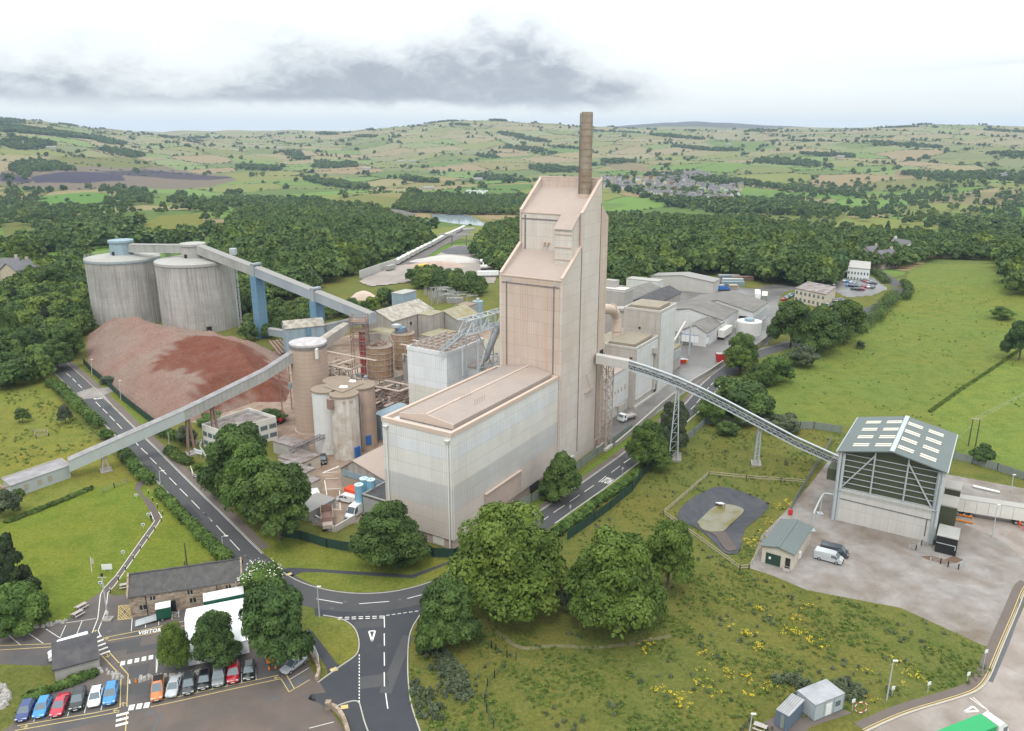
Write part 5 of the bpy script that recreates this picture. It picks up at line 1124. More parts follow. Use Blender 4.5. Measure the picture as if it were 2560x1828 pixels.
# white office block
OC=[W(9.0,79.0),W(9.6,87.6),W(24.8,87.2),W(24.0,75.6)]
t=thing('office_block','two storey white panelled office with a wet flat roof by the road','building',sum(OC,Vector((0,0,0)))/4)
part(MB().hexa([at(p,0)for p in OC],[at(p,5.6)for p in OC]),'wall','offwhite',t)
oc=sum(OC,Vector((0,0,0)))/4;mb=MB()
for a,b in zip(OC,OC[1:]+OC[:1]):
 a2,b2=oc+(a-oc)*.965,oc+(b-oc)*.965;mb.hexa([at(a,5.6),at(b,5.6),at(b2,5.6),at(a2,5.6)],[at(a,6.5),at(b,6.5),at(b2,6.5),at(a2,6.5)])
part(mb,'parapet','offwhite',t);
ir=[oc+(p-oc)*.964 for p in OC];part(MB().hexa([at(p,5.6)for p in ir],[at(p,5.75)for p in ir]),'roof','wet_roof',t)
def wallwin(a,b,s0,s1,z0,z1,out=.06):
 a,b=Vector(a),Vector(b);d=(b-a).normalized();n=Vector((d.y,-d.x,0));c=a.lerp(b,.5)
 if n.dot(c-oc_now)<0:n=-n
 L_=(b-a).length;p,q_=a+d*s0*L_,a+d*s1*L_
 return MB().hexa([at(p-n*.03,z0),at(q_-n*.03,z0),at(q_+n*out,z0),at(p+n*out,z0)],[at(p-n*.03,z1),at(q_-n*.03,z1),at(q_+n*out,z1),at(p+n*out,z1)])
oc_now=oc
for(a,b)in((OC[3],OC[0]),(OC[0],OC[1])):
 for k in range(6 if a is OC[3]else 4):
  nn_=6 if a is OC[3]else 4
  for z in(1.0,3.5):
   wd_=part(wallwin(a,b,(k+.08)/nn_,(k+.86)/nn_,z,z+1.15),'window','glass',t)
mb=MB()
for(a,b)in((OC[3],OC[0]),(OC[0],OC[1])):
 for z in(.85,2.3,3.3,4.8):mb.v;mbx=wallwin(a,b,0,1,z,z+.07,.02);mb.add(mbx.v,mbx.f)
part(mb,'panel_joint','grey_joint',t)
part(MB().tube([at(OC[2],6.4),at(OC[2],8.6)],.05,6).tube([at(OC[1].lerp(OC[2],.35),6.4),at(OC[1].lerp(OC[2],.35),9)],.05,6),'mast','galv',t)
# ---- mill buildings right of the tower
t=thing('packing_mill','pale two stage mill with a tall white end wall beside the yard','building',W(112,9))
part(MB().box(97,114.4,3.2,13.3,0,18.2),'low_wall','mill_dirty',t);part(MB().box(114.5,128.3,2.9,15,0,26.0),'tall_wall','mill_dirty',t)
part(MB().box(97.6,114.3,3.04,3.19,2.6,17.9).box(115.2,128.2,2.74,2.89,.8,25.6),'side_cladding','mill_white',t)
mb=MB();parapet(mb,96.9,114.5,3.1,13.4,18.2,18.9,.4);parapet(mb,114.4,128.4,2.8,15.1,26.0,26.7,.4);part(mb,'parapet','pale_concrete',t)
part(MB().box(98.5,112.6,4.4,12.6,18.2,19.4).box(116,126.2,4.2,13.8,26.0,27.3),'roof','mossy_roof',t)
part(MB().box(97,128.5,2.6,3.05,0,.7).box(98,114,2.9,3.1,2.3,2.55),'plinth','pale_concrete',t)
part(MB().box(109.6,111.8,1.6,3.0,14.3,14.5).ext([(109.6,14.5),(109.6,15.9),(111.8,15.2),(111.8,14.5)],1.6,3.0).box(111.2,112.6,2.5,3.0,2,14.3),'dust_hood','mill_dirty',t)
part(MB().box(114.35,114.44,4.2,4.5,18.9,25.2),'downpipe','grey_joint',t);part(MB().box(114.3,114.45,9.2,9.8,20.2,20.8).box(96.9,96.98,4.2,5.0,15.3,15.8),'vent','dark',t)
part(MB().box(112.8,114.2,2.85,3.03,.2,3.2),'door','dark',t)
t=thing('white_store_wall','long low white clad store between the tower and the mill','building',W(88,9))
part(MB().box(79,96.8,4.9,15,3.2,13.2),'cladding','mill_white',t);part(MB().box(79,96.8,4.95,15,0,3.19),'base_wall','pale_concrete',t);part(MB().box(78.8,96.85,4.7,15,13.2,13.5),'roof','pink_roof',t)
part(MB().box(89.3,94.2,4.7,4.94,.1,2.6),'roller_door','mill_dirty',t);part(MB().box(87.6,89.2,4.5,4.88,2.9,3.15),'ledge','pale_steel',t)
mb=MB()
for u in(82,84.4,86.6,88.7,91,93.5):mb.box(u,u+.7,4.84,4.89,6.6+.2*(u%3),7.6+.5*(u%2))
part(mb,'faded_patch','plinth',t)
part(MB().box(67.3,79,5.5,15,0,9),'wing_wall','mill_dirty',t)
block('dusty_concrete_tower','square dusty concrete building with ribbed side behind the tower',145,153,28.3,38.5,25,'concrete','offwhite',.5)
bpy.data.objects['dusty_concrete_tower'];part(MB().box(150,153,34,38.4,25,27.5),'stair_head','concrete',bpy.data.objects['dusty_concrete_tower'])
t=thing('gas_duct','fat tan gas duct elbow behind the tower','duct',W(100,15));part(MB().tube(smooth([W(84,15,31),W(100,14.6,29),W(107,14.6,26.5),W(108,14.4,23),W(107.5,14.2,19),W(107,14.2,14)],2),1.5,16),'duct','pink_trim',t)
mb=MB();[mb.tube([a,b],1.68,16)for a,b in((W(104,14.6,28.1),W(104.3,14.6,27.95)),(W(107.7,14.3,20.2),W(107.7,14.3,20.5)))];part(mb,'flange','pale_steel',t)
t=thing('vent_stack','short tapering concrete vent behind the mill roof','stack',W(138,26));part(MB().cyl(W(138,26),2.2,0,20,20,1.7).cyl(W(138,26),2.3,20,20.8,20),'shaft','concrete',t)
block('crusher_house','grey plant building behind the gas duct',98,140,17,26,14,'concrete','mossy_roof')
t=block('loading_bay_building','open fronted loading building beside the tall white end wall',129,147,6.8,16,8.2,'mill_dirty','mossy_sheet');part(MB().box(129.3,133.6,6.66,6.79,.1,7.2),'loading_bay','dark',t);part(MB().box(135,138,6.64,6.79,.2,3.4).box(140,146,6.64,6.79,3.8,7),'shutter','galv',t)
t=thing('pipe_bridge','slim pale pipe bridge on steel posts across the loading yard','pipe bridge',W(150,8));part(MB().bar(W(128.6,5,10),W(165,12,12),.6,.5),'bridge','pale_concrete',t);part(MB().bar(W(147,7.6,0),W(147,7.6,11),.35).bar(W(162,9,0),W(162,9,11.8),.3).bar(W(160,8,0),W(160,8,11.6),.3),'post','galv',t)
shed('low_shed','low brown roofed shed with a white yard wall',177,199,7.4,17,5.6,8,'mill_white','asbestos')
shed('wide_shed','wide grey roofed warehouse with long shallow roof along the yard',195,216,7.2,37,7,10.2,'mill_white','asbestos',21)
shed('wide_shed','farthest grey roofed warehouse with a dark doorway in its white gable',216.2,240,.6,31.5,7,10.4,'mill_white','asbestos',16)
t=bpy.data.objects['wide_shed.001'];part(MB().box(215.95,216.19,2.6,6.2,.1,5),'doorway','dark',t)
mb=MB();[mb.box(217.5+i*1.6,218.3+i*1.6,.48,.59,1.2,5)for i in range(14)];part(mb,'window_strip','galv',t)
shed('dark_shed','long black roofed shed behind the mill',200,234,38.5,50.5,8.5,11,'corr_wall','dark_roof');shed('dark_shed','paler ridged shed behind the long black roof',205,240,51,62,8.5,10.5,'corr_wall','asbestos')
block('yard_screen_wall','plain long white wall building at the back of the works',255,262,58,75,8.5,'mill_white','silo_roof')
t=shed('rear_shed','very long grey shed with a bright ridge strip by the scrap yard',280,291,38,72,6,8,'pale_concrete','gallery_roof',w=None)
block('cottage_store','small ridged store beside the long grey shed',170,178,26,36,9,'corr_wall','lichen_roof')
# ================================================================ green roofed shed, pump house, lagoon
def atd(k,x,y,p):
 r=ray(k,x,y);t=math.hypot(p[0],p[1])/math.hypot(r[0],r[1]);return CAMH+r[2]*t
A_=G('o',270,1035);B_=G('o',1065,1225);e1=(B_-A_).normalized();e2=Vector((-e1.y,e1.x,0));SW=(B_-A_).length;SDp=23.0
wS=lambda a,b,z:A_+e1*a+e2*b+Vector((0,0,z))
t=thing('bulk_store','tall shed with grey green roof and olive walls over a concrete base','building',wS(SW/2,SDp/2,0))
part(MB().box(0,SW,0,SDp,0,7.4,w=wS),'base_wall','shed_concrete',t)
mb=MB();mb.ext([(.5,7.4),(SW-.5,7.4),(SW-.5,15.6),(SW/2,17.6),(.5,15.6)],.5,SDp-.3,w=wS);part(mb,'upper_wall','green_clad',t)
mb=MB()
for a,b in((-.8,SW/2),(SW+.8,SW/2)):
 za=15.9-.2;mb.hexa([wS(a,-.9,za),wS(b,-.9,17.9),wS(b,SDp+.4,17.9),wS(a,SDp+.4,za)],[wS(a,-.9,za+.25),wS(b,-.9,18.15),wS(b,SDp+.4,18.15),wS(a,SDp+.4,za+.25)])
rf=part(mb,'roof','green_roof',t);part(MB().bar(wS(SW/2,-.9,18.2),wS(SW/2,SDp+.4,18.2),.9,.12),'ridge_capping','galv',rf)
for side in(0,1):
 for c in(0,1):
  for r_ in range(4):
   mb=MB();s0=(1.6+c*4.2)if side==0 else(SW-1.6-c*4.2-3.0)
   for k in(0,1):
    b0=2.2+r_*5.3+k*1.15;zz=lambda a:15.97+(17.9-15.7)*(min(a,SW-a)+.8)/(SW/2+.8)
    mb.hexa([wS(s0,b0,zz(s0)),wS(s0+3,b0,zz(s0+3)),wS(s0+3,b0+.65,zz(s0+3)),wS(s0,b0+.65,zz(s0))],[wS(s0,b0,zz(s0)+.06),wS(s0+3,b0,zz(s0+3)+.06),wS(s0+3,b0+.65,zz(s0+3)+.06),wS(s0,b0+.65,zz(s0)+.06)])
   part(mb,'rooflight','rooflight',rf)
part(MB().bar(wS(-.85,-.9,15.8),wS(-.85,SDp+.4,15.8),.25).bar(wS(SW+.85,-.9,15.8),wS(SW+.85,SDp+.4,15.8),.25),'gutter','galv',t)
mb=MB()
for a in(.5,SW*.34,SW*.67,SW-.5):mb.bar(wS(a,.1,0 if a in(.5,SW-.5)else 7.4),wS(a,.1,15.5 if a in(.5,SW-.5)else 16.8),.55 if a in(.5,SW-.5)else .26)
mb.bar(wS(-.2,-.15,0),wS(-.2,-.15,15.6),.5);mb.bar(wS(SW+.2,-.15,0),wS(SW+.2,-.15,15.6),.5)
part(mb,'column','galv',t)
mb=MB();[mb.bar(wS(.7,.3,7.6+i*1.28),wS(SW-.7,.3,7.6+i*1.28),.14)for i in range(7)];part(mb,'cladding_rail','galv',t)
part(MB().bar(wS(.9,.05,8.0),wS(SW*.34,.05,16.2),.24).bar(wS(SW*.67,.05,16.0),wS(SW-1,.05,7.6),.24),'brace','galv',t)
part(MB().bar(wS(.1,-.45,7.3),wS(SW,-.45,7.3),.16).bar(wS(SW,-.45,7.3),wS(SW,-.45,13),.14).bar(wS(SW-.5,-.2,3),wS(SW-.5,-.2,0),.14),'pipe','galv',t)
part(MB().bar(wS(.5,-.06,5.2),wS(SW-.4,-.06,4.9),.12).bar(wS(SW-1.4,-.06,4.9),wS(SW-1.4,-.06,1.2),.14),'wall_conduit','galv_dark',t)
part(MB().box(-.35,-.2,.3,1.9,11.2,13.6,w=wS),'warning_panel','yellow',t)
part(MB().box(-2.6,-.3,1.5,5.5,8.2,10.8,w=wS),'conveyor_inlet','green_clad',t)
t=thing('loading_annex','dark green loading annex with pale lids on the lorry side of the tall shed','building',wS(SW+1.6,6,0))
part(MB().box(SW+.5,SW+3.4,4.5,10,0,6.6,w=wS),'front_wall','green_clad',t);part(MB().box(SW+.4,SW+3.5,4.4,10.1,6.6,6.9,w=wS),'lid','silo_roof',t)
part(MB().box(SW+.5,SW+3.4,11.5,16,0,7.6,w=wS),'rear_wall','green_clad',t);part(MB().box(SW+.4,SW+3.5,11.4,16.1,7.6,7.9,w=wS),'rear_lid','silo_roof',t)
t=thing('plant_container','black box container with a wet pale lid beside the tall shed','container',wS(SW+2,-1,0))
part(MB().box(SW+.9,SW+4.6,-3.6,1.9,.1,3.6,w=wS),'body','black',t);part(MB().box(SW+.85,SW+4.65,-3.65,1.95,3.6,3.72,w=wS),'lid','gallery',t)
part(MB().bar(wS(SW+1,-3.75,2.2),wS(SW+4.4,-3.75,2.2),.12).bar(wS(SW+4.3,-3.75,2.2),wS(SW+4.3,-3.75,1.3),.12),'pipe','galv',t)
# lattice conveyor from the tower to the shed
T1=G('h',590,1460);T2=G('h',1190,1510);dC=(T2-T1);dC.z=0;dC.normalize();wC=lambda s,z,o=0:T1+dC*s+Vector((-dC.y,dC.x,0))*o+Vector((0,0,z))
cpts=[(-20.5,24.0),(-12.3,22.9),(-8,21.8),(-4,20.6),(0,19.3),(6,16.9),(12,14.2),(20.3,10.2),(29,6.0),(40,1.6)]
t=thing('lattice_conveyor','long curving galvanised lattice conveyor from the tower down to the green roofed shed','conveyor',wC(0,0))
mb=MB()
for i in range(1,len(cpts)-1):
 (s0,z0),(s1,z1)=cpts[i],cpts[i+1];n=max(2,int((s1-s0)/1.35))
 for o in(-.95,.95):
  mb.bar(wC(s0,z0,o),wC(s1,z1,o),.2).bar(wC(s0,z0+1.35,o),wC(s1,z1+1.35,o),.14)
  for k in range(n):
   a,b=k/n,(k+1)/n;P=lambda q,h:wC(lerp(s0,s1,q),lerp(z0,z1,q)+h,o)
   mb.bar(P(a,0),P((a+b)/2,1.35),.09).bar(P((a+b)/2,1.35),P(b,0),.09)
 for k in range(n):a=k/n;mb.bar(wC(lerp(s0,s1,a),lerp(z0,z1,a),-.95),wC(lerp(s0,s1,a),lerp(z0,z1,a),.95),.1)
part(mb,'lattice','galv',t)
mb=MB();mr=MB();mw=MB()
for i in range(1,len(cpts)-1):
 (s0,z0),(s1,z1)=cpts[i],cpts[i+1]
 mb.hexa([wC(s0,z0+.25,-.6),wC(s1,z1+.25,-.6),wC(s1,z1+.25,.6),wC(s0,z0+.25,.6)],[wC(s0,z0+.75,-.75),wC(s1,z1+.75,-.75),wC(s1,z1+.75,.75),wC(s0,z0+.75,.75)])
 pr=[(-1.0,1.5),(-1.0,1.75),(-.5,2.1),(.15,2.2),(.7,2.1),(.7,2.0),(.15,2.1),(-.45,2.0),(-.9,1.7),(-.9,1.5)]
 for j in range(4):
  q=[(pr[j][0],pr[j][1]),(pr[j+1][0],pr[j+1][1])]
  mr.hexa([wC(s0,z0+q[0][1],-q[0][0]),wC(s1,z1+q[0][1],-q[0][0]),wC(s1,z1+q[1][1],-q[1][0]),wC(s0,z0+q[1][1],-q[1][0])],[wC(s0,z0+q[0][1]+.06,-q[0][0]),wC(s1,z1+q[0][1]+.06,-q[0][0]),wC(s1,z1+q[1][1]+.06,-q[1][0]),wC(s0,z0+q[1][1]+.06,-q[1][0])])
 mw.hexa([wC(s0,z0-.02,-1.7),wC(s1,z1-.02,-1.7),wC(s1,z1-.02,-1.0),wC(s0,z0-.02,-1.0)],[wC(s0,z0+.05,-1.7),wC(s1,z1+.05,-1.7),wC(s1,z1+.05,-1.0),wC(s0,z0+.05,-1.0)]);mw.bar(wC(s0,z0+1.0,-1.7),wC(s1,z1+1.0,-1.7),.07)
part(mb,'belt','galv_dark',t);part(mr,'hood','galv',t);part(mw,'walkway','galv',t)
mb=MB();(s0,z0),(s1,z1)=cpts[0],cpts[1];mb.hexa([wC(s0,z0,-1.1),wC(s1,z1,-1.1),wC(s1,z1,1.1),wC(s0,z0,1.1)],[wC(s0,z0+2.2,-1.1),wC(s1,z1+2.2,-1.1),wC(s1,z1+2.2,1.1),wC(s0,z0+2.2,1.1)]);part(mb,'enclosed_section','pale_concrete',t)
for(s,z,sp,lab)in((0,19.2,1.5,'tall tapering galvanised trestle beside the road'),(20.3,10.1,.7,'slim galvanised trestle standing in the rough meadow')):
 b=thing('conveyor_trestle',lab,'trestle',wC(s,0));mb=MB()
 for o in(-1,1):
  for a in(-1,1):mb.bar(wC(s+a*sp*.75,.3,o*1.5*sp),wC(s+a*.25,z,o*.9),.24)
 n=int(z/2.4)
 for i in range(n):
  f,g_=i/n,(i+1)/n
  P=lambda q,a,o:wC(s+a*lerp(sp*.75,.25,q),lerp(.3,z,q),o*lerp(1.5*sp,.9,q))
  for o in(-1,1):mb.bar(P(f,-1,o),P(g_,1,o),.1).bar(P(g_,-1,o),P(g_,1,o),.1)
  for a in(-1,1):mb.bar(P(f,a,-1),P(g_,a,1),.1).bar(P(g_,a,-1),P(g_,a,1),.1)
 part(mb,'lattice','galv',b);part(MB().box(-sp-.5,sp+.5,-1.5*sp-.6,1.5*sp+.6,0,.45,w=lambda a,o,z_,s=s:wC(s+a,z_,o)),'footing','conc_wall',b)
# pump house
a0=Vector((48.2,136.2,0));u1=Vector((4.9,-3.3,0)).normalized();u2=Vector((-u1.y,u1.x,0));wP=lambda a,b,z:a0+u1*a+u2*b+Vector((0,0,z))
t=thing('pump_house','small cream rendered pump house with a grey green pitched roof by the lagoon','building',wP(3,6,0))
mb=MB();mb.ext([(0,0),(5.9,0),(5.9,3.5),(2.95,4.1),(0,3.5)],0,12.6,w=wP);part(mb,'wall','render',t)
mb=MB()
for a,b in((-.3,2.95),(6.2,2.95)):mb.hexa([wP(a,-.4,3.5),wP(b,-.4,4.16),wP(b,13,4.16),wP(a,13,3.5)],[wP(a,-.4,3.66),wP(b,-.4,4.32),wP(b,13,4.32),wP(a,13,3.66)])
part(mb,'roof','green_roof',t);part(MB().bar(wP(2.95,-.4,4.36),wP(2.95,13,4.36),.5,.08),'ridge_capping','green_roof',t)
part(MB().box(.8,3.6,-.08,.02,.1,2.4,w=wP),'double_door','fence_green',t);part(MB().box(4.5,5.4,-.08,.02,.3,2.4,w=wP),'doorway','dark',t)
part(MB().box(1.4,1.8,-.14,-.09,1.2,1.7,w=wP),'door_notice','white',t);part(MB().box(4.3,5.6,-1.0,-.1,0,.3,w=wP).bar(wP(4.3,-1,0),wP(4.3,-1,1.2),.06).bar(wP(5.6,-1,0),wP(5.6,-1,1.2),.06).bar(wP(4.3,-1,1.2),wP(5.6,-1,1.2),.06),'step','timber_grey',t)
part(MB().box(5.95,6.3,3.5,4.5,1,2.2,w=wP),'meter_box','offwhite',t)
t=thing('overground_pipe','galvanised pipe gantry running from the pump house to the tall shed','pipe',G('n',1760,1055))
pa,pb=G('n',1760,1055),G('n',1855,860);pc=wS(-.3,.5,5.4)
part(MB().tube(smooth([at(pa,.4),at(pa,3.9),at(pa.lerp(pb,.15),4.4),at(pb,4.6),at(pb.lerp(pc,.3),5.3),pc],2),.2,8),'pipe','galv',t)
part(MB().bar(at(pa,.3),at(pa,4.2),.22).bar(at(pb,.3),at(pb,4.6),.22).box(-.6,.6,-.6,.6,0,.3,w=OFF(pa)).box(-.6,.6,-.6,.6,0,.3,w=OFF(pb)),'post','galv',t)
t=thing('fire_point','red fire point cabinet at the end of the concrete fence','cabinet',G('n',1510,870));p=G('n',1510,870);part(MB().box(-.4,.4,-.25,.25,.1,1.3,w=OFF(p)),'cabinet','red',t)
# lagoon
LP=GP('n',[(205,900),(240,790),(420,650),(620,552),(740,545),(900,590),(1100,660),(1270,745),(1220,830),(1110,930),(980,1020),(950,1130),(930,1260),(890,1330),(760,1322),(690,1250),(620,1180),(520,1080),(420,1020),(215,935)])
LP=smooth(LP+[LP[0]],2)[:-1]
def edist(X,Y,P):
 ed=np.full(np.shape(X),1e9)
 for a,b in zip(P,P[1:]+P[:1]):
  dx,dy=b.x-a.x,b.y-a.y;tt=np.clip(((X-a.x)*dx+(Y-a.y)*dy)/(dx*dx+dy*dy+1e-9),0,1);ed=np.minimum(ed,np.hypot(X-a.x-tt*dx,Y-a.y-tt*dy))
 return ed
x0,x1,y0,y1=min(p.x for p in LP),max(p.x for p in LP),min(p.y for p in LP),max(p.y for p in LP)
LX,LY=np.meshgrid(np.linspace(x0,x1,130),np.linspace(y0,y1,130));li=inside(LX,LY,LP);le=edist(LX,LY,LP)
WPn=smooth(GP('n',[(430,950),(520,865),(600,785),(690,745),(790,740),(905,765),(990,805),(930,880),(830,960),(760,1035),(740,1060),(560,1060),(480,1030),(430,950)],-1.2),2)[:-1]
wd_=np.where(inside(LX,LY,WPn),0,edist(LX,LY,WPn));LZ=np.where(li,.10-1.5*np.clip(le/(le+wd_+1e-6),0,1)+.06*np.sin(LX*2.2+LY*1.1)*np.clip(le,0,1)*(wd_>.4),.10)
ii=(np.arange(129)[:,None]*130+np.arange(129)[None,:]).reshape(-1);lfc=np.stack([ii,ii+1,ii+131,ii+130],-1);fc=lfc;keep=li.reshape(-1)[fc].any(1)
me=bpy.data.meshes.new('pond_liner');lc=Vector(((x0+x1)/2,(y0+y1)/2,0));fastmesh(me,np.stack([LX-lc.x,LY-lc.y,LZ],-1).reshape(-1,3),fc[keep]);me.materials.append(MT['liner'])
o=bpy.data.objects.new('lagoon_liner',me);COL.objects.link(o);o.location=lc;tag(o,'wrinkled dark grey liner of the drained lagoon in the meadow','pond liner')
gm=(GX>x0-2)&(GX<x1+2)&(GY>y0-2)&(GY<y1+2)
gv=ground.data.vertices;idxs=np.nonzero(gm.reshape(-1))[0];gx,gy=GX.reshape(-1)[idxs],GY.reshape(-1)[idxs];gi=inside(gx,gy,LP);ge=edist(gx,gy,LP)
for q_,i_,e_ in zip(idxs,gi,ge):
 if i_:gv[int(q_)].co.z=-min(e_*.9,3.0)
m,nt,b=newmat('murky pond water');g_=nt.nodes.new('ShaderNodeNewGeometry');c=_ramp(nt,_noise(nt,g_.outputs['Position'],.28,3),[(.42,(.18,.172,.12)),(.60,(.125,.105,.018))]);nt.links.new(c,b.inputs[0]);b.inputs['Roughness'].default_value=.25;MT['pond']=m
mb=MB().prism([(p.x,p.y)for p in WPn],-1.78,-1.25);o=mb.build('pond_water',MT['pond']);tag(o,kind='structure')
SLT=GP('n',[(550,1050),(750,1050),(800,1165),(880,1300),(872,1330),(760,1325),(690,1220),(640,1130)],-.9);si=inside(LX,LY,SLT).reshape(-1)[fc].any(1)&keep
me=bpy.data.meshes.new('silt_ramp');fastmesh(me,np.stack([LX,LY,LZ+.09],-1).reshape(-1,3),fc[si]);me.materials.append(MT['footpath']);o=bpy.data.objects.new('silt_ramp',me);COL.objects.link(o);tag(o,'pinkish silt strip at the foot of the lagoon',kind='structure')
p=G('n',690,735,-.8);t=thing('pond_intake','white inlet slab on the liner at the head of the lagoon','inlet',p);part(MB().box(-.5,.9,-.7,.7,-.2,.0,w=lambda a,b,z:p+Vector((a-b*.4,b,z+.1-b*.25))),'slab','white',t);part(MB().bar(p+Vector((.9,-1.2,-.6)),p+Vector((.9,-1.2,.6)),.1),'gauge_post','wood_pole',t)
# ================================================================ fences
def fence(name,lab,path,h,mat,spacing=2.75,kind='palisade',post=None,cat='fence'):
 path=[Vector(p)for p in path];t=thing(name,lab,cat,path[0]);mp_=MB();mr=MB()
 for a,b in zip(path[:-1],path[1:]):
  L_=(b-a).length;n=max(1,int(L_/spacing));z=lambda p:hgt(p.x,p.y)
  for i in range(n+1):p=a.lerp(b,i/n);p.z=z(p);mp_.bar(p,at(p,p.z+h+.05),.14 if kind!='rail' else .13)
  for i in range(n):
   p,q_=a.lerp(b,i/n),a.lerp(b,(i+1)/n);zp,zq=z(p),z(q_)
   if kind=='palisade':mr.bar(at(p,zp+h*.5+.03),at(q_,zq+h*.5+.03),.045,h)
   elif kind=='rail':
    for k in(.5,.95):mr.bar(at(p,zp+h*k),at(q_,zq+h*k),.07,.13)
   elif kind=='mesh':
    for k in(.25,.5,.75,1.0):mr.bar(at(p,zp+h*k),at(q_,zq+h*k),.03)
 part(mp_,'post',post or mat,t);part(mr,{'palisade':'pale_panel','rail':'rail','mesh':'wire'}[kind],mat,t);return t
fence('palisade_fence','dark green fence between the left road verge and the rubble heap',GP('d',[(178,1050),(240,1120),(350,1212)])+GP('d',[(400,1258),(480,1335),(560,1400),(650,1470),(760,1555)]),2.2,'fence_green')
fence('palisade_fence','dark green fence around the lawn side of the works yard',GP('l',[(890,1172),(1080,1205),(1300,1272),(1510,1308),(1560,1255)]),2.0,'fence_green')
fence('palisade_fence','short dark green fence below the corner of the banded building',GP('m',[(1040,200),(1110,230),(1178,285),(1345,292),(1430,240)]),2.0,'fence_green')
fence('palisade_fence','grey green fence between the road verge and the tower foot',GP('g',[(1190,1235),(1290,1190),(1375,1150),(1660,930),(1780,840),(2045,648)]),2.0,'fence_grey')
fence('palisade_fence','dark green fence along the meadow edge of the road',GP('g',[(1560,1475),(1760,1335),(1880,1245),(2045,1110)])+GP('h',[(410,1545),(500,1470),(600,1400)]),2.1,'fence_green')
fence('palisade_fence','grey green fence from the tall trestle to the green roofed shed',GP('h',[(610,1395),(740,1300),(825,1215),(985,1222),(1200,1225),(1508,1252)])+GP('o',[(110,300),(335,335)]),2.1,'fence_grey')
fence('palisade_fence','pale green fence below the pasture at the far right',GP('o',[(1240,545),(1400,580),(1600,640),(1819,715),(2100,800)]),2.0,'fence_grey')
fence('concrete_fence','low grey panel fence on the gravel edge beside the conveyor foot',GP('n',[(1990,10),(1880,215),(1690,508),(1495,860)]),1.6,'fence_grey',cat='fence')
fence('post_and_rail_fence','cream post and rail fence around the lagoon',GP('n',[(1690,512),(1400,490),(1000,460),(565,415),(40,872),(300,1060),(925,1518),(1030,1505),(1175,1260)]),1.15,'timber',2.3,'rail')
fence('kerb_wall','low concrete wall along the road in front of the mill',[],1,'conc_wall')if False else None
t=thing('roadside_wall','long low concrete wall between the road and the mill yard','wall',G('h',300,1275));mb=MB()
wl=GP('h',[(170,1385),(300,1275),(500,1095),(640,985),(730,920),(850,850),(950,782)])
for a,b in zip(wl[:-1],wl[1:]):mb.bar(at(a,.6),at(b,.6),.35,1.3)
part(mb,'wall','conc_wall',t);mb=MB();[mb.bar(at(a,1.28),at(b,1.28),.42,.08)for a,b in zip(wl[:-1],wl[1:])];part(mb,'coping','kerb',t)
t=thing('yard_wall','grey retaining wall between the wet yard and the trees','wall',G('h',1190,660));mb=MB();wl=GP('h',[(1160,690),(1200,665),(1270,615),(1340,585)]);[mb.bar(at(a,1),at(b,1),.3,2)for a,b in zip(wl[:-1],wl[1:])];part(mb,'wall','conc_wall',t)
fence('crowd_barrier','galvanised barriers on the shed side of the dug pit',GP('o',[(885,1275),(940,1285),(985,1245),(1085,1240),(1170,1250)]),1.1,'galv',1.2,'mesh',cat='barrier')
fence('crowd_barrier','galvanised barriers on the near side of the dug pit',GP('o',[(1055,1385),(1140,1395),(1200,1420),(1285,1440),(1330,1400)]),1.1,'galv',1.2,'mesh',cat='barrier')
o=sheet('excavation',GP('o',[(980,1335),(1060,1330),(1180,1360),(1250,1330),(1330,1365),(1270,1390),(1180,1400),(1040,1365)]),'brown_earth',2,'small brown excavation in the gravel')
fence('paddock_fence','small square timber rail pen in the left field',GP('i',[(300,855),(415,852),(430,885),(320,905),(300,855)]),1.0,'timber',1.5,'rail')
fence('garden_fence','white railings around the planted bed by the office gate',GP('l',[(130,605),(155,675),(215,690),(275,605)]),1.1,'white',1.2,'rail')
fence('office_handrail','white handrails up the path to the office',GP('l',[(175,385),(230,370),(205,420),(270,520),(320,590)]),1.1,'white',1.5,'rail')
fence('field_fence','grey mesh fence at the top corner of the mown lawn',GP('i',[(905,1385),(1010,1340),(1130,1300)]),1.2,'fence_grey',2,'mesh')
for i,(x,y,l)in enumerate(((1820,830,'lone post'),)):pass
fence('wire_fence','thin line of dark stakes and wire across the rough meadow',GP('m',[(1420,900),(1625,985),(1660,1010),(1745,1060),(1815,1080)]),1.3,'fence_green',3,'mesh')
fence('wire_fence','wire fence with dark stakes running down the near meadow',GP('m',[(1730,1145),(1650,1215),(1595,1280),(1575,1400),(1590,1480),(1640,1600)]),1.3,'fence_green',3,'mesh')
# ================================================================ poles, lamps, signs
def pole(name,lab,cat,base,top,r=.09,mat='lamp_pole',arm=None,group=None):
 p=G(*base);zt=atd(*top,p);q=G(*top,zt);t=thing(name,lab,cat,p,group)
 part(MB().tube([p,q],[r*1.3,r*.8],8),'pole',mat,t)
 return t,p,q
def lamp(lab,base,top,dx=.9,dy=0):
 t,p,q=pole('street_lamp',lab,'street lamp',base,top);part(MB().tube([q,q+Vector((dx*.5,dy*.5,.15)),q+Vector((dx,dy,.15))],.05,6),'arm','lamp_pole',t)
 part(MB().box(-.35,.35,-.14,.14,-.06,.1,w=lambda a,b,z:q+Vector((dx+a,dy+b,.15+z))),'lamp_head','offwhite',t)
lamp('street lamp on the left verge below the road conveyor',('i',1415,1310),('i',1405,1196));lamp('street lamp on the left verge opposite the tall trees',('l',405,1300),('l',395,1178))
lamp('street lamp at the junction corner near the hawthorn tree',('k',1905,635),('k',1885,378),.3);lamp('street lamp by the rubble heap fence at the far end of the road',('d',240,1140),('d',235,1022),.2)
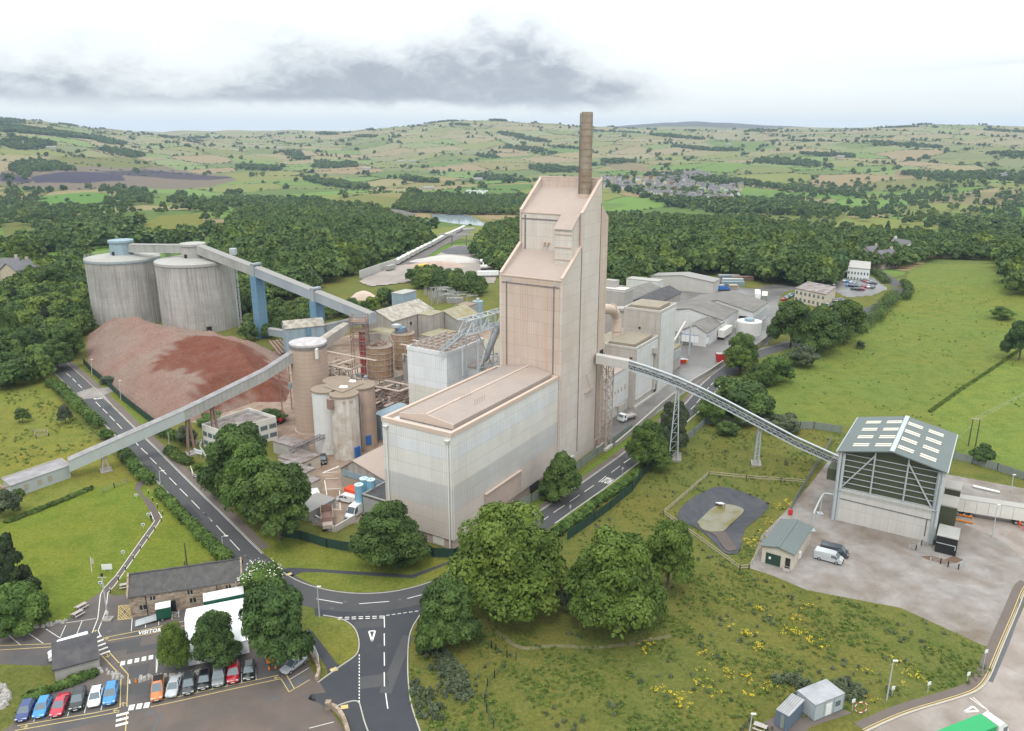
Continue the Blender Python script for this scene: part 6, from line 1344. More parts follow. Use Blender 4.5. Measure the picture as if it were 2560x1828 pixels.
lamp('street lamp by the fence gate below the rubble heap',('d',458,1322),('d',446,1182),.2);lamp('twin head floodlight column on the path edge of the lorry yard',('p',1158,882),('p',1212,568),.3)
lamp('floodlight column beside the two site cabins',('p',45,1135),('p',65,1000),.2);lamp('lamp column on the grass behind the lorry',('F',472,128),('F',484,22),.2);lamp('thin lamp column on the gravel in front of the white lorry',('F',350,410),('F',386,212),.2)
t,p,q=pole('camera_mast','tall grey camera mast beside the lawn path','mast',('B',2195,1215),('B',2062,300),.11);part(MB().bar(q+Vector((-.7,0,-.5)),q+Vector((.7,0,-.5)),.08),'cross_arm','lamp_pole',t);part(MB().box(-.15,.15,-.15,.15,-.3,.2,w=OFF(q)),'camera','dark',t)
m_=p.lerp(q,.16);part(MB().box(-.2,.2,-.2,.1,-.25,.3,w=OFF(m_)),'junction_box','offwhite',t);part(MB().box(-.8,.8,-.7,.7,0,.3,w=OFF(p)),'base_block','conc_wall',t)
t,p,q=pole('timber_pole','tall dark timber pole behind the stone barn','pole',('k',758,222),('k',732,-10),.13,'wood_pole');t,p,q=pole('timber_pole','stub of timber pole next to the tall one behind the stone barn','pole',('k',738,222),('k',732,150),.12,'wood_pole')
t,p,q=pole('timber_pole','timber pole on the lawn in front of the clipped hedge','pole',('m',776,378),('m',765,165),.12,'wood_pole');t,p,q=pole('timber_pole','bare pole in the hedge by the office gate','pole',('i',1492,975),('i',1483,850),.1,'lamp_pole')
t,p,q=pole('timber_pole','pale stub pole in front of the dark conifer','pole',('B',385,430),('B',348,240),.09,'lamp_pole')
t,p,q=pole('steel_stanchion','bare grey stanchion standing in the middle of the works yard','post',('I',1122,1248),('I',1135,1020),.1,'galv')
t,p,q=pole('flag_pole','white flag pole with a limp pale orange flag on the lawn','flag',('B',1865,245),('B',1830,-60),.05,'white');part(MB().hexa([q+Vector((.02,0,-1.4)),q+Vector((.5,.1,-1.6)),q+Vector((.5,.14,-1.6)),q+Vector((.02,.04,-1.4))],[q+Vector((.02,0,-.2)),q+Vector((.45,.1,-.4)),q+Vector((.45,.14,-.4)),q+Vector((.02,.04,-.2))]),'flag','pink_trim',t)
# H-pole with its wires
pa,pb=G('o',1367,437),G('o',1424,442);za=atd('o',1402,215,pa);t=thing('power_pole','twin timber power pole with a crossarm at the edge of the pasture','power pole',pa.lerp(pb,.5))
for p in(pa,pb):part(MB().tube([p,at(p,za)],[.17,.12],8),'pole','wood_pole',t)
part(MB().bar(at(pa,za-.1)+(pa-pb)*.15,at(pb,za-.1)+(pb-pa)*.15,.22),'crossarm','timber_grey',t)
mb=MB();fa=G('o',1819,60)
for k in(0,.5,1):mb.tube([at(pa.lerp(pb,k),za+.1),at(pa.lerp(pb,k).lerp(Vector((175,240,0)),.5),za-.6),Vector((175+k*2,240,za+3))],.018,4)
part(mb,'wire','galv',t);part(MB().tube([at(pa,za*.75),pa+Vector((-3,2,0))],.03,4),'stay_wire','galv',t)
def board(name,lab,k,x,y,w_,h_,z0,yaw=0,mat='white',legs=2,mark=None,cat='sign'):
 p=G(k,x,y);t=thing(name,lab,cat,p);c,s=math.cos(yaw),math.sin(yaw);f=lambda a,b,z:p+Vector((a*c-b*s,a*s+b*c,z))
 bd=part(MB().box(-w_/2,w_/2,-.03,.03,z0,z0+h_,w=f),'panel',mat,t)
 for i in range(legs):a=0 if legs==1 else(-.3+.6*i/(legs-1))*w_;part(MB().bar(f(a,.06,0),f(a,.06,z0+h_+.1),.07),'post','lamp_pole',t)
 if mark:part(MB().box(-w_*.32,w_*.32,-.045,-.031,z0+h_*.25,z0+h_*.75,w=f),'printed_panel',mark,t)
 return t
board('notice_board','pale green white notice board on two legs on the lawn','B',2185,250,1.9,1.1,.6,.1)
for(k,x,y,l)in(('j',1066,125,'small blue and white sign halfway along the lawn path'),('j',916,330,'small blue and white sign below halfway on the lawn path'),('j',747,560,'small blue and white sign at the bottom of the lawn path'),('i',1205,1440,'small blue and white sign at the top bend of the lawn path'),('i',1312,1610,'small blue and white sign by the lower bend of the lawn path')):
 board('path_sign',l,k,x,y,.62,.5,.75,.2,'white',1,'blue')
for(k,x,y,l,zz)in(('p',1940,640,'white sign on a tall post at the meadow corner',3.2),('p',1812,742,'white sign on a post left of the meadow corner',1.4),('p',1493,822,'white sign in the middle of the meadow edge',1.4),('p',1203,850,'white sign just right of the floodlight column',1.2),('p',880,965,'white sign beside the pale site cabin',1.4)):board('edge_sign',l,k,x,y,.62,.55,zz,.35,'white',1)
board('hoarding','big blank white hoarding at the car park corner by the road','D',70,660,2.6,1.35,.9,-R(62),'white',3);
board('company_sign','white company sign board with a small dark logo at the office gate','l',195,500,3.0,1.15,1.2,R(-30),'white',2);t=bpy.data.objects['company_sign'];p=Vector(t['_b']);c,s=math.cos(R(-30)),math.sin(R(-30));f=lambda a,b,z:p+Vector((a*c-b*s,a*s+b*c,z))
part(MB().box(-1.3,-1.15,-.06,-.031,1.5,2.1,w=f).box(-1.3,-1.0,-.06,-.031,1.5,1.65,w=f),'logo','blue',t);part(MB().box(-.8,1.2,-.06,-.031,1.7,1.85,w=f),'lettering','gallery',t)
for i,(k,x,y)in enumerate((('i',1312,1395),('i',1347,1458),('i',1390,1515),('i',1437,1578),('j',1195,70),('j',1148,135),('j',1098,207),('j',1043,278),('j',990,352),('j',932,432),('j',880,508),('j',820,600))):
 p=G(k,x,y);b=thing('path_bollard','short dark bollard light along the edge of the lawn path','bollard',p,'bollard lights along the lawn path');part(MB().cyl(p,.09,0,.85,10),'post','dark',b);part(MB().cyl(p,.1,.85,1.0,10),'lamp_cap','offwhite',b)
board('road_sign','small triangular sign post on the meadow verge near the road lettering','g',1972,1000,.6,.6,1.9,.6,'galv',1);board('road_sign','grey sign post on the meadow verge nearest the junction','g',1580,1285,.5,.7,1.6,.6,'galv',1)
p=G('p',945,985);t=thing('striped_gate','red and white striped hoop barrier on the footpath','barrier',p);[part(MB().tube([p+Vector((.9*math.cos(a),0,1+.9*math.sin(a))),p+Vector((.9*math.cos(a+.5),0,1+.9*math.sin(a+.5)))],.06,6),'hoop_segment','white' if i%2 else 'red',t)for i,a in enumerate(np.arange(0,6.28,.5))]
# ================================================================ stone barn, tool shed, marquee
ba,bb,bc=Vector((-65.2,117.9,0)),Vector((-47.8,123.1,0)),None;f1=(bb-ba).normalized();f2=Vector((-f1.y,f1.x,0));BL=(bb-ba).length;wB2=lambda a,b,z:ba+f1*a+f2*b+Vector((0,0,z))
zr=6.4;t=thing('stone_barn','long stone barn with a slate roof beside the visitor bays','building',wB2(BL/2,3,0))
mb=MB();mb.extu([(0,0),(6,0),(6,4.0),(3,zr),(0,4.0)],0,BL,w=wB2);part(mb,'wall','stone',t);mb=MB();gable(mb,0,BL,0,6,4.0,zr,t=.18,over=.22,w=wB2);part(mb,'roof','slate',t)
part(MB().bar(wB2(-.3,3,zr+.28),wB2(BL+.3,3,zr+.28),.3,.16),'ridge_tile','dark_roof',t)
[part(MB().extu([(-.35,3.95),(3,zr+.35),(6.35,3.95),(6.35,4.2),(3,zr+.6),(-.35,4.2)],x-.15,x+.15,w=wB2),'gable_coping','stone',t)for x in(-.15,BL+.15)]
for s,z0,z1,w_ in((1.5,1.2,2.1,1.0),(3.3,2.8,3.5,.8),(9.3,2.8,3.6,.8),(9.5,1.1,2.0,1.0),(15.6,2.8,3.5,.8),(12.8,1.2,2.1,1.0)):
 fr_=part(MB().box(s,s+w_,-.05,.02,z0,z1,w=wB2),'window','dark',t);part(MB().box(s-.06,s+w_+.06,-.08,-.051,z0-.12,z0,w=wB2),'sill','kerb',fr_);part(MB().box(s+w_/2-.03,s+w_/2+.03,-.075,-.052,z0,z1,w=wB2),'glazing_bar','offwhite',fr_)
part(MB().box(6.3,7.2,-.05,.02,0,2.1,w=wB2),'door','dark',t);part(MB().bar(wB2(2.6,-.06,0),wB2(2.6,-.06,4),.1).bar(wB2(14.1,-.06,0),wB2(14.1,-.06,4),.1),'downpipe','dark',t)
sa,sb_=G('j',415,1255),G('j',742,1165);g1=(sb_-sa).normalized();g2=Vector((-g1.y,g1.x,0));GL=(sb_-sa).length;wG=lambda a,b,z:sa+g1*a+g2*b+Vector((0,0,z))
t=thing('tool_shed','small grey rendered shed with a sloping slate roof in the car park','shed',wG(GL/2,2.4,0));mb=MB();mb.extu([(0,0),(4.6,0),(4.6,3.3),(0,1.9)],0,GL,w=wG);part(mb,'wall','concrete',t)
mb=MB();mb.extu([(-.25,1.93),(4.9,3.45),(4.9,3.65),(-.25,2.13)],-.2,GL+.1,w=wG);part(mb,'roof','dark_roof',t)
ma=G('k',770,1062);mbp=G('k',1300,945);h1=(mbp-ma).normalized();h2=Vector((-h1.y,h1.x,0));ML=(mbp-ma).length;wM=lambda a,b,z:ma+h1*a+h2*b+Vector((0,0,z))
t=thing('marquee','large white marquee half hidden behind the car park trees','marquee',wM(ML/2,5,0))
MD=12.5;part(MB().box(.05,ML-.05,.05,MD-.05,0,2.4,w=wM),'side_wall','marquee',t);mb=MB();gable(mb,0,ML,0,MD,2.4,4.6,t=.06,over=.12,w=wM);part(mb,'roof','marquee',t);mb=MB();mb.extu([(.05,2.4),(MD-.05,2.4),(MD/2,4.55)],.05,ML-.05,w=wM);part(mb,'gable_end','marquee',t)
mb=MB();[mb.bar(wM(a,b,0),wM(a,b,2.45),.1)for a in(0,ML/3,ML*.66,ML)for b in(0,MD)];part(mb,'leg','galv',t)
# rubble walls, picnic tables, cones
t=thing('curved_stone_wall','low curved stone wall around the bottom corner of the car park','wall',G('D',320,1320));mb=MB();wl=smooth(GP('D',[(235,1300),(320,1320),(400,1400),(455,1500),(500,1640),(540,1800)]),1);[mb.bar(at(a,.4),at(b,.4),.55,.9)for a,b in zip(wl[:-1],wl[1:])];part(mb,'wall','stone',t);p=G('D',235,1310);part(MB().box(-.4,.4,-.4,.4,0,1.3,w=OFF(p)),'pillar','stone',t)
t=thing('corner_stone_wall','low stone wall curving round the silver saloon at the car park corner','wall',G('k',1830,960));mb=MB();wl=smooth(GP('k',[(1745,885),(1830,960),(1890,1060),(1905,1130),(1880,1195)]),1);[mb.bar(at(a,.4),at(b,.4),.5,.9)for a,b in zip(wl[:-1],wl[1:])];part(mb,'wall','stone',t)
def rock_row(name,lab,pts,n,r0,r1):
 t=thing(name,lab,'rocks',pts[0]);mb=MB();P=dense(pts,.6)
 for i in range(n):
  c=rnd.choice(P)+Vector((rnd.uniform(-.4,.4),rnd.uniform(-.4,.4),0));r_=rnd.uniform(r0,r1);k=rnd.randint(5,7)
  b=[c+Vector((math.cos(6.28*j/k)*r_*rnd.uniform(.7,1.1),math.sin(6.28*j/k)*r_*rnd.uniform(.7,1.1),0))for j in range(k)];mb.hexa(b,[q_.lerp(c,.4)+Vector((0,0,r_*rnd.uniform(.6,1.2)))for q_ in b])
 o=part(mb,'boulder','concrete',t);o['kind']='stuff';return t
rock_row('boulder_edge','row of grey boulders behind the orange pickup and its neighbours',GP('k',[(370,1180),(480,1150),(700,1150),(880,1110)]),60,.25,.5);rock_row('boulder_edge','boulders at the end of the tool shed planting',GP('j',[(700,1175),(800,1190),(890,1230)]),34,.25,.5);rock_row('boulder_edge','pile of grey stone at the left edge beside the blue cars',GP('j',[(0,1300),(50,1350),(20,1440)]),40,.3,.7);rock_row('boulder_edge','low stone edging under the bushes at the top of the bays',GP('j',[(60,862),(300,850),(480,815)]),60,.2,.4)
def picnic(k,x,y,yaw,lab):
 p=G(k,x,y);c,s=math.cos(yaw),math.sin(yaw);f=lambda a,b,z:p+Vector((a*c-b*s,a*s+b*c,z));t=thing('picnic_table',lab,'picnic table',p)
 part(MB().box(-.9,.9,-.37,.37,.7,.75,w=f),'table_top','timber_grey',t)
 for b in(-.72,.72):part(MB().box(-.9,.9,b-.13,b+.13,.42,.46,w=f),'bench','timber_grey',t)
 for a in(-.65,.65):part(MB().bar(f(a,-.55,0),f(a,-.25,.7),.07).bar(f(a,.55,0),f(a,.25,.7),.07).bar(f(a,-.75,.4),f(a,.75,.4),.06),'leg_frame','timber_grey',t)
picnic('B',1660,985,R(62),'upper of the two picnic tables on the tarmac by the lawn');picnic('B',1585,1130,R(62),'lower of the two picnic tables on the tarmac by the lawn');picnic('j',930,560,R(20),'picnic table at the gable end of the stone barn');picnic('p',130,1118,R(-30),'picnic table beside the blue site cabin')
def cone(k,x,y,lab,c='orange'):
 p=G(k,x,y);t=thing('traffic_cone',lab,'traffic cone',p,'traffic cones in the car park');part(MB().cyl(p,.2,.04,.7,12,.04),'cone',c,t);part(MB().box(-.22,.22,-.22,.22,0,.05,w=OFF(p)),'base','black',t);part(MB().cyl(p,.135,.3,.45,12,.1),'band','white',t)
cone('k',260,1210,'pale cone left of three by the boulders','white');cone('k',312,1200,'orange cone in the middle of three by the boulders');cone('k',365,1190,'pale cone right of three by the boulders','white');cone('k',1468,1090,'cone in front of the yellow trailer, left one');cone('k',1524,1080,'cone in front of the yellow trailer, right one')
# ================================================================ vehicles
PT={n:paint('car paint '+n,c,.28,.5,.0,.5)for n,c in dict(navy=(.012,.035,.16),sky=(.015,.21,.52),red=(.42,.008,.035),black=(.010,.011,.012),white=(.72,.73,.74),azure=(.018,.20,.48),copper=(.46,.15,.035),silver=(.38,.40,.42),slate=(.045,.05,.055),darkred=(.30,.006,.015),grey=(.16,.17,.18),charcoal=(.03,.034,.038),vansilver=(.42,.44,.46),vangrey=(.055,.065,.078)).items()}
GLS=MT['glass'];LIGHT=paint('lamp glass',(.6,.62,.6),.1,.6);TAIL=paint('tail lamp',(.25,.01,.01),.2,.5);RIM=paint('alloy',(.35,.36,.37),.3,.5,.5);BLK=MT['black']
def wheels(t,xs,hw,r):
 for x in xs:
  for s in(-1,1):
   wv=MB().tube([(x,s*(hw-.11),r),(x,s*(hw+.09),r)],r,16).build('wheel',BLK,t);MB().tube([(x,s*(hw+.06),r),(x,s*(hw+.105),r)],r*.62,12).build('rim',RIM,wv)
def loft(mb,st,mi=0):
 "body stations (x, half width, z bottom, z top, top width factor)"
 rings=[]
 for x,w_,zb,zt,k in st:
  h=zt-zb;rings.append([(x,-w_*.86,zb),(x,-w_,zb+h*.3),(x,-w_*.99,zb+h*.68),(x,-w_*.93,zb+h*.9),(x,-w_*k,zt),(x,w_*k,zt),(x,w_*.93,zb+h*.9),(x,w_*.99,zb+h*.68),(x,w_,zb+h*.3),(x,w_*.86,zb)])
 n=10;vs=[v for r_ in rings for v in r_];fs=[]
 for i in range(len(st)-1):fs+=[[i*n+j,(i+1)*n+j,(i+1)*n+(j+1)%n,i*n+(j+1)%n]for j in range(n)]
 fs+=[list(range(n)),list(range((len(st)-1)*n,len(st)*n))[::-1]];mb.add(vs,fs,mi,True)
def car_proto(name,kind):
 t=bpy.data.objects.new(name,None);COL.objects.link(t);t['_b']=(0,0,0);L_=dict(hatch=4.15,saloon=4.6,suv=4.5,estate=4.7,pickup=5.2)[kind];f=L_/2;hw=.89 if kind!='suv' else .93;up={'suv':.16,'pickup':.22}.get(kind,0)
 bz=.92+up;mb=MB()
 loft(mb,[(-f,hw*.8,.42+up/2,.80+up,.8),(-f+.12,hw*.93,.3+up/2,bz,.84),(-f+.8,hw,.24+up/2,bz+.03,.86),(0,hw,.22+up/2,bz+.02,.87),(f*.42,hw,.22+up/2,bz,.86),(f*.72,hw*.99,.24+up/2,bz-.08,.82),(f-.18,hw*.93,.28+up/2,bz-.18,.78),(f,hw*.74,.38+up/2,bz-.32,.7)])
 roofz=dict(hatch=1.46,saloon=1.43,suv=1.68,estate=1.46,pickup=1.80)[kind]
 rear={'hatch':(-f+.12,-f+.62),'saloon':(-f+.75,-f+1.5),'suv':(-f+.1,-f+.55),'estate':(-f+.1,-f+.6),'pickup':(-.55,-.35)}[kind]
 fx=(f*.50,f*.06);g=MB();wb,wt=hw*.87,hw*.66
 def ring(xa,xb,z,w_):return[(xa,-w_,z),(xb,-w_,z),(xb,w_,z),(xa,w_,z)]
 b_=ring(rear[0],fx[0],bz-.02,wb);t_=ring(rear[1],fx[1],roofz-.03,wt);g.hexa(b_,t_)
 rz=roofz;r0=ring(rear[1]-.04,fx[1]+.05,rz-.05,wt+.03);r1=ring(rear[1]+.06,fx[1]-.08,rz,wt-.08);mb.hexa(r0,r1)
 for s in(-1,1):  # pillars
  for(xa,xb)in((fx[0],fx[1]),(rear[0],rear[1]),((rear[0]+fx[0])/2-.1,(rear[1]+fx[1])/2-.1)):mb.bar((xa,s*(wb+.01),bz-.02),(xb,s*(wt+.02),roofz-.04),.09,.05)
 if kind=='pickup':mb.box(-f+.1,-.6,-hw*.9,hw*.9,bz,bz+.1,w=V3)
 bo=mb.build('body',PT['silver'],t);g.build('window',GLS,t)
 wheels(t,(-f*.62,f*.64),hw-.06,.33+up*.25)
 for s in(-1,1):
  MB().box(f-.26,f-.06,s*hw*.48,s*hw*.84,bz-.34,bz-.2,w=V3).build('headlight',LIGHT,t);MB().box(-f-.01,-f+.1,s*hw*.5,s*hw*.82,bz-.22,bz-.06,w=V3).build('tail_light',TAIL,t)
  MB().box(f*.36,f*.44,s*(hw+.02),s*(hw+.16),bz+.02,bz+.14,w=V3).build('mirror',BLK,t)
 MB().box(f-.03,f+.02,-.26,.26,.42+up/2,.53+up/2,w=V3).build('number_plate',MT['white'],t);MB().box(f-.14,f+.01,-hw*.6,hw*.6,.34+up/2,.40+up/2,w=V3).build('grille',BLK,t)
 if kind=='pickup':MB().box(-f+.12,-.62,-hw*.8,hw*.8,bz+.1,bz+.14,w=V3).build('load_bed',BLK,t)
 return t
protos={k:car_proto('parked_car',k)for k in('hatch','saloon','suv','estate','pickup')};caches={k:cache_tree(v)for k,v in protos.items()};used=set()
def recolor(root,mat):
 for c in COL.objects:
  if c.parent==root and c.name.split('.')[0]=='body':c.material_slots[0].link='OBJECT';c.material_slots[0].material=mat
def park(kind,col,k,back,front,lab,group=None):
 "car from its rear to its front ground points"
 a,b=G(k,*back),G(k,*front);c=a.lerp(b,.5);yaw=math.atan2(b.y-a.y,b.x-a.x)
 if kind in used:o=copy_tree(protos[kind],caches[kind])
 else:o=protos[kind];used.add(kind)
 o.location=c;o.rotation_euler=(0,0,yaw);tag(o,lab,'car',group or 'cars in the visitor car park');recolor(o,PT[col]);return o
park('hatch','navy','j',(225,1430),(160,1560),'dark blue hatchback at the left end of the front row');park('hatch','sky','j',(350,1405),(288,1535),'sky blue hatchback second from the left in the front row');park('saloon','red','j',(480,1385),(418,1522),'bright red saloon in the front row');park('suv','black','j',(602,1345),(562,1490),'black car between the red and the white cars in the front row');park('hatch','white','j',(730,1330),(697,1455),'white hatchback in the front row');park('suv','azure','j',(840,1310),(812,1440),'light blue car at the right end of the front row by the crossing')
park('pickup','copper','k',(515,1200),(495,1378),'orange pickup at the left end of the second row');park('saloon','silver','k',(665,1195),(622,1328),'silver car parked tail out beside the orange pickup');park('estate','charcoal','k',(775,1160),(768,1318),'dark grey estate beside the silver car');park('hatch','black','k',(915,1145),(900,1268),'black hatchback with dark roof in the middle of the second row');park('suv','grey','k',(1045,1105),(1025,1252),'grey car with a black glass roof in the second row');park('suv','darkred','k',(1170,1075),(1155,1225),'dark red car in the second row');park('hatch','black','k',(1300,1055),(1290,1195),'black hatchback at the right end of the second row');park('saloon','silver','k',(1770,1010),(1600,1130),'silver saloon parked alone at an angle by the stone corner wall')
park('suv','black','I',(800,290),(800,400),'black car tucked beside the yard offices','cars in the works yard')
def van_proto(name,L_,H_,wd=.98,minib=False):
 t=bpy.data.objects.new(name,None);COL.objects.link(t);t['_b']=(0,0,0);f=L_/2;mb=MB()
 pr=[(-f,.35),(-f,H_-.12),(-f+.15,H_),(f*.34,H_),(f*.48,H_-.08),(f*.74,1.22),(f-.12,1.02),(f,.8),(f,.35)]
 n=len(pr);k=[1,1,.88,.88,.86,.94,.9,.92,.96]
 vs=[(x,-wd*kk,z)for(x,z),kk in zip(pr,k)]+[(x,wd*kk,z)for(x,z),kk in zip(pr,k)];mb.add(vs,[list(range(n))[::-1],list(range(n,2*n))]+[[i,(i+1)%n,n+(i+1)%n,n+i]for i in range(n)])
 mb.build('body',PT['white'],t)
 MB().hexa([(f*.49,-wd*.78,H_-.16),(f*.735,-wd*.84,1.3),(f*.735,wd*.84,1.3),(f*.49,wd*.78,H_-.16)],[(f*.49+.04,-wd*.78,H_-.13),(f*.735+.04,-wd*.84,1.33),(f*.735+.04,wd*.84,1.33),(f*.49+.04,wd*.78,H_-.13)]).build('windscreen',GLS,t)
 for s in(-1,1):
  MB().hexa([(f*.22,s*wd*.97,1.2),(f*.66,s*wd*.96,1.2),(f*.66,s*(wd*.99),1.2),(f*.22,s*wd*1.0,1.2)],[(f*.22,s*wd*.90,H_-.3),(f*.50,s*wd*.89,H_-.3),(f*.50,s*wd*.935,H_-.3),(f*.22,s*wd*.945,H_-.3)]).build('side_window',GLS,t)
  if minib:MB().hexa([(-f*.2,s*wd*.97,1.25),(f*.14,s*wd*.97,1.25),(f*.14,s*wd*1.0,1.25),(-f*.2,s*wd*1.0,1.25)],[(-f*.2,s*wd*.91,H_-.3),(f*.14,s*wd*.91,H_-.3),(f*.14,s*wd*.95,H_-.3),(-f*.2,s*wd*.95,H_-.3)]).build('rear_side_window',GLS,t)
  MB().box(f-.08,f+.02,s*wd*.55,s*wd*.86,.78,.95,w=V3).build('headlight',LIGHT,t);MB().box(f*.56,f*.62,s*(wd+.0),s*(wd+.2),1.25,1.55,w=V3).build('mirror',BLK,t);MB().box(-f-.02,-f+.03,s*wd*.8,s*wd*.96,.9,1.4,w=V3).build('tail_light',TAIL,t)
 MB().box(f-.05,f+.06,-wd*.9,wd*.9,.32,.55,w=V3).build('bumper',BLK,t);MB().box(-f-.03,-f+.02,-wd*.7,wd*.7,H_*.55,H_-.3,w=V3).build('rear_window',GLS,t)if minib else None
 wheels(t,(-f*.6,f*.62),wd-.08,.34);return t
vp={'panel':van_proto('panel_van',5.2,2.0),'crew':van_proto('panel_van',5.0,1.97,minib=True),'high':van_proto('panel_van',5.9,2.6,1.02)};vc={k:cache_tree(v)for k,v in vp.items()}
def van(kind,col,k,back,front,lab,group='vans around the site'):
 a,b=G(k,*back),G(k,*front);o=vp[kind]if('v',kind)not in used else copy_tree(vp[kind],vc[kind]);used.add(('v',kind));o.location=a.lerp(b,.5);o.rotation_euler=(0,0,math.atan2(b.y-a.y,b.x-a.x));tag(o,lab,'van',group);recolor(o,PT[col]);return o
van('crew','white','I',(1285,985),(1090,945),'white crew van beside the red container');van('high','white','I',(1400,1100),(1225,1235),'tall white van nosing towards the bund wall');van('panel','vansilver','n',(1850,1370),(2055,1425),'silver van on the gravel, nearer of the two');van('panel','vangrey','n',(1920,1300),(2120,1350),'dark grey van on the gravel behind the silver one');van('high','white','j',(640,1015),(395,1090),'long white van behind the slate roofed tool shed')
o=van('panel','white','I',(665,900),(715,995),'small white van with yellow chevrons beside the garage trees')
for s in range(4):MB().box(2.58 if False else-2.64,-2.605,-.9+s*.46,-.9+s*.46+.24,.6,1.15,w=V3).build('chevron',MT['yellow'],o)
def lorry(lab,p,yaw,Lt,ht,wd,bodymat,roofmat,cab=True,tank=False):
 t=thing('articulated_lorry' if cab else 'lorry_trailer',lab,'lorry' if cab else 'trailer',p,None,yaw);t['_b']=(0,0,0);f=Lt/2
 if tank:MB().tube([(-f,0,2.4),(-f+.4,0,2.4),(f-.4,0,2.4),(f,0,2.4)],[.7,1.2,1.2,.7],16).build('tank',MT[bodymat],t)
 else:
  MB().box(-f,f,-wd,wd,1.15,ht,w=V3).build('trailer_body',MT[bodymat],t);MB().box(-f-.03,f+.03,-wd-.03,wd+.03,ht,ht+.12,w=V3).build('trailer_roof',MT[roofmat],t)
  mb=MB();[mb.box(-f+i*Lt/6-.04,-f+i*Lt/6+.04,-wd-.02,wd+.02,1.2,ht-.05,w=V3)for i in range(1,6)];mb.build('strap',MT['gallery'],t)
 MB().box(-f,f,-wd*.5,wd*.5,.85,1.14,w=V3).build('chassis',BLK,t);wheels(t,(-f+1.2,-f+2.5,-f+3.8),wd-.12,.5)
 if cab:
  mb=MB();pr=[(f+.5,.5),(f+.5,3.5),(f+1.4,3.75),(f+2.1,3.2),(f+2.7,2.1),(f+2.75,.5)];mb.ext(pr,-wd,wd,w=V3);mb.build('cab',PT['white'],t);MB().hexa([(f+2.2,-wd*.88,3.1),(f+2.68,-wd*.88,2.15),(f+2.68,wd*.88,2.15),(f+2.2,wd*.88,3.1)],[(f+2.25,-wd*.88,3.12),(f+2.74,-wd*.88,2.17),(f+2.74,wd*.88,2.17),(f+2.25,wd*.88,3.12)]).build('windscreen',GLS,t)
  for s in(-1,1):MB().box(f+1.5,f+2.3,s*wd,s*(wd+.03),2.1,2.9,w=V3).build('side_window',GLS,t);MB().box(f+2.7,f+2.8,s*wd*.5,s*wd*.9,.8,1.05,w=V3).build('headlight',LIGHT,t)
  MB().box(f-2.2,f+2.6,-wd*.45,wd*.45,.55,.84,w=V3).build('tractor_frame',BLK,t);wheels(t,(f-1.4,f-.2,f+1.9),wd-.12,.5)
 return t
a,b=G('o',1250,965),G('o',1760,1045);lorry('white articulated lorry reversed up to the tall shed',at(a.lerp(b,.5)+(a-b).cross(Vector((0,0,1))).normalized()*-1.2,0),math.atan2(b.y-a.y,b.x-a.x),13.6,4.0,1.25,'offwhite','silo_roof')
a,b=G('p',1500,1500),G('p',2090,1250);a=b+(a-b).normalized()*15.5;lorry('lorry with a bright green tarpaulin at the bottom edge of the yard',at(a.lerp(b,.5)+Vector((-.6,1.2,0)),0),math.atan2(b.y-a.y,b.x-a.x),12.5,3.6,1.25,'green_tarp','green_tarp')
p,q=G('E',590,1075),G('E',425,1130);t=thing('flatbed_lorry','small white flatbed lorry parked against the mill wall','lorry',p.lerp(q,.5),None,math.atan2(q.y-p.y,q.x-p.x));t['_b']=(0,0,0);V3=lambda a,b,c:Vector((a,b,c))
MB().box(-3.4,1.1,-1.15,1.15,1.0,1.15,w=V3).box(-3.4,1.1,-1.15,-1.1,1.15,1.5,w=V3).box(-3.4,1.1,1.1,1.15,1.15,1.5,w=V3).build('flatbed',MT['timber_grey'],t);mb=MB();mb.ext([(1.2,.5),(1.2,2.3),(2.4,2.3),(2.95,1.5),(3.0,.5)],-1.05,1.05,w=V3);mb.build('cab',PT['white'],t);MB().box(-3.2,2.8,-.45,.45,.6,.98,w=V3).build('chassis',BLK,t)
MB().hexa([(2.43,-.92,2.2),(2.92,-.92,1.55),(2.92,.92,1.55),(2.43,.92,2.2)],[(2.48,-.92,2.22),(2.97,-.92,1.57),(2.97,.92,1.57),(2.48,.92,2.22)]).build('windscreen',GLS,t);[MB().box(1.6,2.3,s*1.05,s*1.08,1.4,2.1,w=V3).build('side_window',GLS,t)for s in(-1,1)];wheels(t,(-2.2,2.0),1.0,.42)
for s in(-1,1):MB().box(2.98,3.03,s*.6,s*.95,.75,.95,w=V3).build('headlight',LIGHT,t)
# box trailers beside the barn
def box_trailer(lab,a,b,h,wd,ramp=False):
 yaw=math.atan2(b.y-a.y,b.x-a.x);L_=(b-a).length;f=L_/2;t=thing('box_trailer',lab,'trailer',a.lerp(b,.5),None,yaw);t['_b']=(0,0,0)
 MB().box(-f,f,-wd,wd,.55,h,w=V3).build('body',MT['darkgreen'],t);MB().box(-f-.05,f+.05,-wd-.05,wd+.05,h,h+.12,w=V3).build('roof',MT['white'],t);wheels(t,(-.3,),wd-.1,.3);MB().bar((f,-.5,.5),(f+1.3,0,.5),.08).bar((f,.5,.5),(f+1.3,0,.5),.08).build('drawbar',MT['galv'],t)
 if ramp:MB().hexa([(-f-3.4,-wd,.05),(-f,-wd,.5),(-f,wd,.5),(-f-3.4,wd,.05)],[(-f-3.4,-wd,.15),(-f,-wd,.62),(-f,wd,.62),(-f-3.4,wd,.15)]).bar((-f-3.4,-wd,.15),(-f-3.4,-wd,1.0),.05).bar((-f-3.4,-wd,1),(-f,-wd,1.5),.05).bar((-f-1.7,-wd,.4),(-f-1.7,-wd,1.25),.05).build('access_ramp',MT['galv'],t)
 else:MB().box(-.6,.5,-wd-.03,-wd,.8,2.2,w=V3).build('door',MT['offwhite'],t);MB().box(.6,1.4,-wd-.03,-wd,1.5,2.0,w=V3).build('window',GLS,t)
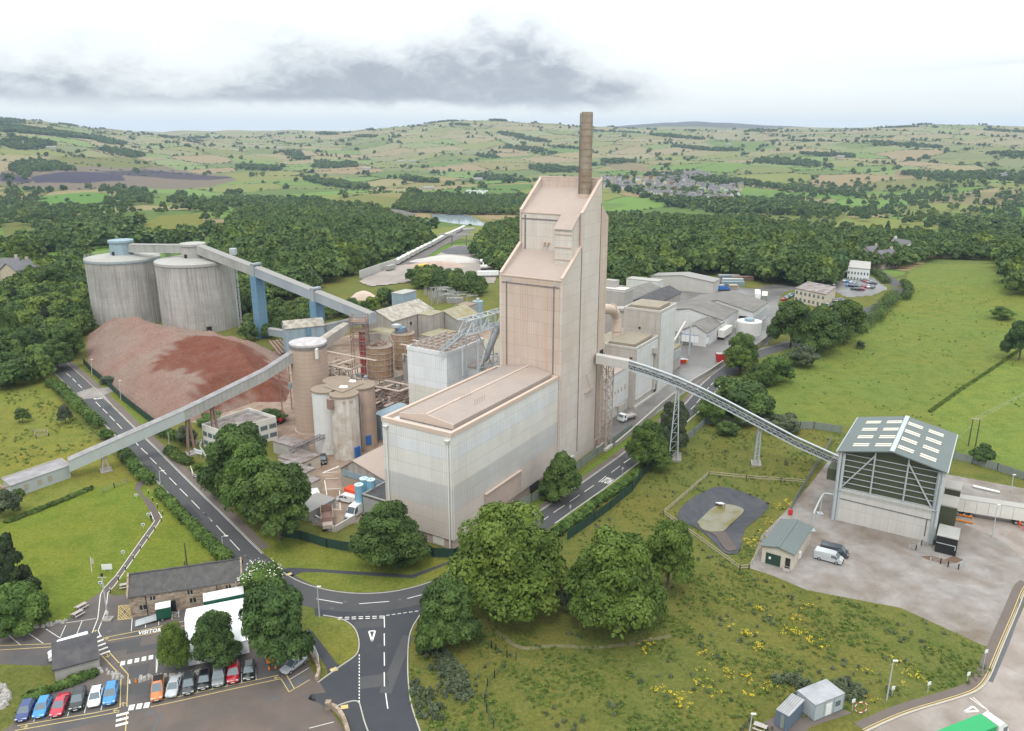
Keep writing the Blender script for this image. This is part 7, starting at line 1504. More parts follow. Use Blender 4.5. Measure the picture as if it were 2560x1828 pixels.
box_trailer('small green welfare trailer with a white roof and access ramp by the barn',wB2(4.3,-1.9,0),wB2(6.6,-1.7,0),2.5,.95,True);box_trailer('long green welfare trailer with a white roof at the far end of the barn',wB2(12.0,-2.2,0),wB2(18.5,-1.6,0),3.0,1.25)
p,q=G('k',1480,1060),G('k',1490,975);t=thing('traffic_light_trailer','bright orange traffic light trailer at the back of the bays','trailer',p.lerp(q,.5),None,math.atan2(q.y-p.y,q.x-p.x));t['_b']=(0,0,0);MB().box(-1.2,1.2,-.55,.55,.5,1.0,w=V3).box(-.9,.2,-.5,.5,1.0,1.3,w=V3).build('body',MT['orange'],t);wheels(t,(0,),.55,.28);MB().box(-.5,.5,-.15,.15,1.3,1.36,w=V3).build('signal_head',MT['black'],t)
# cabins
def cabin(lab,a,b,depth,h,mat,roof,win=False,frame='galv'):
 d=(b-a).normalized();n=Vector((-d.y,d.x,0));L_=(b-a).length;f=lambda x,y,z:a+d*x+n*y+Vector((0,0,z));t=thing('site_cabin',lab,'cabin',a.lerp(b,.5))
 part(MB().box(.02,L_-.02,.02,depth-.02,.12,h,w=f),'wall',mat,t);part(MB().box(-.04,L_+.04,-.04,depth+.04,h,h+.12,w=f),'roof',roof,t);mb=MB()
 for x in(0,L_/3,L_*.66,L_):mb.box(x-.05,x+.05,-.03,.03,.1,h,w=f)
 for y in(depth,):mb.box(-.05,.05,y-.03,y+.03,.1,h,w=f)
 mb.box(0,L_,-.03,.03,.1,.25,w=f).box(0,L_,-.03,.03,h-.12,h,w=f);part(mb,'frame',frame,t)
 if win:part(MB().box(L_*.72,L_*.88,-.06,.0,1.1,1.9,w=f),'window','glass',t);part(MB().box(L_*.38,L_*.58,-.05,.0,.2,2.1,w=f),'door','white',t)
 else:part(MB().box(L_*.4,L_*.7,-.05,.0,.2,2.3,w=f),'door','fence_grey',t);mb=MB();[mb.box(.1+i*.32,.2+i*.32,.1,depth-.1,h+.12,h+.17,w=f)for i in range(int(L_/.32))];part(mb,'roof_rib','gallery_roof',t)
MT['cabin_blue']=M('faded blue container paint',(.115,.155,.215),.6,.1,.8,ribs=.3,ang=.4);MT['cabin_grey']=M('pale cabin panel',(.36,.40,.42),.6,.05,.8);MT['cabin_roof']=M('rain streaked cabin roof',(.33,.34,.36),.5,.12,.8,stain=(.20,.21,.22),samt=.7,sscale=.6)
cabin('pale grey site cabin with a white door, right one of the pair',G('p',565,1055),G('p',800,955),3.4,2.7,'cabin_grey','cabin_roof',True,'blue_clad');cabin('faded blue storage container, left one of the pair',G('p',250,1085),G('p',350,1140),4.6,2.6,'cabin_blue','cabin_roof',False,'cabin_blue')
# wagons, skips and clutter
p=G('o',1400,975)
for i,(y0_,y1_)in enumerate(((940,985),(990,1030),(1035,1075))):
 a,b=G('o',1215+i*-5,y0_),G('o',1400,y1_);t=thing('guide_rail',['upper orange lorry guide rail behind the trailer','middle orange lorry guide rail','lower orange lorry guide rail'][i],'guide rail',a);part(MB().bar(at(a,.35),at(b,.35),.25,.25),'rail','orange',t);part(MB().bar(a,at(a,.35),.2).bar(b,at(b,.35),.2),'post','orange',t)
a,b=G('o',1405,775),G('o',1620,825);t=thing('steel_tube','long white steel tube lying behind the lorry','tube',a);part(MB().tube([at(a,.3),at(b,.3)],.3,10),'tube','white',t)
p,q=G('y',765,1385),G('y',835,1330);t=thing('excavator','small red excavator at the foot of the tan silo','excavator',p);dd=(q-p).normalized();nn=Vector((-dd.y,dd.x,0));f=lambda a,b,z:p+dd*a+nn*b+Vector((0,0,z))
part(MB().box(-1.3,1.3,-1.0,-.6,0,.6,w=f).box(-1.3,1.3,.6,1.0,0,.6,w=f),'track','black',t);part(MB().box(-1.2,.6,-.9,.9,.7,1.5,w=f),'body','red',t);part(MB().box(.1,1.0,-.8,0,.9,2.3,w=f),'cab','glass',t);part(MB().bar(f(.8,.4,1.2),f(2.8,.4,2.4),.22).bar(f(2.8,.4,2.4),f(4.4,.4,.6),.18),'arm','red',t);part(MB().box(4.2,4.8,.1,.7,.1,.7,w=f),'bucket','rust_steel',t)
for i,(k,x,y,l,h,c)in enumerate((('h',650,775,'red skip in front of the loading building',1.4,'red'),('h',678,772,'yellow bin beside the red skip',1.1,'yellow'),('h',935,765,'red box body parked by the roadside trees',3.0,'red'))):
 p=G(k,x,y);t=thing('skip' if i<2 else 'box_container',l,'skip' if i<2 else 'container',p);s=(1.5,.9,2.0)[i];part(MB().hexa([p+Vector((a*s*.8,b*s*.5,.1))for a,b in((-1,-1),(1,-1),(1,1),(-1,1))],[p+Vector((a*s,b*s*.6,h))for a,b in((-1,-1),(1,-1),(1,1),(-1,1))]),'body',c,t);part(MB().box(-s*.95,s*.95,-s*.55,s*.55,h,h+.08,w=OFF(p)),'lid','galv' if i<2 else 'silo_roof',t)
lorry('white box trailer parked along the warehouse wall',at(G('h',962,590),0),math.atan2(UA[1],UA[0]),11,4,1.25,'offwhite','offwhite',False);lorry('white tanker trailer with a blue stripe outside the low shed',at(G('h',745,645),0),math.atan2(UA[1],UA[0])-1.5,10,4,1.25,'white','blue',False)
for i,(x,y)in enumerate(((1018,520),(1045,495),(1062,470))):p=G('h',x,y);t=thing('bag_stack',['nearest stack of white bulk bags along the warehouse wall','middle stack of white bulk bags along the warehouse wall','farthest stack of white bulk bags, next to the doorway'][i],'bulk bags',p);part(MB().box(0,9,-1.6,1.6,0,2.4,w=lambda a,b,z:p+Vector((a*UA[0]-b*UA[1],a*UA[1]+b*UA[0],z))),'bag','offwhite',t)
lorry('white box trailer by the service road bend',at(G('t',195,860),0),R(75),12,4,1.25,'white','white',False);lorry('pale green box trailer next to the white one on the service road',at(G('t',275,870),0),R(72),11,3.6,1.25,'fence_grey','offwhite',False)
p=G('t',95,1250);t=thing('storage_tank','round pale tank in the wet yard','tank',p);part(MB().cyl(p,5,0,5.5,28),'shell','silo_white',t);part(MB().cyl(p,2,5.5,6.6,20),'top','blue_clad',t)
# ================================================================ people
def person(lab,p,yaw,top,leg,helmet,h=1.76):
 me=bpy.data.meshes.new('person');s=h/1.76
 J=[(0,0,.95,.15),(0,0,1.15,.15),(0,0,1.40,.17),(0,0,1.52,.065),(.02,0,1.63,.105),(.02,0,1.72,.085),(0,.11,.9,.1),(.02,.12,.5,.07),(-.02,.13,.09,.05),(.14,.14,.04,.045),(0,-.11,.9,.1),(.08,-.12,.5,.07),(.02,-.13,.09,.05),(.18,-.14,.04,.045),
  (0,.21,1.42,.07),(-.02,.27,1.14,.05),(.12,.26,.92,.038),(.18,.25,.84,.03),(0,-.21,1.42,.07),(-.02,-.27,1.14,.05),(.12,-.26,.92,.038),(.18,-.25,.84,.03)]
 E_=[(0,1),(1,2),(2,3),(3,4),(4,5),(0,6),(6,7),(7,8),(8,9),(0,10),(10,11),(11,12),(12,13),(2,14),(14,15),(15,16),(16,17),(2,18),(18,19),(19,20),(20,21)]
 me.from_pydata([(x*s,y*s,z*s)for x,y,z,r in J],E_,[]);o=bpy.data.objects.new('person',me);COL.objects.link(o);o.modifiers.new('s','SKIN');o.modifiers.new('d','SUBSURF').levels=1
 for v,j in zip(me.skin_vertices[0].data,J):v.radius=(j[3]*s,j[3]*s)
 me.skin_vertices[0].data[0].use_root=True
 dg=bpy.context.evaluated_depsgraph_get();m2=bpy.data.meshes.new_from_object(o.evaluated_get(dg));o.modifiers.clear();o.data=m2
 for m in(MT['skin'],MT[top],MT[leg],MT[helmet]):m2.materials.append(m)
 for f_ in m2.polygons:
  z=f_.center.z/s;f_.use_smooth=True;f_.material_index=3 if z>1.68 else 0 if z>1.5 or(abs(f_.center.y)>.2*s and z<.93)else 1 if z>.93 else 2
 o.location=p;o.rotation_euler=(0,0,yaw);return tag(o,lab,'person')
MT['skin']=M('skin',(.45,.28,.2),.6,.05,5);MT['hivis']=M('orange high visibility cloth',(.78,.10,.02),.7,.05,4);MT['darkcloth']=M('dark cloth',(.03,.03,.035),.8,.1,4)
person('person in orange work clothes standing beside the white lorry cab',G('o',1735,1050),-1.2,'hivis','hivis','white');person('person in an orange jacket, left of the pair in front of the lorry',G('o',1778,1105),.6,'hivis','hivis','white');person('person in an orange jacket, right of the pair in front of the lorry',G('o',1812,1125),2.4,'hivis','hivis','white');person('person in dark clothes walking on the lawn path',G('j',1124,70),-2,'darkcloth','darkcloth','darkcloth')
# ================================================================ vegetation
def leafset(rs,blobs,n,size,up=.35,flat=1.0):
 "n leaf cards spread over the shells of blobs (x, y, z, rx, ry, rz, tint)"
 B=np.array(blobs,float);area=(B[:,3]*B[:,4]);k=rs.choice(len(B),n,p=area/area.sum());b=B[k]
 d=rs.normal(size=(n,3));d/=np.linalg.norm(d,axis=1)[:,None];d[:,2]=np.where(d[:,2]<-.35,-d[:,2],d[:,2])
 r=rs.uniform(.78,1.08,(n,1));P=b[:,:3]+d*b[:,3:6]*r
 nrm=d+rs.normal(size=(n,3))*.42+np.array((0,0,up));nrm/=np.linalg.norm(nrm,axis=1)[:,None]
 a=np.cross(nrm,rs.normal(size=(n,3)));a/=np.linalg.norm(a,axis=1)[:,None];c=np.cross(nrm,a)
 s=size*rs.uniform(.6,1.35,(n,1));a=a*s;c=c*s*rs.uniform(.5,.9,(n,1))
 V=np.stack([P-a*.6-c,P+a-c*.3,P+a*.5+c,P-a+c*.4],1).reshape(-1,3)
 t=np.clip(b[:,6]+rs.normal(0,.12,n),0,1);return V,np.repeat(t,4)
def leafmesh(name,V,T,mat,extra=None):
 me=bpy.data.meshes.new(name);n=len(V)//4;fastmesh(me,V,np.arange(n*4).reshape(-1,4),False)
 ca=me.color_attributes.new('tint','FLOAT_COLOR','POINT');c=np.ones((len(V),4),np.float32);c[:,0]=T;c[:,1]=T;c[:,2]=T;ca.data.foreach_set('color',c.reshape(-1));me.materials.append(mat);return me
def crown(seed,nb,z0,z1,R_,kind='broad'):
 rs=np.random.RandomState(seed);out=[]
 for i in range(nb):
  if kind=='cone':f=rs.rand()**.8;z=z0+(z1-z0)*f;rr=R_*(1.05-f)*rs.uniform(.5,.85);a=rs.rand()*6.28;r=R_*(.14+.20*(1-f));out.append((rr*math.cos(a),rr*math.sin(a),z,r,r,r*.8,rs.rand()));continue
  d=rs.normal(size=3);d/=np.linalg.norm(d);d[2]=abs(d[2])*1.6-.74;q=rs.uniform(.5,.95)
  r=R_*rs.uniform(.18,.34)*(1 if nb>40 else 1.25);zc=(z0+z1)/2;out.append((d[0]*R_*q,d[1]*R_*q,zc+d[2]*(z1-z0)/2*q,r,r,r*rs.uniform(.65,.9),rs.uniform(.1,.9)))
 if kind!='cone':out.append((0,0,(z0+z1)/2,R_*.62,R_*.62,(z1-z0)*.34,.3))
 return out
def trunk_mb(seed,h0,h1,r,R_):
 r_=random.Random(seed);mb=MB();mb.tube([(0,0,-.02),(.01,0,h0*.5),(0,.01,h0),(0,0,h1)],[r*1.3,r,r*.85,r*.3],8)
 for i in range(7):
  a=i*.9+r_.random();z=h0*r_.uniform(.7,1.6);q=r_.uniform(.45,.75)*R_;mb.tube([(0,0,z),(math.cos(a)*q*.5,math.sin(a)*q*.5,z+(h1-z)*.35),(math.cos(a)*q,math.sin(a)*q,z+(h1-z)*.6)],[r*.5,r*.32,r*.12],5)
 return mb
CROWNS={}
for nm,kind,nb,n,sz,z0,R_ in(('a','broad',85,24000,.019,.04,.46),('b','broad',64,21000,.021,.03,.46),('c','broad',140,30000,.018,.03,.46),('conifer','cone',46,12000,.026,.03,.5),('bush','broad',24,8000,.036,-.05,.5),('bush2','broad',34,9000,.034,-.08,.5)):
 V,T=leafset(np.random.RandomState(len(CROWNS)+5),crown(len(CROWNS)+20,nb,z0,1.0,R_,kind),n,sz);CROWNS[nm]=(V,T)
MESH={}
def tree(lab,k,x,yb,yt,wpx,form='a',mat='leaf',group=None,name='tree',cat='tree',sx=1.0):
 p=G(k,x,yb);h=max(1.0,atd(k,x,yt,p)-p.z);dep=p.y*CT+(CAMH-p.z)*ST;wd=wpx/ZF[k][2]/FPX*dep
 t=thing(name,lab,cat,p,group,rnd.uniform(0,6.28));t['_b']=(0,0,0);key=(form,mat)
 if key not in MESH:MESH[key]=leafmesh('crown',*CROWNS[form],MT[mat])
 o=bpy.data.objects.new('crown',MESH[key]);COL.objects.link(o);o.parent=t;o.scale=(wd,wd*sx,h)
 if 'bush' not in form:
  if('t',form)not in MESH:q=trunk_mb(5,.22,.8,.022,.5).build('trunk',MT['trunk'],None);MESH['t',form]=q.data;bpy.data.objects.remove(q)
  q=bpy.data.objects.new('trunk',MESH['t',form]);COL.objects.link(q);q.parent=t;q.scale=(wd,wd,h)
 return t
TR=[('big bright lime tree in front of the corner of the banded building','v',1130,1352,1112,250,'c','leaf_lime'),('second bright lime tree, standing in the meadow right of the first','v',1365,1398,1166,215,'c','leaf_lime'),('smaller broadleaf tree behind the second lime tree','v',1482,1310,1152,125,'b','leaf_lime'),
('dark bushy elder at the junction corner below the lime tree','v',995,1425,1278,140,'b','leaf'),('dark grey green tree against the left face of the banded building','v',865,1258,1114,165,'a','leaf'),('tall tree hiding the front of the white office block','v',537,1118,932,160,'b','leaf'),('deep green tree in the middle of the clump by the works yard','v',572,1160,975,150,'a','leaf_hedge'),
('broad tree at the lower end of the clump by the works yard','v',622,1200,1022,175,'b','leaf'),('bright green maple at the corner of the white marquee','v',393,1486,1375,70,'c','leaf_lime'),('dark sycamore in front of the white marquee','v',482,1480,1352,104,'a','leaf'),('large dark tree to the right of the marquee','v',618,1472,1285,165,'b','leaf'),
('dark monkey puzzle like conifer on the left lawn edge','v',40,1335,1182,100,'conifer','leaf_conifer'),('tree half hiding the road side of the tower foot','v',1245,1112,1000,90,'a','leaf'),('leafy tree between the tall trestle and the road','v',1437,1045,930,98,'a','leaf'),('sparse tree behind the tall trestle on the verge','v',1495,1005,885,75,'b','leaf_pale'),
('roadside tree above the red box body','v',1645,822,735,75,'c','leaf'),('lower roadside tree with a bright crown by the red box body','v',1640,835,765,65,'b','leaf_lime'),('leftmost tree of the clump below the cream office block','v',1755,770,662,100,'b','leaf'),('middle tree of the clump below the cream office block','v',1815,785,672,105,'a','leaf'),('right tree of the clump below the cream office block','v',1872,765,660,90,'b','leaf'),
('copper leaved tree at the top corner of the rubble heap','C',720,1065,865,250,'b','leaf_purple'),('spindly dark conifer left of the concrete silos','C',825,870,605,105,'conifer','leaf_pale'),('big roadside tree overhanging the far end of the left road','C',590,1490,1150,330,'a','leaf'),('tree beside the rubble heap at the roadside','C',710,1370,1000,320,'b','leaf'),('bright tree left of the roadside tree in the left wood','C',320,1390,1020,330,'c','leaf'),('tree at the very left edge of the wood by the field','C',110,1300,830,300,'a','leaf'),('round tree in the middle of the left wood','C',470,960,710,320,'b','leaf'),('tall tree behind the old stone house on the left','C',235,440,95,290,'a','leaf_lime'),('dark tree right of the old stone house','C',560,740,390,300,'b','leaf'),('lime yellow tree standing out in the big wood','v',785,610,538,56,'c','leaf_lime'),
('small thorn tree in the left field above the pen','i',205,765,625,130,'b','leaf'),('twiggy brown tree by the field hedge','i',580,770,590,120,'c','leaf_pale'),('tree at the far right edge of the pasture','v',2262,800,705,75,'b','leaf'),('white flowering tree behind the car park trees','v',585,1335,1252,115,'b','leaf_hedge')]
for q in TR:o=tree(*q)
p=Vector(o.location);rs_=np.random.RandomState(8);me=bpy.data.meshes.new('blossom');ch=[c for c in COL.objects if c.parent==o and c.name.startswith('crown')][0];V,T=leafset(rs_,crown(21,34,.10,1.03,.52),700,.013,1.0);fastmesh(me,V,np.arange(len(V)).reshape(-1,4),False);me.materials.append(MT['flower_white']);q=bpy.data.objects.new('blossom',me);COL.objects.link(q);q.parent=o;q.scale=ch.scale
BU=[('olive bush at the junction corner below the dark elder','v',962,1452,1348,75),('round dark bush below the conifer on the left lawn','v',42,1402,1288,115),('big bush at the left edge by the low white shed','i',50,1580,1320,250),('small bush against the wall of the low white shed','i',165,1420,1340,90),('bush by the hedge above the road conveyor','i',945,905,805,140),('bush on the verge beside the rubble heap','i',955,425,350,130),('bush above the office block roof','l',830,180,70,250),('bush behind the left corner of the office block','l',300,200,110,220),('leafy bush left of the office block','l',90,380,200,180),('wide thorn bush mass under the lattice conveyor','v',1640,930,838,130),('thorn bush left of the mass under the lattice conveyor','v',1578,940,868,60),('round bush near the foot of the pasture hedge','v',1738,958,918,68),('pale bush where the pasture hedge meets the road','v',1612,965,930,50),('large bush in the upper pasture hedge','v',1725,850,785,70),('bush right of the large one in the pasture hedge','v',1780,815,762,65),('bush in the pasture hedge below the trees','v',1690,858,800,55),('small lone bush in the right pasture','v',2225,708,678,48),('tiny dark bush in the middle of the pasture','v',1910,775,755,18),('bush at the foot of the twin timber power pole','o',1480,585,415,190),('bush by the fence corner under the tall trestle','v',1475,1010,960,45),('dark bush beside the big green lime trees','v',1255,1360,1290,60),('low bush at the tower foot by the fence','g',1440,1165,1070,160)]
for i,q in enumerate(BU):tree(*q,form='bush' if i%2 else 'bush2',mat=('leaf','leaf_hedge','leaf_pale')[(i*7)%3]if i%3 else 'leaf',name='bush',cat='bush')
def hedge(lab,pts,r,h,mat,seed,lump=.35):
 rs=np.random.RandomState(seed);path=dense(pts,r*.55);b=[(p.x+rs.normal(0,r*.15),p.y+rs.normal(0,r*.15),hgt(p.x,p.y)+h*.42,r*rs.uniform(1-lump,1+lump),r*rs.uniform(1-lump,1+lump),h*rs.uniform(.62-lump*.3,.62+lump*.3),rs.rand())for p in path]
 V,T=leafset(rs,b,int(len(path)*150),.26);c=Vector(pts[0]);V=V-np.array((c.x,c.y,c.z));me=leafmesh('hedge',V,T,MT[mat]);o=bpy.data.objects.new('hedge',me);COL.objects.link(o);o.location=c;tag(o,lab,'hedge')
hedge('overgrown hedge between the left field and the road above the conveyor',GP('i',[(440,430),(520,480),(600,545),(700,650),(800,745),(880,810)]),1.5,2.6,'leaf_hedge',1,.5)
hedge('scrubby hedge beside the road just below the conveyor',GP('i',[(1070,1030),(1140,1110),(1220,1220),(1330,1300)]),1.3,2.4,'leaf_hedge',2,.5);hedge('trimmed hedge between the mown lawn and the road',GP('i',[(1400,1390),(1500,1490),(1640,1640)])+GP('l',[(140,1090),(200,1170),(290,1260),(440,1375)])+GP('k',[(1000,70),(1090,140)]),1.1,1.9,'leaf_hedge',3)
hedge('bright green hedge on the works side of the road by the office gate',GP('l',[(225,660),(330,770),(410,860)]),1.1,1.8,'leaf_hedge',4);hedge('clipped olive hedge on the bank left of the company sign',GP('i',[(1490,1020),(1560,1080),(1660,1130)]),1.4,1.6,'leaf',5,.15);hedge('clipped green hedge below the tree at the banded building',GP('m',[(605,225),(700,275),(800,330),(900,372),(970,345)]),1.0,1.6,'leaf_hedge',6,.15)
hedge('straggling hedge along the meadow side of the right hand road',GP('g',[(1470,1440),(1570,1370),(1680,1290),(1800,1200),(1930,1110),(2045,1030)])+GP('h',[(420,1500),(500,1430)]),.95,1.7,'leaf_hedge',7,.6);hedge('clipped block of hedge at the road side of the tower',GP('g',[(1375,1160),(1450,1130),(1520,1100)]),1.0,1.6,'leaf_hedge',8,.15)
hedge('long thorn hedge between the pasture and the road',GP('v',[(1560,930),(1600,900),(1680,850),(1760,800),(1850,770),(1915,735),(1950,705),(1985,660)]),3.0,4.0,'leaf',9,.6);hedge('hedge climbing the far side of the road bend',GP('t',[(1880,870),(1920,760),(1860,700)]),2.0,3.5,'leaf',10,.5);hedge('shrubs below the white office by the road',GP('t',[(1500,560),(1600,610),(1660,680)]),2.0,3.0,'leaf',11,.5);hedge('weedy planting behind the blue cars',GP('j',[(200,1390),(360,1340),(480,1290),(620,1230),(720,1200)]),.8,.9,'leaf_hedge',12,.6);hedge('scrub beside the rubble heap and office',GP('i',[(1380,850),(1480,900),(1600,930),(1690,900)]),1.5,2.6,'leaf_hedge',13,.5);hedge('hedge dividing the rough field from the lawn',GP('i',[(60,1650),(400,1520),(800,1355)]),.5,.7,'leaf',14,.6)
hedge('rough tussock line dividing the two right hand pastures',GP('v',[(2065,915),(2130,868),(2200,822),(2330,725)]),.4,.35,'leaf_lime',16,.6)
hedge('planted bed with yellow shrubs by the office gate',GP('l',[(150,610),(200,580),(250,590)]),.9,1.1,'leaf_lime',15,.4)
# ---- woods: nearest trees one by one, the rest of each wood as one mass
NW=[]
for nm,nb,n,sz,z0 in(('w1',16,620,.115,.05),('w2',20,680,.105,.1),('w3',12,560,.12,.0)):V,T=leafset(np.random.RandomState(len(NW)+60),crown(len(NW)+80,nb,z0,1.0,.5),n,sz);NW.append(leafmesh('crown',V,T,MT[('leaf_far','leaf','leaf_wood')[len(NW)]]))
V,T=leafset(np.random.RandomState(77),crown(99,26,.0,1.0,.4,'cone'),520,.10);NW.append(leafmesh('crown',V,T,MT['leaf_far']))
FW=[]
for s in(1,2):V,T=leafset(np.random.RandomState(90+s),crown(120+s,9,-.05,1.0,.5),130,.22);FW.append(leafmesh('crown',V,T,MT['leaf_far']))
NN=[]
for i,(nb,n,sz)in enumerate(((40,2600,.056),(30,2400,.06),(52,2800,.052))):V,T=leafset(np.random.RandomState(i+160),crown(i+180,nb,.02,1.0,.47),n,sz);NN.append(leafmesh('crown',V,T,MT[('leaf_far','leaf','leaf_wood')[i]]))
V,T=leafset(np.random.RandomState(171),crown(99,40,.0,1.0,.4,'cone'),2000,.055);NN.append(leafmesh('crown',V,T,MT['leaf_conifer']))
WOODS=[('wood on the slope behind the concrete silos','v',[(430,690),(470,610),(480,540),(540,480),(700,455),(840,472),(885,500),(955,542),(780,612),(700,652),(600,690),(540,710)],7.2,(7,16)),
('wood behind the tower on the right','v',[(1345,645),(1345,540),(1480,525),(1700,540),(1850,575),(1875,625),(1830,640),(1700,630),(1600,610),(1500,612),(1440,660)],7.2,(8,17)),
('wood along the left edge below the old stone house','v',[(-60,870),(60,860),(150,830),(185,790),(190,700),(195,610),(120,600),(60,640),(-60,680)],6.2,(8,12)),
('trees between the sidings and the gabled sheds','r',[(690,1030),(730,900),(1000,830),(1230,930),(1500,990),(1830,1090),(1810,1180),(1500,1130),(1000,1080),(750,1080)],6.5,(7,10)),
('trees at the foot of the silo conveyor','v',[(545,770),(560,700),(640,690),(720,700),(810,690),(860,670),(880,690),(800,700),(700,720),(640,740)],6.5,(6,9)),
('trees around the fields behind the silos','v',[(-40,640),(-40,560),(100,540),(190,560),(200,520),(330,510),(440,500),(470,540),(440,560),(260,530),(200,585),(100,605)],9.5,(9,15)),
('trees beyond the staff car park','v',[(1870,590),(1890,530),(2050,540),(2274,560),(2330,600),(2330,690),(2230,640),(2200,580),(2080,575),(2000,600),(1920,600)],8.5,(9,14)),
('bank of trees beside the reservoir','v',[(1050,570),(1085,520),(1130,505),(1190,500),(1190,600),(1130,615),(1090,600)],6.5,(9,13)),
('belt of trees behind the reservoir','v',[(870,470),(900,440),(1180,440),(1190,480),(1090,478),(1000,478)],8.5,(9,13)),
('belt of trees in front of the village','v',[(1350,530),(1350,490),(1480,495),(1690,490),(1760,520),(1870,540),(1860,560),(1700,530)],8.5,(9,14)),
('trees on the left horizon fields','v',[(-40,530),(-40,440),(60,420),(330,425),(540,440),(480,500),(330,490),(300,520),(100,520)],17,(9,14)),
('scattered parkland trees on the right','v',[(1900,540),(1700,460),(1750,400),(2000,400),(2300,370),(2340,540)],22,(8,14))]
rs=np.random.RandomState(17);TP=[]
for wi,(lab,k,poly,sp,hr)in enumerate(WOODS):
 P=GP(k,poly);x0,x1,y0,y1=min(p.x for p in P),max(p.x for p in P),min(p.y for p in P),max(p.y for p in P)
 gx,gy=np.meshgrid(np.arange(x0,x1,sp),np.arange(y0,y1,sp));gx=gx+rs.uniform(-.42,.42,gx.shape)*sp;gy=gy+rs.uniform(-.42,.42,gy.shape)*sp
 m=inside(gx,gy,P)
 if wi in(5,10,11):m&=(np.sin(gx/37+wi)*np.sin(gy/51+1)+rs.normal(0,.5,gx.shape)>(.45 if wi==5 else .1))
 for q in([(790,880),(1050,770),(1490,745),(1345,790),(1325,870),(1220,910),(800,925)],[(250,640),(600,610),(720,620),(640,720),(270,720)],[(1000,630),(1130,625),(1120,720),(1010,720)]):m&=~inside(gx,gy,GP('a',q))
 if wi==0:m&=~inside(gx,gy,[G('a',*q)for q in((780,905),(1050,760),(1500,740),(1330,905))])
 for x,y in zip(gx[m],gy[m]):
  h=rs.uniform(*hr)*(1.25 if rs.rand()<.06 else 1);TP.append((math.hypot(x,y),x,y,h,h*rs.uniform(.68,1.08),wi,3 if rs.rand()<.07 else int(np.clip(1+1.1*math.sin(x/31+2)*math.sin(y/43)+rs.normal(0,.75),0,2.99))))
blockers=[(UV((p[1],p[2])),p)for p in TP]
def clear(x,y):
 u,v=UV((x,y));return not(-5<u<300 and-8<v<80)and not(80<u<165 and 60<v<140)and math.hypot(x+168,y-341)>18 and math.hypot(x+132.8,y-330)>19 and not inside(np.array([x]),np.array([y]),PP)[0]and min(math.hypot(x-r_.x,y-r_.y)for r_ in ROAD[::3])>6
TP=[p for p in TP if(p[0]>470 or clear(p[1],p[2]))];TP.sort()
NEAR=255
for i,(d,x,y,h,wd,wi,ki)in enumerate(TP[:NEAR]):
 o=bpy.data.objects.new('woodland_tree',NN[ki]);COL.objects.link(o);o.location=(x,y,hgt(x,y)-.3);o.scale=(wd,wd,h);o.rotation_euler=(0,0,rs.uniform(0,6.28));tag(o,'one tree among many in the '+WOODS[wi][0],'tree',WOODS[wi][0])
def scatter(name,lab,pts,tmpl,kind='stuff'):
 "one object that carries the trees of a wood: points with a size and a turn, a tree on each"
 P=np.array(pts,float);me=bpy.data.meshes.new(name);me.vertices.add(len(P));me.vertices.foreach_set('co',P[:,:3].astype(np.float32).reshape(-1))
 a=me.attributes.new('size','FLOAT_VECTOR','POINT');a.data.foreach_set('vector',np.stack([P[:,4],P[:,4],P[:,3]],1).astype(np.float32).reshape(-1));a=me.attributes.new('turn','FLOAT_VECTOR','POINT');a.data.foreach_set('vector',np.stack([P[:,0]*0,P[:,0]*0,P[:,0]*7.7%6.28],1).astype(np.float32).reshape(-1))
 o=bpy.data.objects.new(name,me);COL.objects.link(o);tag(o,lab,None,None,kind);ng=bpy.data.node_groups.new(name,'GeometryNodeTree');ng.interface.new_socket('Geometry',in_out='INPUT',socket_type='NodeSocketGeometry');ng.interface.new_socket('Geometry',in_out='OUTPUT',socket_type='NodeSocketGeometry')
 gi,go,ip,oi=(ng.nodes.new(t_)for t_ in('NodeGroupInput','NodeGroupOutput','GeometryNodeInstanceOnPoints','GeometryNodeObjectInfo'));oi.inputs['Object'].default_value=tmpl;oi.inputs['As Instance'].default_value=True;oi.transform_space='ORIGINAL'
 for s_,nm in(('Scale','size'),('Rotation','turn')):
  na=ng.nodes.new('GeometryNodeInputNamedAttribute');na.data_type='FLOAT_VECTOR';na.inputs['Name'].default_value=nm;src=[q for q in na.outputs if q.enabled and q.name=='Attribute'][0]
  if s_=='Rotation':er=ng.nodes.new('FunctionNodeEulerToRotation');ng.links.new(src,er.inputs[0]);src=er.outputs[0]
  ng.links.new(src,ip.inputs[s_])
 ng.links.new(gi.outputs[0],ip.inputs['Points']);ng.links.new(oi.outputs['Geometry'],ip.inputs['Instance']);ng.links.new(ip.outputs[0],go.inputs[0]);o.modifiers.new('trees','NODES').node_group=ng;return o
def template(me,name,lab,x,y,h,wd):
 o=bpy.data.objects.new(name,me);COL.objects.link(o);o.location=(x,y,hgt(x,y)-.3);o.scale=(wd,wd,h);return tag(o,lab,'tree','farthest single trees')
rest=TP[NEAR:]
for ki in range(4):
 q=[p for p in rest if p[6]==ki]
 if q:
  d,x,y,h,wd,wi,_=q[0];tm=template(NW[ki],'woodland_tree','one tree among many in the '+WOODS[wi][0],x,y,h,wd);tm['group']=WOODS[wi][0]
  scatter('woodland','dense mixed woodland beyond the works',[(p[1],p[2],hgt(p[1],p[2])-.3,p[3],p[4])for p in q[1:]],tm)
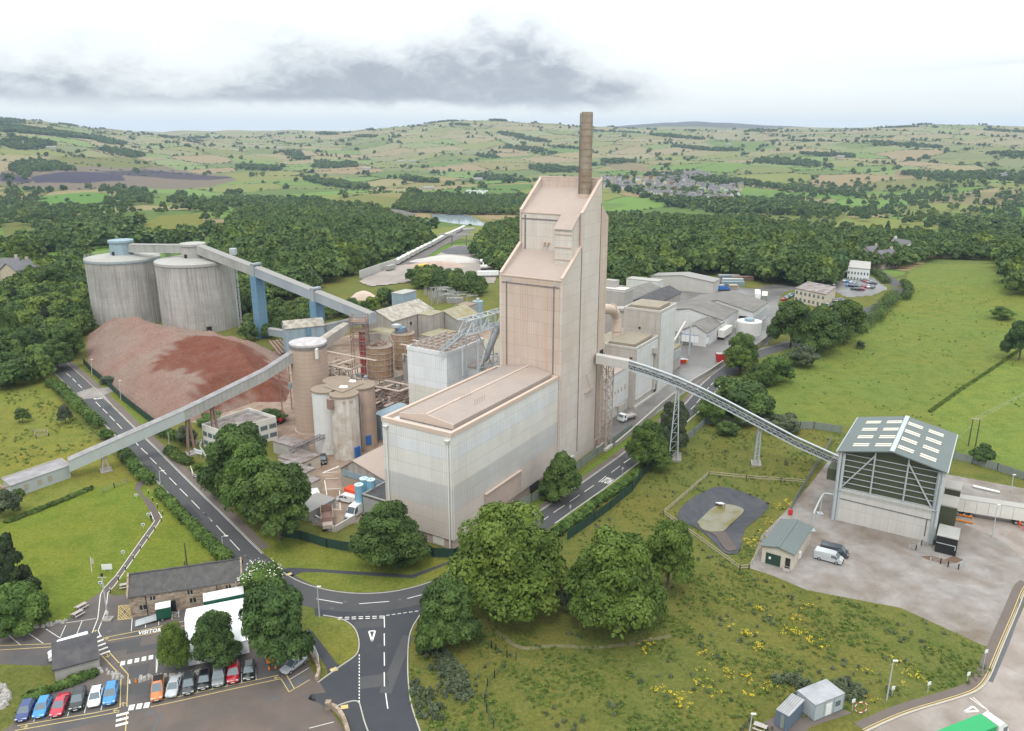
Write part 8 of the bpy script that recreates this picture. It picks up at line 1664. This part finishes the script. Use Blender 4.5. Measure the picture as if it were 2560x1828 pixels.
# hedgerow trees and copses over the valley and hills
n=420000;a=rs.uniform(-.72,.72,n);d=np.sqrt(rs.uniform(560**2,5600**2,n));X,Y=np.sin(a)*d,np.cos(a)*d;fid2,fb2=fields(X,Y)
lump=np.sin(X/130+1.7*np.sin(Y/300))*np.sin(Y/210+1.1)+.6*np.sin(X/57+Y/91)
hd=(fb2<2.2+d/1800)&(d>650)&(hash2(np.floor(X/120),np.floor(Y/120),9)<.82);big=hd&(hash2(np.floor(X/55),np.floor(Y/55),4)<.34)&(rs.rand(n)<.45);keep=hd|((lump>np.where(d<3300,.80,1.15))&(rs.rand(n)<.34)&(d>700));keep&=rs.rand(n)<np.clip(1.3-d/8000,.4,1)
VILL=GP('w',[(150,150),(420,140),(640,110),(900,150),(1100,60),(1350,50),(1640,90),(1640,180),(1900,190),(2110,260),(2120,380),(1800,460),(1700,560),(1350,480),(1000,420),(700,440),(600,370),(250,320),(140,260)])
clr=[GP('b',[(480,735),(860,740),(1000,800),(940,840),(560,790)]),GP('r',[(0,900),(1480,180),(1600,200),(2000,440),(2050,900),(100,1000)]),GP('a',[(790,905),(1050,760),(1500,740),(1330,905)]),GP('a',[(200,480),(1640,470),(1640,560),(200,560)])]
for q in clr:keep&=~inside(X,Y,q)
iv=inside(X,Y,VILL);keep&=~(iv&(rs.rand(n)<.55));keep|=iv&(rs.rand(n)<.035)
HT=np.where(hd&~big&~iv,rs.uniform(1.8,3.2,n),rs.uniform(7,14,n))
XY=[(x,y,float(hgt(x,y))-.3,h,h*rs.uniform(.75,1.3)*(2.0 if h<4 else 1))for x,y,h in zip(X[keep],Y[keep],HT[keep])]
for i in(0,1):
 q=XY[i::2];q.sort(key=lambda p:math.hypot(p[0],p[1]));tm=template(FW[i],'hedgerow_tree',['small round tree in a hedgerow of the near valley','low spreading tree in a hedgerow of the near valley'][i],*q[0][:2],q[0][3],q[0][4]);scatter('hedgerow_trees','hedgerow trees and copses across the distant fields',q[1:],tm)
# dark plantation along the left skyline
q=[G('a',x+rs.uniform(-6,6),y+rs.uniform(-3,6))for x in range(-40,640,3)for y in(165+x*.13,185+x*.115,200+x*.09)if x<560 or rs.rand()<.4];scatter('plantation','dark plantation along the left skyline',[(p.x,p.y,p.z-.5,13,22)for p in q],tm)
# ---- meadow weeds, bushes and ragwort
def tufts(name,lab,pts,mat,size,hgt_,n_each,seed):
 rs=np.random.RandomState(seed);b=[(p[0],p[1],hgt(p[0],p[1])+hgt_*.25,r,r,hgt_*rs.uniform(.6,1.2),rs.rand())for p in pts for r in(rs.uniform(.25,.9)*size*3,)]
 V,T=leafset(rs,b,len(b)*n_each,size,.8);me=leafmesh(name,V,T,MT[mat]);o=bpy.data.objects.new(name,me);COL.objects.link(o);tag(o,lab,None,None,'stuff')
def scat(k,poly,n,seed,lumpy=.0):
 rs=np.random.RandomState(seed);P=GP(k,poly);x0,x1,y0,y1=min(p.x for p in P),max(p.x for p in P),min(p.y for p in P),max(p.y for p in P);x,y=rs.uniform(x0,x1,n*3),rs.uniform(y0,y1,n*3);m=inside(x,y,P)
 for q in(LP,[G('v',*c)for c in((1100,1400),(1220,1426),(1490,1405),(1490,1420),(1220,1440))]):m&=~inside(x,y,q)
 if lumpy:m&=(np.sin(x*.21+seed)*np.sin(y*.26)+.5*np.sin(x*.7+y*.5)+rs.normal(0,.35,x.shape))>lumpy
 return list(zip(x[m][:n],y[m][:n]))
MEAD=[(910,1400),(935,1390),(1180,1400),(1300,1400),(1480,1300),(1660,1262),(1790,1312),(2000,1355),(2180,1435),(2200,1490),(2160,1515),(1900,1570),(1800,1600),(1720,1624),(1700,1720),(960,1720),(910,1560)]
MED2=[(1270,1190),(1480,1010),(1570,950),(1870,965),(1850,1010),(1780,1080),(1700,1200),(1640,1265),(1500,1310),(1300,1300)]
tufts('meadow_weeds','dark weed clumps in the rough meadow',scat('v',MEAD,700,3,.6)+scat('v',MED2,300,4,.6),'leaf_pale',.13,.5,26,5);tufts('meadow_grass','tall green grass tufts in the rough meadow',scat('v',MEAD,4200,6,.05)+scat('v',MED2,2200,7,.05),'leaf_lime',.12,.38,10,8)
tufts('meadow_scrub','low grey green scrub on the near bank',scat('m',[(1000,1000),(1200,950),(1400,1150),(1500,1400),(1500,1700),(1100,1700),(1010,1300)],260,9,.25)+scat('p',[(200,720),(420,700),(560,760),(480,860),(300,900),(850,720),(1000,860),(900,900)],160,10),'leaf_pale',.18,.9,50,11)
tufts('field_weeds','grass tufts in the rough left field',scat('i',[(0,170),(300,420),(500,620),(900,860),(600,1060),(100,1200),(0,1200)],1600,12,.1),'leaf_lime',.16,.35,10,13)
tufts('pasture_weeds','coarse tussocks in the right hand pasture',scat('v',[(1700,890),(1900,720),(2020,640),(2230,600),(2274,900),(2100,950),(1870,930)],900,21,.25),'leaf',.14,.3,12,22)
fl=scat('v',[(1380,1430),(1500,1400),(1640,1290),(1800,1330),(2000,1400),(2170,1450),(2150,1510),(1900,1560),(1500,1580),(1420,1520)],330,14,.35)+scat('n',[(900,1300),(1000,1100),(1250,830),(1560,660),(1400,900),(1130,1280),(980,1460)],110,15);rs=np.random.RandomState(4);fl=[(x+rs.normal(0,.7),y+rs.normal(0,.7))for x,y in fl[::5]for _ in range(rs.randint(1,12))];V,T=leafset(rs,[(x,y,.55,.28,.28,.12,.5)for x,y in fl],len(fl)*7,.07,1.2);me=leafmesh('ragwort',V,T,MT['flower_yellow']);o=bpy.data.objects.new('ragwort_flowers',me);COL.objects.link(o);tag(o,'yellow ragwort flowers dotted through the meadow',None,None,'stuff')
# ================================================================ far buildings, water, quarry, rail wagons
WALLS=('render','offwhite','stone','pale_concrete');MT['far_roof']=M('grey house slates',(.13,.125,.135),.8,.2,.3);MT['far_red']=M('red brick walls',(.26,.11,.08),.9,.1,.5);MT['far_stone']=M('buff stone walls',(.42,.36,.28),.9,.1,.5)
def house_mesh(w_,l_,h,rf,wall,roof,chim=True):
 mb=MB();mb.extu([(-w_,-1.5),(w_,-1.5),(w_,h),(0,rf),(-w_,h)],-l_,l_,0,V3)
 for s in(-1,1):mb.hexa([(-l_-.3,s*(w_+.3),h-.1),(l_+.3,s*(w_+.3),h-.1),(l_+.3,0,rf+.1),(-l_-.3,0,rf+.1)],[(-l_-.3,s*(w_+.3),h+.1),(l_+.3,s*(w_+.3),h+.1),(l_+.3,0,rf+.35),(-l_-.3,0,rf+.35)],1)
 if chim:mb.box(l_-1.2,l_-.3,-.4,.4,rf-.5,rf+1.3,0,V3)
 for s in(-1,1):
  for x in(-.55,.1,.6):mb.box(x*l_,x*l_+1.1,s*w_-.04,s*w_+.04,h-1.7,h-.5,2,V3);mb.box(x*l_,x*l_+1.1,s*w_-.04,s*w_+.04,h-4.3,h-3.1,2,V3)
 q=mb.build('house',[wall,roof,MT['glass']]);d=q.data;bpy.data.objects.remove(q);return d
HM=[house_mesh(3.6,5.0,5.2,7.8,MT[a],MT['far_roof'])for a in('far_stone','render','far_red','far_stone','offwhite')]+[house_mesh(3.4,10,5.0,7.4,MT['far_stone'],MT['far_roof'])]
def house(me,x,y,yaw,lab,group=None,name='house',cat='house',s=1):
 o=bpy.data.objects.new(name,me);COL.objects.link(o);o.location=(x,y,hgt(x,y));o.rotation_euler=(0,0,yaw);o.scale=(s,s,s);return tag(o,lab,cat,group)
rs=np.random.RandomState(5);x0,x1,y0,y1=min(p.x for p in VILL),max(p.x for p in VILL),min(p.y for p in VILL),max(p.y for p in VILL);cnt=0;HP=[]
for gx_ in np.arange(x0,x1,15.5):
 for gy_ in np.arange(y0,y1,21):
  x,y=gx_+rs.uniform(-4,4),gy_+rs.uniform(-5,5)
  if inside(np.array([x]),np.array([y]),VILL)[0]and math.sin(x/45)*math.sin(y/70+1)<.45:HP.append((x,y))
rs.shuffle(HP)
for x,y in HP[:240]:
 i=rs.randint(6);house(HM[i],x,y,.4+math.sin(x/90)*.6+(1.57 if rs.rand()<.35 else 0),('slate roofed stone house','cream rendered house','red brick house','slate roofed stone house','white house','row of stone terraced houses')[i]+' in the distant village right of the tower',('stone','cream','brick','stone','white','terraced')[i]+' houses of the distant village',s=1.25)
p=G('w',900,410);house(HM[4],p.x,p.y,.3,'large white gabled house among the trees at the near side of the village',s=1.7)
for k,x,y,i,s,yaw,l in(('t',1470,430,0,1.3,.6,'stone cottage by the road behind the white office, left one'),('t',1620,500,0,1.4,.5,'stone cottage by the road behind the white office, right one'),('t',1820,370,4,1.5,1.9,'white gabled bungalow in the trees at the right'),('c',2130,520,4,1.8,.2,'white farmhouse in the trees on the right hillside'),('C',60,590,0,1.7,.4,'old stone house with a grey roof at the left edge'),('C',215,590,0,1.5,1.3,'grey roofed wing of the old stone house at the left edge')):
 p=G(k,x,y);house(HM[i],p.x,p.y,yaw,l,s=s)
fb_=house_mesh(6,15,4.5,7,MT['silo_roof'],MT['gallery_roof'],False)
for i,(k,x,y,yaw,l)in enumerate((('b',380,410,.2,'group of grey farm sheds on the fields left of the tower, left shed'),('b',450,408,.3,'group of grey farm sheds on the fields left of the tower, right shed'),('b',560,590,.5,'farm shed in the trees in front of the reservoir'),('b',880,530,.4,'stone farm in the trees above the reservoir'),('c',1060,380,.1,'long grey farm shed on the right hillside'),('c',600,705,.1,'low shed by the far hedge right of the village'),('b',1100,295,.2,'pale farm sheds below the hilltop'),('c',320,300,.3,'farm on the slope right of the chimney'),('a',1850,325,.2,'farm shed in the distant left fields'),('a',340,320,.3,'farm roof below the left hill'),('t',1950,120,.2,'low grey barn in the trees at the right edge'),('b',150,460,.3,'pale sheds in the trees far left of the tower'))):p=G(k,x,y);house(fb_,p.x,p.y,yaw,l,None,'farm_shed','barn',.9)
cm=MB().box(-4,4,-1.5,1.5,.3,3,0,V3).box(-4.1,4.1,-1.6,1.6,3,3.2,0,V3).build('c',MT['white']);cd_=cm.data;bpy.data.objects.remove(cm)
for i in range(26):p=G('b',800+rs.uniform(0,150),612+rs.uniform(-10,12));house(cd_,p.x,p.y,rs.uniform(0,3),'white static caravan on the green field beyond the reservoir','white caravans beyond the reservoir','caravan','caravan',.9)
# office blocks on the service road
def wl_block(name,lab,cs,h,wall,roof,rows):
 global oc_now
 P=[G(*c)for c in cs];z=min(p.z for p in P);c=sum(P,Vector((0,0,0)))/len(P);oc_now=c;t=thing(name,lab,'building',at(c,z));part(MB().hexa([at(p,z-.5)for p in P],[at(p,z+h)for p in P]),'wall',wall,t);part(MB().hexa([at(c+(p-c)*1.02,z+h)for p in P],[at(c+(p-c)*1.02,z+h+.35)for p in P]),'roof',roof,t)
 for r_ in range(rows):
  for k in range(7):part(wallwin(P[0],P[1],(k+.2)/7,(k+.65)/7,z+1+r_*3.1,z+2.4+r_*3.1),'window','glass',t)
 return t
wl_block('office_block','cream two storey office with a wet flat roof among the trees',[('t',615,885),('t',960,960),('t',1075,860),('t',760,800)],6.5,'render','wet_roof',2)
wl_block('office_block','modern white office with a grey mono pitched roof by the road bend',[('t',1215,625),('t',1465,635),('t',1470,570),('t',1240,560)],7.5,'white','silo_roof',2);wl_block('office_block','grey metal clad workshop wing left of the white office',[('t',1120,540),('t',1205,610),('t',1235,590),('t',1150,520)],4,'gallery','gallery_roof',1)
pk=MB();loft(pk,[(-2.1,.8,.3,.85,.8),(-1.9,.88,.25,.95,.85),(1.3,.88,.25,.9,.84),(2.1,.7,.35,.6,.7)]);pk.hexa([(-1.7,-.76,.92),(1.0,-.76,.9),(1.0,.76,.9),(-1.7,.76,.92)],[(-1.2,-.6,1.42),(.2,-.6,1.42),(.2,.6,1.42),(-1.2,.6,1.42)],1);pk.box(-1.15,.15,-.56,.56,1.42,1.46,0,V3)
for s in(-1,1):pk.tube([(-1.2,s*.7,.3),(-1.2,s*.9,.3)],.3,8,2).tube([(1.3,s*.7,.3),(1.3,s*.9,.3)],.3,8,2)
q=pk.build('p',[PT['silver'],GLS,BLK]);pm=q.data;bpy.data.objects.remove(q);names={'white':'white','silver':'silver','black':'black','navy':'dark blue','azure':'blue','red':'red','grey':'grey'}
rows_=[((1190,660),(1310,680),4),((1410,655),(1510,690),4),((1225,710),(1370,720),5),((1300,755),(1370,755),3),((1420,725),(1510,730),3),((690,665),(820,650),6),((870,690),(1030,660),7),((890,710),(1030,705),6),((500,870),(590,820),5),((1060,885),(1130,880),3),((1000,945),(1080,935),4)]
for ri,(a,b,n)in enumerate(rows_):
 for i in range(n):
  p=G('t',lerp(a[0],b[0],i/max(1,n-1)),lerp(a[1],b[1],i/max(1,n-1)));c=rs.choice(list(names));pl=('staff car park below the white office' if ri<5 else 'car park behind the cream office' if ri<8 else 'bays beside the cream office');o=house(pm,p.x,p.y,.9+rs.uniform(-.1,.1)+(1.57 if ri%2 else 0),names[c]+' car in the '+pl,names[c]+' cars in the '+pl,'parked_car','car');o.location.z+=.2;o.material_slots[0].link='OBJECT';o.material_slots[0].material=PT[c]
# reservoir
P=GP('b',[(575,762),(640,754),(760,754),(850,764),(900,790),(960,800),(945,832),(830,826),(700,812),(600,790)]);zw=min(p.z for p in P);gm=inside(GX,GY,smooth(P+[P[0]],2)).reshape(-1)
for i in np.nonzero(gm)[0]:gv[int(i)].co.z=min(gv[int(i)].co.z,zw-3)
m,nt,b=newmat('reservoir water');b.inputs[0].default_value=(.26,.31,.34,1);b.inputs['Roughness'].default_value=.12;MT['water']=m;mb=MB();mb.poly([(p.x,p.y,zw+.3)for p in smooth(P+[P[0]],2)[:-1]]);o=flatb(mb,'reservoir_water','water');tag(o,kind='structure')
# quarry yard heaps, wagons, lorries
def heap(lab,k,x,y,w_,h,mat,sq=.6):
 p=G(k,x,y);n=22;mb=MB();r2=random.Random(int(x));rings=[[(p.x+math.cos(6.2832*i/n)*w_*f*r2.uniform(.85,1.1),p.y+math.sin(6.2832*i/n)*w_*sq*f*r2.uniform(.85,1.1),p.z+z*h)for i in range(n)]for f,z in((1,-.1),(.75,.35),(.45,.75),(.15,1))]
 for a,b in zip(rings[:-1],rings[1:]):mb.add(a+b,[[i,(i+1)%n,n+(i+1)%n,n+i]for i in range(n)],0,True)
 mb.add(rings[-1],[list(range(n))]);tag(mb.build('aggregate_heap',MT[mat],None,p),lab,'aggregate heap')
heap('flat topped black coal heap in the aggregates yard','r',1440,520,17,4.5,'galv_dark',1.2);heap('long white stone heap in the aggregates yard','r',1250,655,26,4.5,'pale_concrete',.35);heap('orange sand heap at the back of the aggregates yard','r',1830,530,18,4,'tan2',.8);heap('pink sand heap among the bushes by the sidings','r',55,1180,8,4,'pink_trim');heap('low brown earth heap in front of the white stone heap','r',1080,720,22,3.5,'tan2',.4);heap('dark spoil heap in front of the reservoir','b',300,760,45,8,'ballast',.5)
w0,w1=G('r',30,890),G('r',1460,195);dW=(w1-w0);yw=math.atan2(dW.y,dW.x);mb=MB().box(-6.2,6.2,-1.4,1.4,1.2,3.6,0,V3).box(-6.3,6.3,-1.45,1.45,3.6,3.85,1,V3).box(-5.5,5.5,-1.1,1.1,.3,1.2,2,V3);q=mb.build('w',[MT['pale_concrete'],MT['offwhite'],MT['black']]);wm=q.data;bpy.data.objects.remove(q);nw=int(dW.length/14)
pw=[G('r',x,y)for x,y in((545,690),(1040,425),(1290,288),(1470,195))];PW=dense(pw,13.6)
for i,p in enumerate(PW[:60]):house(wm,p.x,p.y,yw,'pale covered rail wagon in the long train beside the wood','rail wagons on the siding','rail_wagon','rail wagon')
t=thing('siding_wall','long pale concrete wall at the near end of the rail siding','wall',w0);mb=MB();a,b=G('r',0,890),G('r',520,705);mb.bar(at(a,a.z+2),at(b,b.z+2),.6,5);part(mb,'wall','pale_concrete',t)
a,b=G('r',1130,262,9),G('r',1620,270,9);t=thing('pipe_bridge','thin dark pipe bridge spanning the rail sidings','pipe bridge',a);part(MB().bar(a,b,1.5,1.2),'deck','gallery',t);c=a.lerp(b,.36);part(MB().bar(at(c,c.z-12),c,.9),'pier','joint',t);c=a.lerp(b,.78);part(MB().bar(at(c,c.z-12),c,.9),'pier','joint',t)
p=G('r',1530,215);house(fb_,p.x,p.y,.6,'small signal cabin at the end of the sidings',None,'signal_cabin','building',.45)
for k,x,y,yaw,l,bm_ in(('r',1840,690,.2,'back white tanker trailer of the row in the aggregates yard','white'),('r',1880,740,.2,'middle white tanker trailer of the row in the aggregates yard','white'),('r',1850,775,.2,'front white tanker trailer of the row in the aggregates yard','offwhite')):p=G(k,x,y);lorry(l,p,yaw,12,3.6,1.25,bm_,bm_,False,True)
for k,x,y,yaw,l,bm_ in(('r',1820,870,.1,'white box trailer below the tanker trailers','white'),('r',1480,930,.1,'long white box trailer in front of the bushes','offwhite'),('r',440,780,1.2,'grey tipper lorry on the haul road beside the wall','gallery'),('r',900,770,1.0,'yellow dumper behind the bushes of the aggregates yard','yellow')):p=G(k,x,y);lorry(l,p,yaw,8 if 'box' not in l else 12,3.4,1.3,bm_,bm_,False)
sub=MB();t=thing('substation','electrical substation of many thin posts behind the gabled sheds','substation',G('r',1250,1200));P=GP('r',[(900,1130),(1150,1110),(1650,1200),(1640,1260),(1000,1270)])
for i in range(160):
 q_=P[0].lerp(P[1],rs.rand()).lerp(P[3].lerp(P[4],rs.rand()),rs.rand());sub.bar(at(q_,q_.z),at(q_,q_.z+rs.uniform(2.5,5)),.22)
 if i%4==0:sub.bar(at(q_,q_.z+4),at(q_,q_.z+4)+Vector((rs.uniform(3,6),1,0)),.2)
o=part(sub,'post_array','gallery',t);o['kind']='stuff';part(MB().box(-4,4,-1.5,1.5,0,2.4,w=OFF(G('r',1350,1230))),'transformer','gallery',t)
for i,(x,y,c,n)in enumerate(((860,390,'blue','blue scrap machine at the left of the yard row'),(945,385,'rust_steel','rusty brown machine in the scrap yard'),(1040,385,'silo_roof','pale machine in the scrap yard row'),(1150,415,'tan','large tan plant unit in the scrap yard row'),(1270,425,'blue','blue machine in front of the long shed'),(1370,435,'blue','second blue machine in front of the long shed'),(1420,455,'galv_dark','dark machine in front of the long shed'),(1505,455,'tan','big tan machine near the end of the long shed'),(1600,465,'yellow','yellow machine at the right of the yard row'),(1810,490,'blue','blue container by the stacked frames'),(1720,385,'rust_steel','rusty red machine at the end of the long shed'))):
 p=G('s',x,y);t=thing('plant_machine',n,'machine',p);f=OFF(p);part(MB().hexa([f(-3.5,-1.5,.6),f(3.5,-1.5,.6),f(3.5,1.5,.6),f(-3.5,1.5,.6)],[f(-3,-1.4,2.6),f(2,-1.4,2.2),f(2,1.4,2.2),f(-3,1.4,2.6)]),'body',c,t);part(MB().box(.5,2.4,-1.2,1.2,2.2,3.4,w=f),'cab','glass',t);part(MB().box(-3,3,-1.7,-1.2,0,.7,w=f).box(-3,3,1.2,1.7,0,.7,w=f),'track','black',t)
for i,(x,y,c,l)in enumerate(((1930,380,'galv','upper stack of grey steel frames in the storage yard'),(1940,420,'blue_clad','lower stack of grey blue frames in the storage yard'),(1850,470,'timber','timber coloured stack beside the blue container'),(2080,345,'rust_steel','long rusty red steel stack at the back of the storage yard'),(1890,325,'gallery_blue','blue grey covered stack behind the frames'))):p=G('s',x,y);t=thing('steel_stack',l,'stack',p);[part(MB().box(-6,6,-1.6,1.6,z,z+.5,w=OFF(p)),'bundle',c,t)for z in(.2,1.0,1.8)]
# ================================================================ the air over the valley
m=bpy.data.materials.new('valley haze');m.use_nodes=True;nt=m.node_tree;nt.nodes.clear();o_=nt.nodes.new('ShaderNodeOutputMaterial');v_=nt.nodes.new('ShaderNodeVolumePrincipled');v_.inputs['Color'].default_value=(.60,.76,.98,1);v_.inputs['Density'].default_value=6e-5;nt.links.new(v_.outputs[0],o_.inputs['Volume'])
mb=MB().box(-11500,11500,-300,13500,-90,235,0,V3);o=mb.build('haze',m);tag(o,'thin blue haze over the valley',kind='stuff')
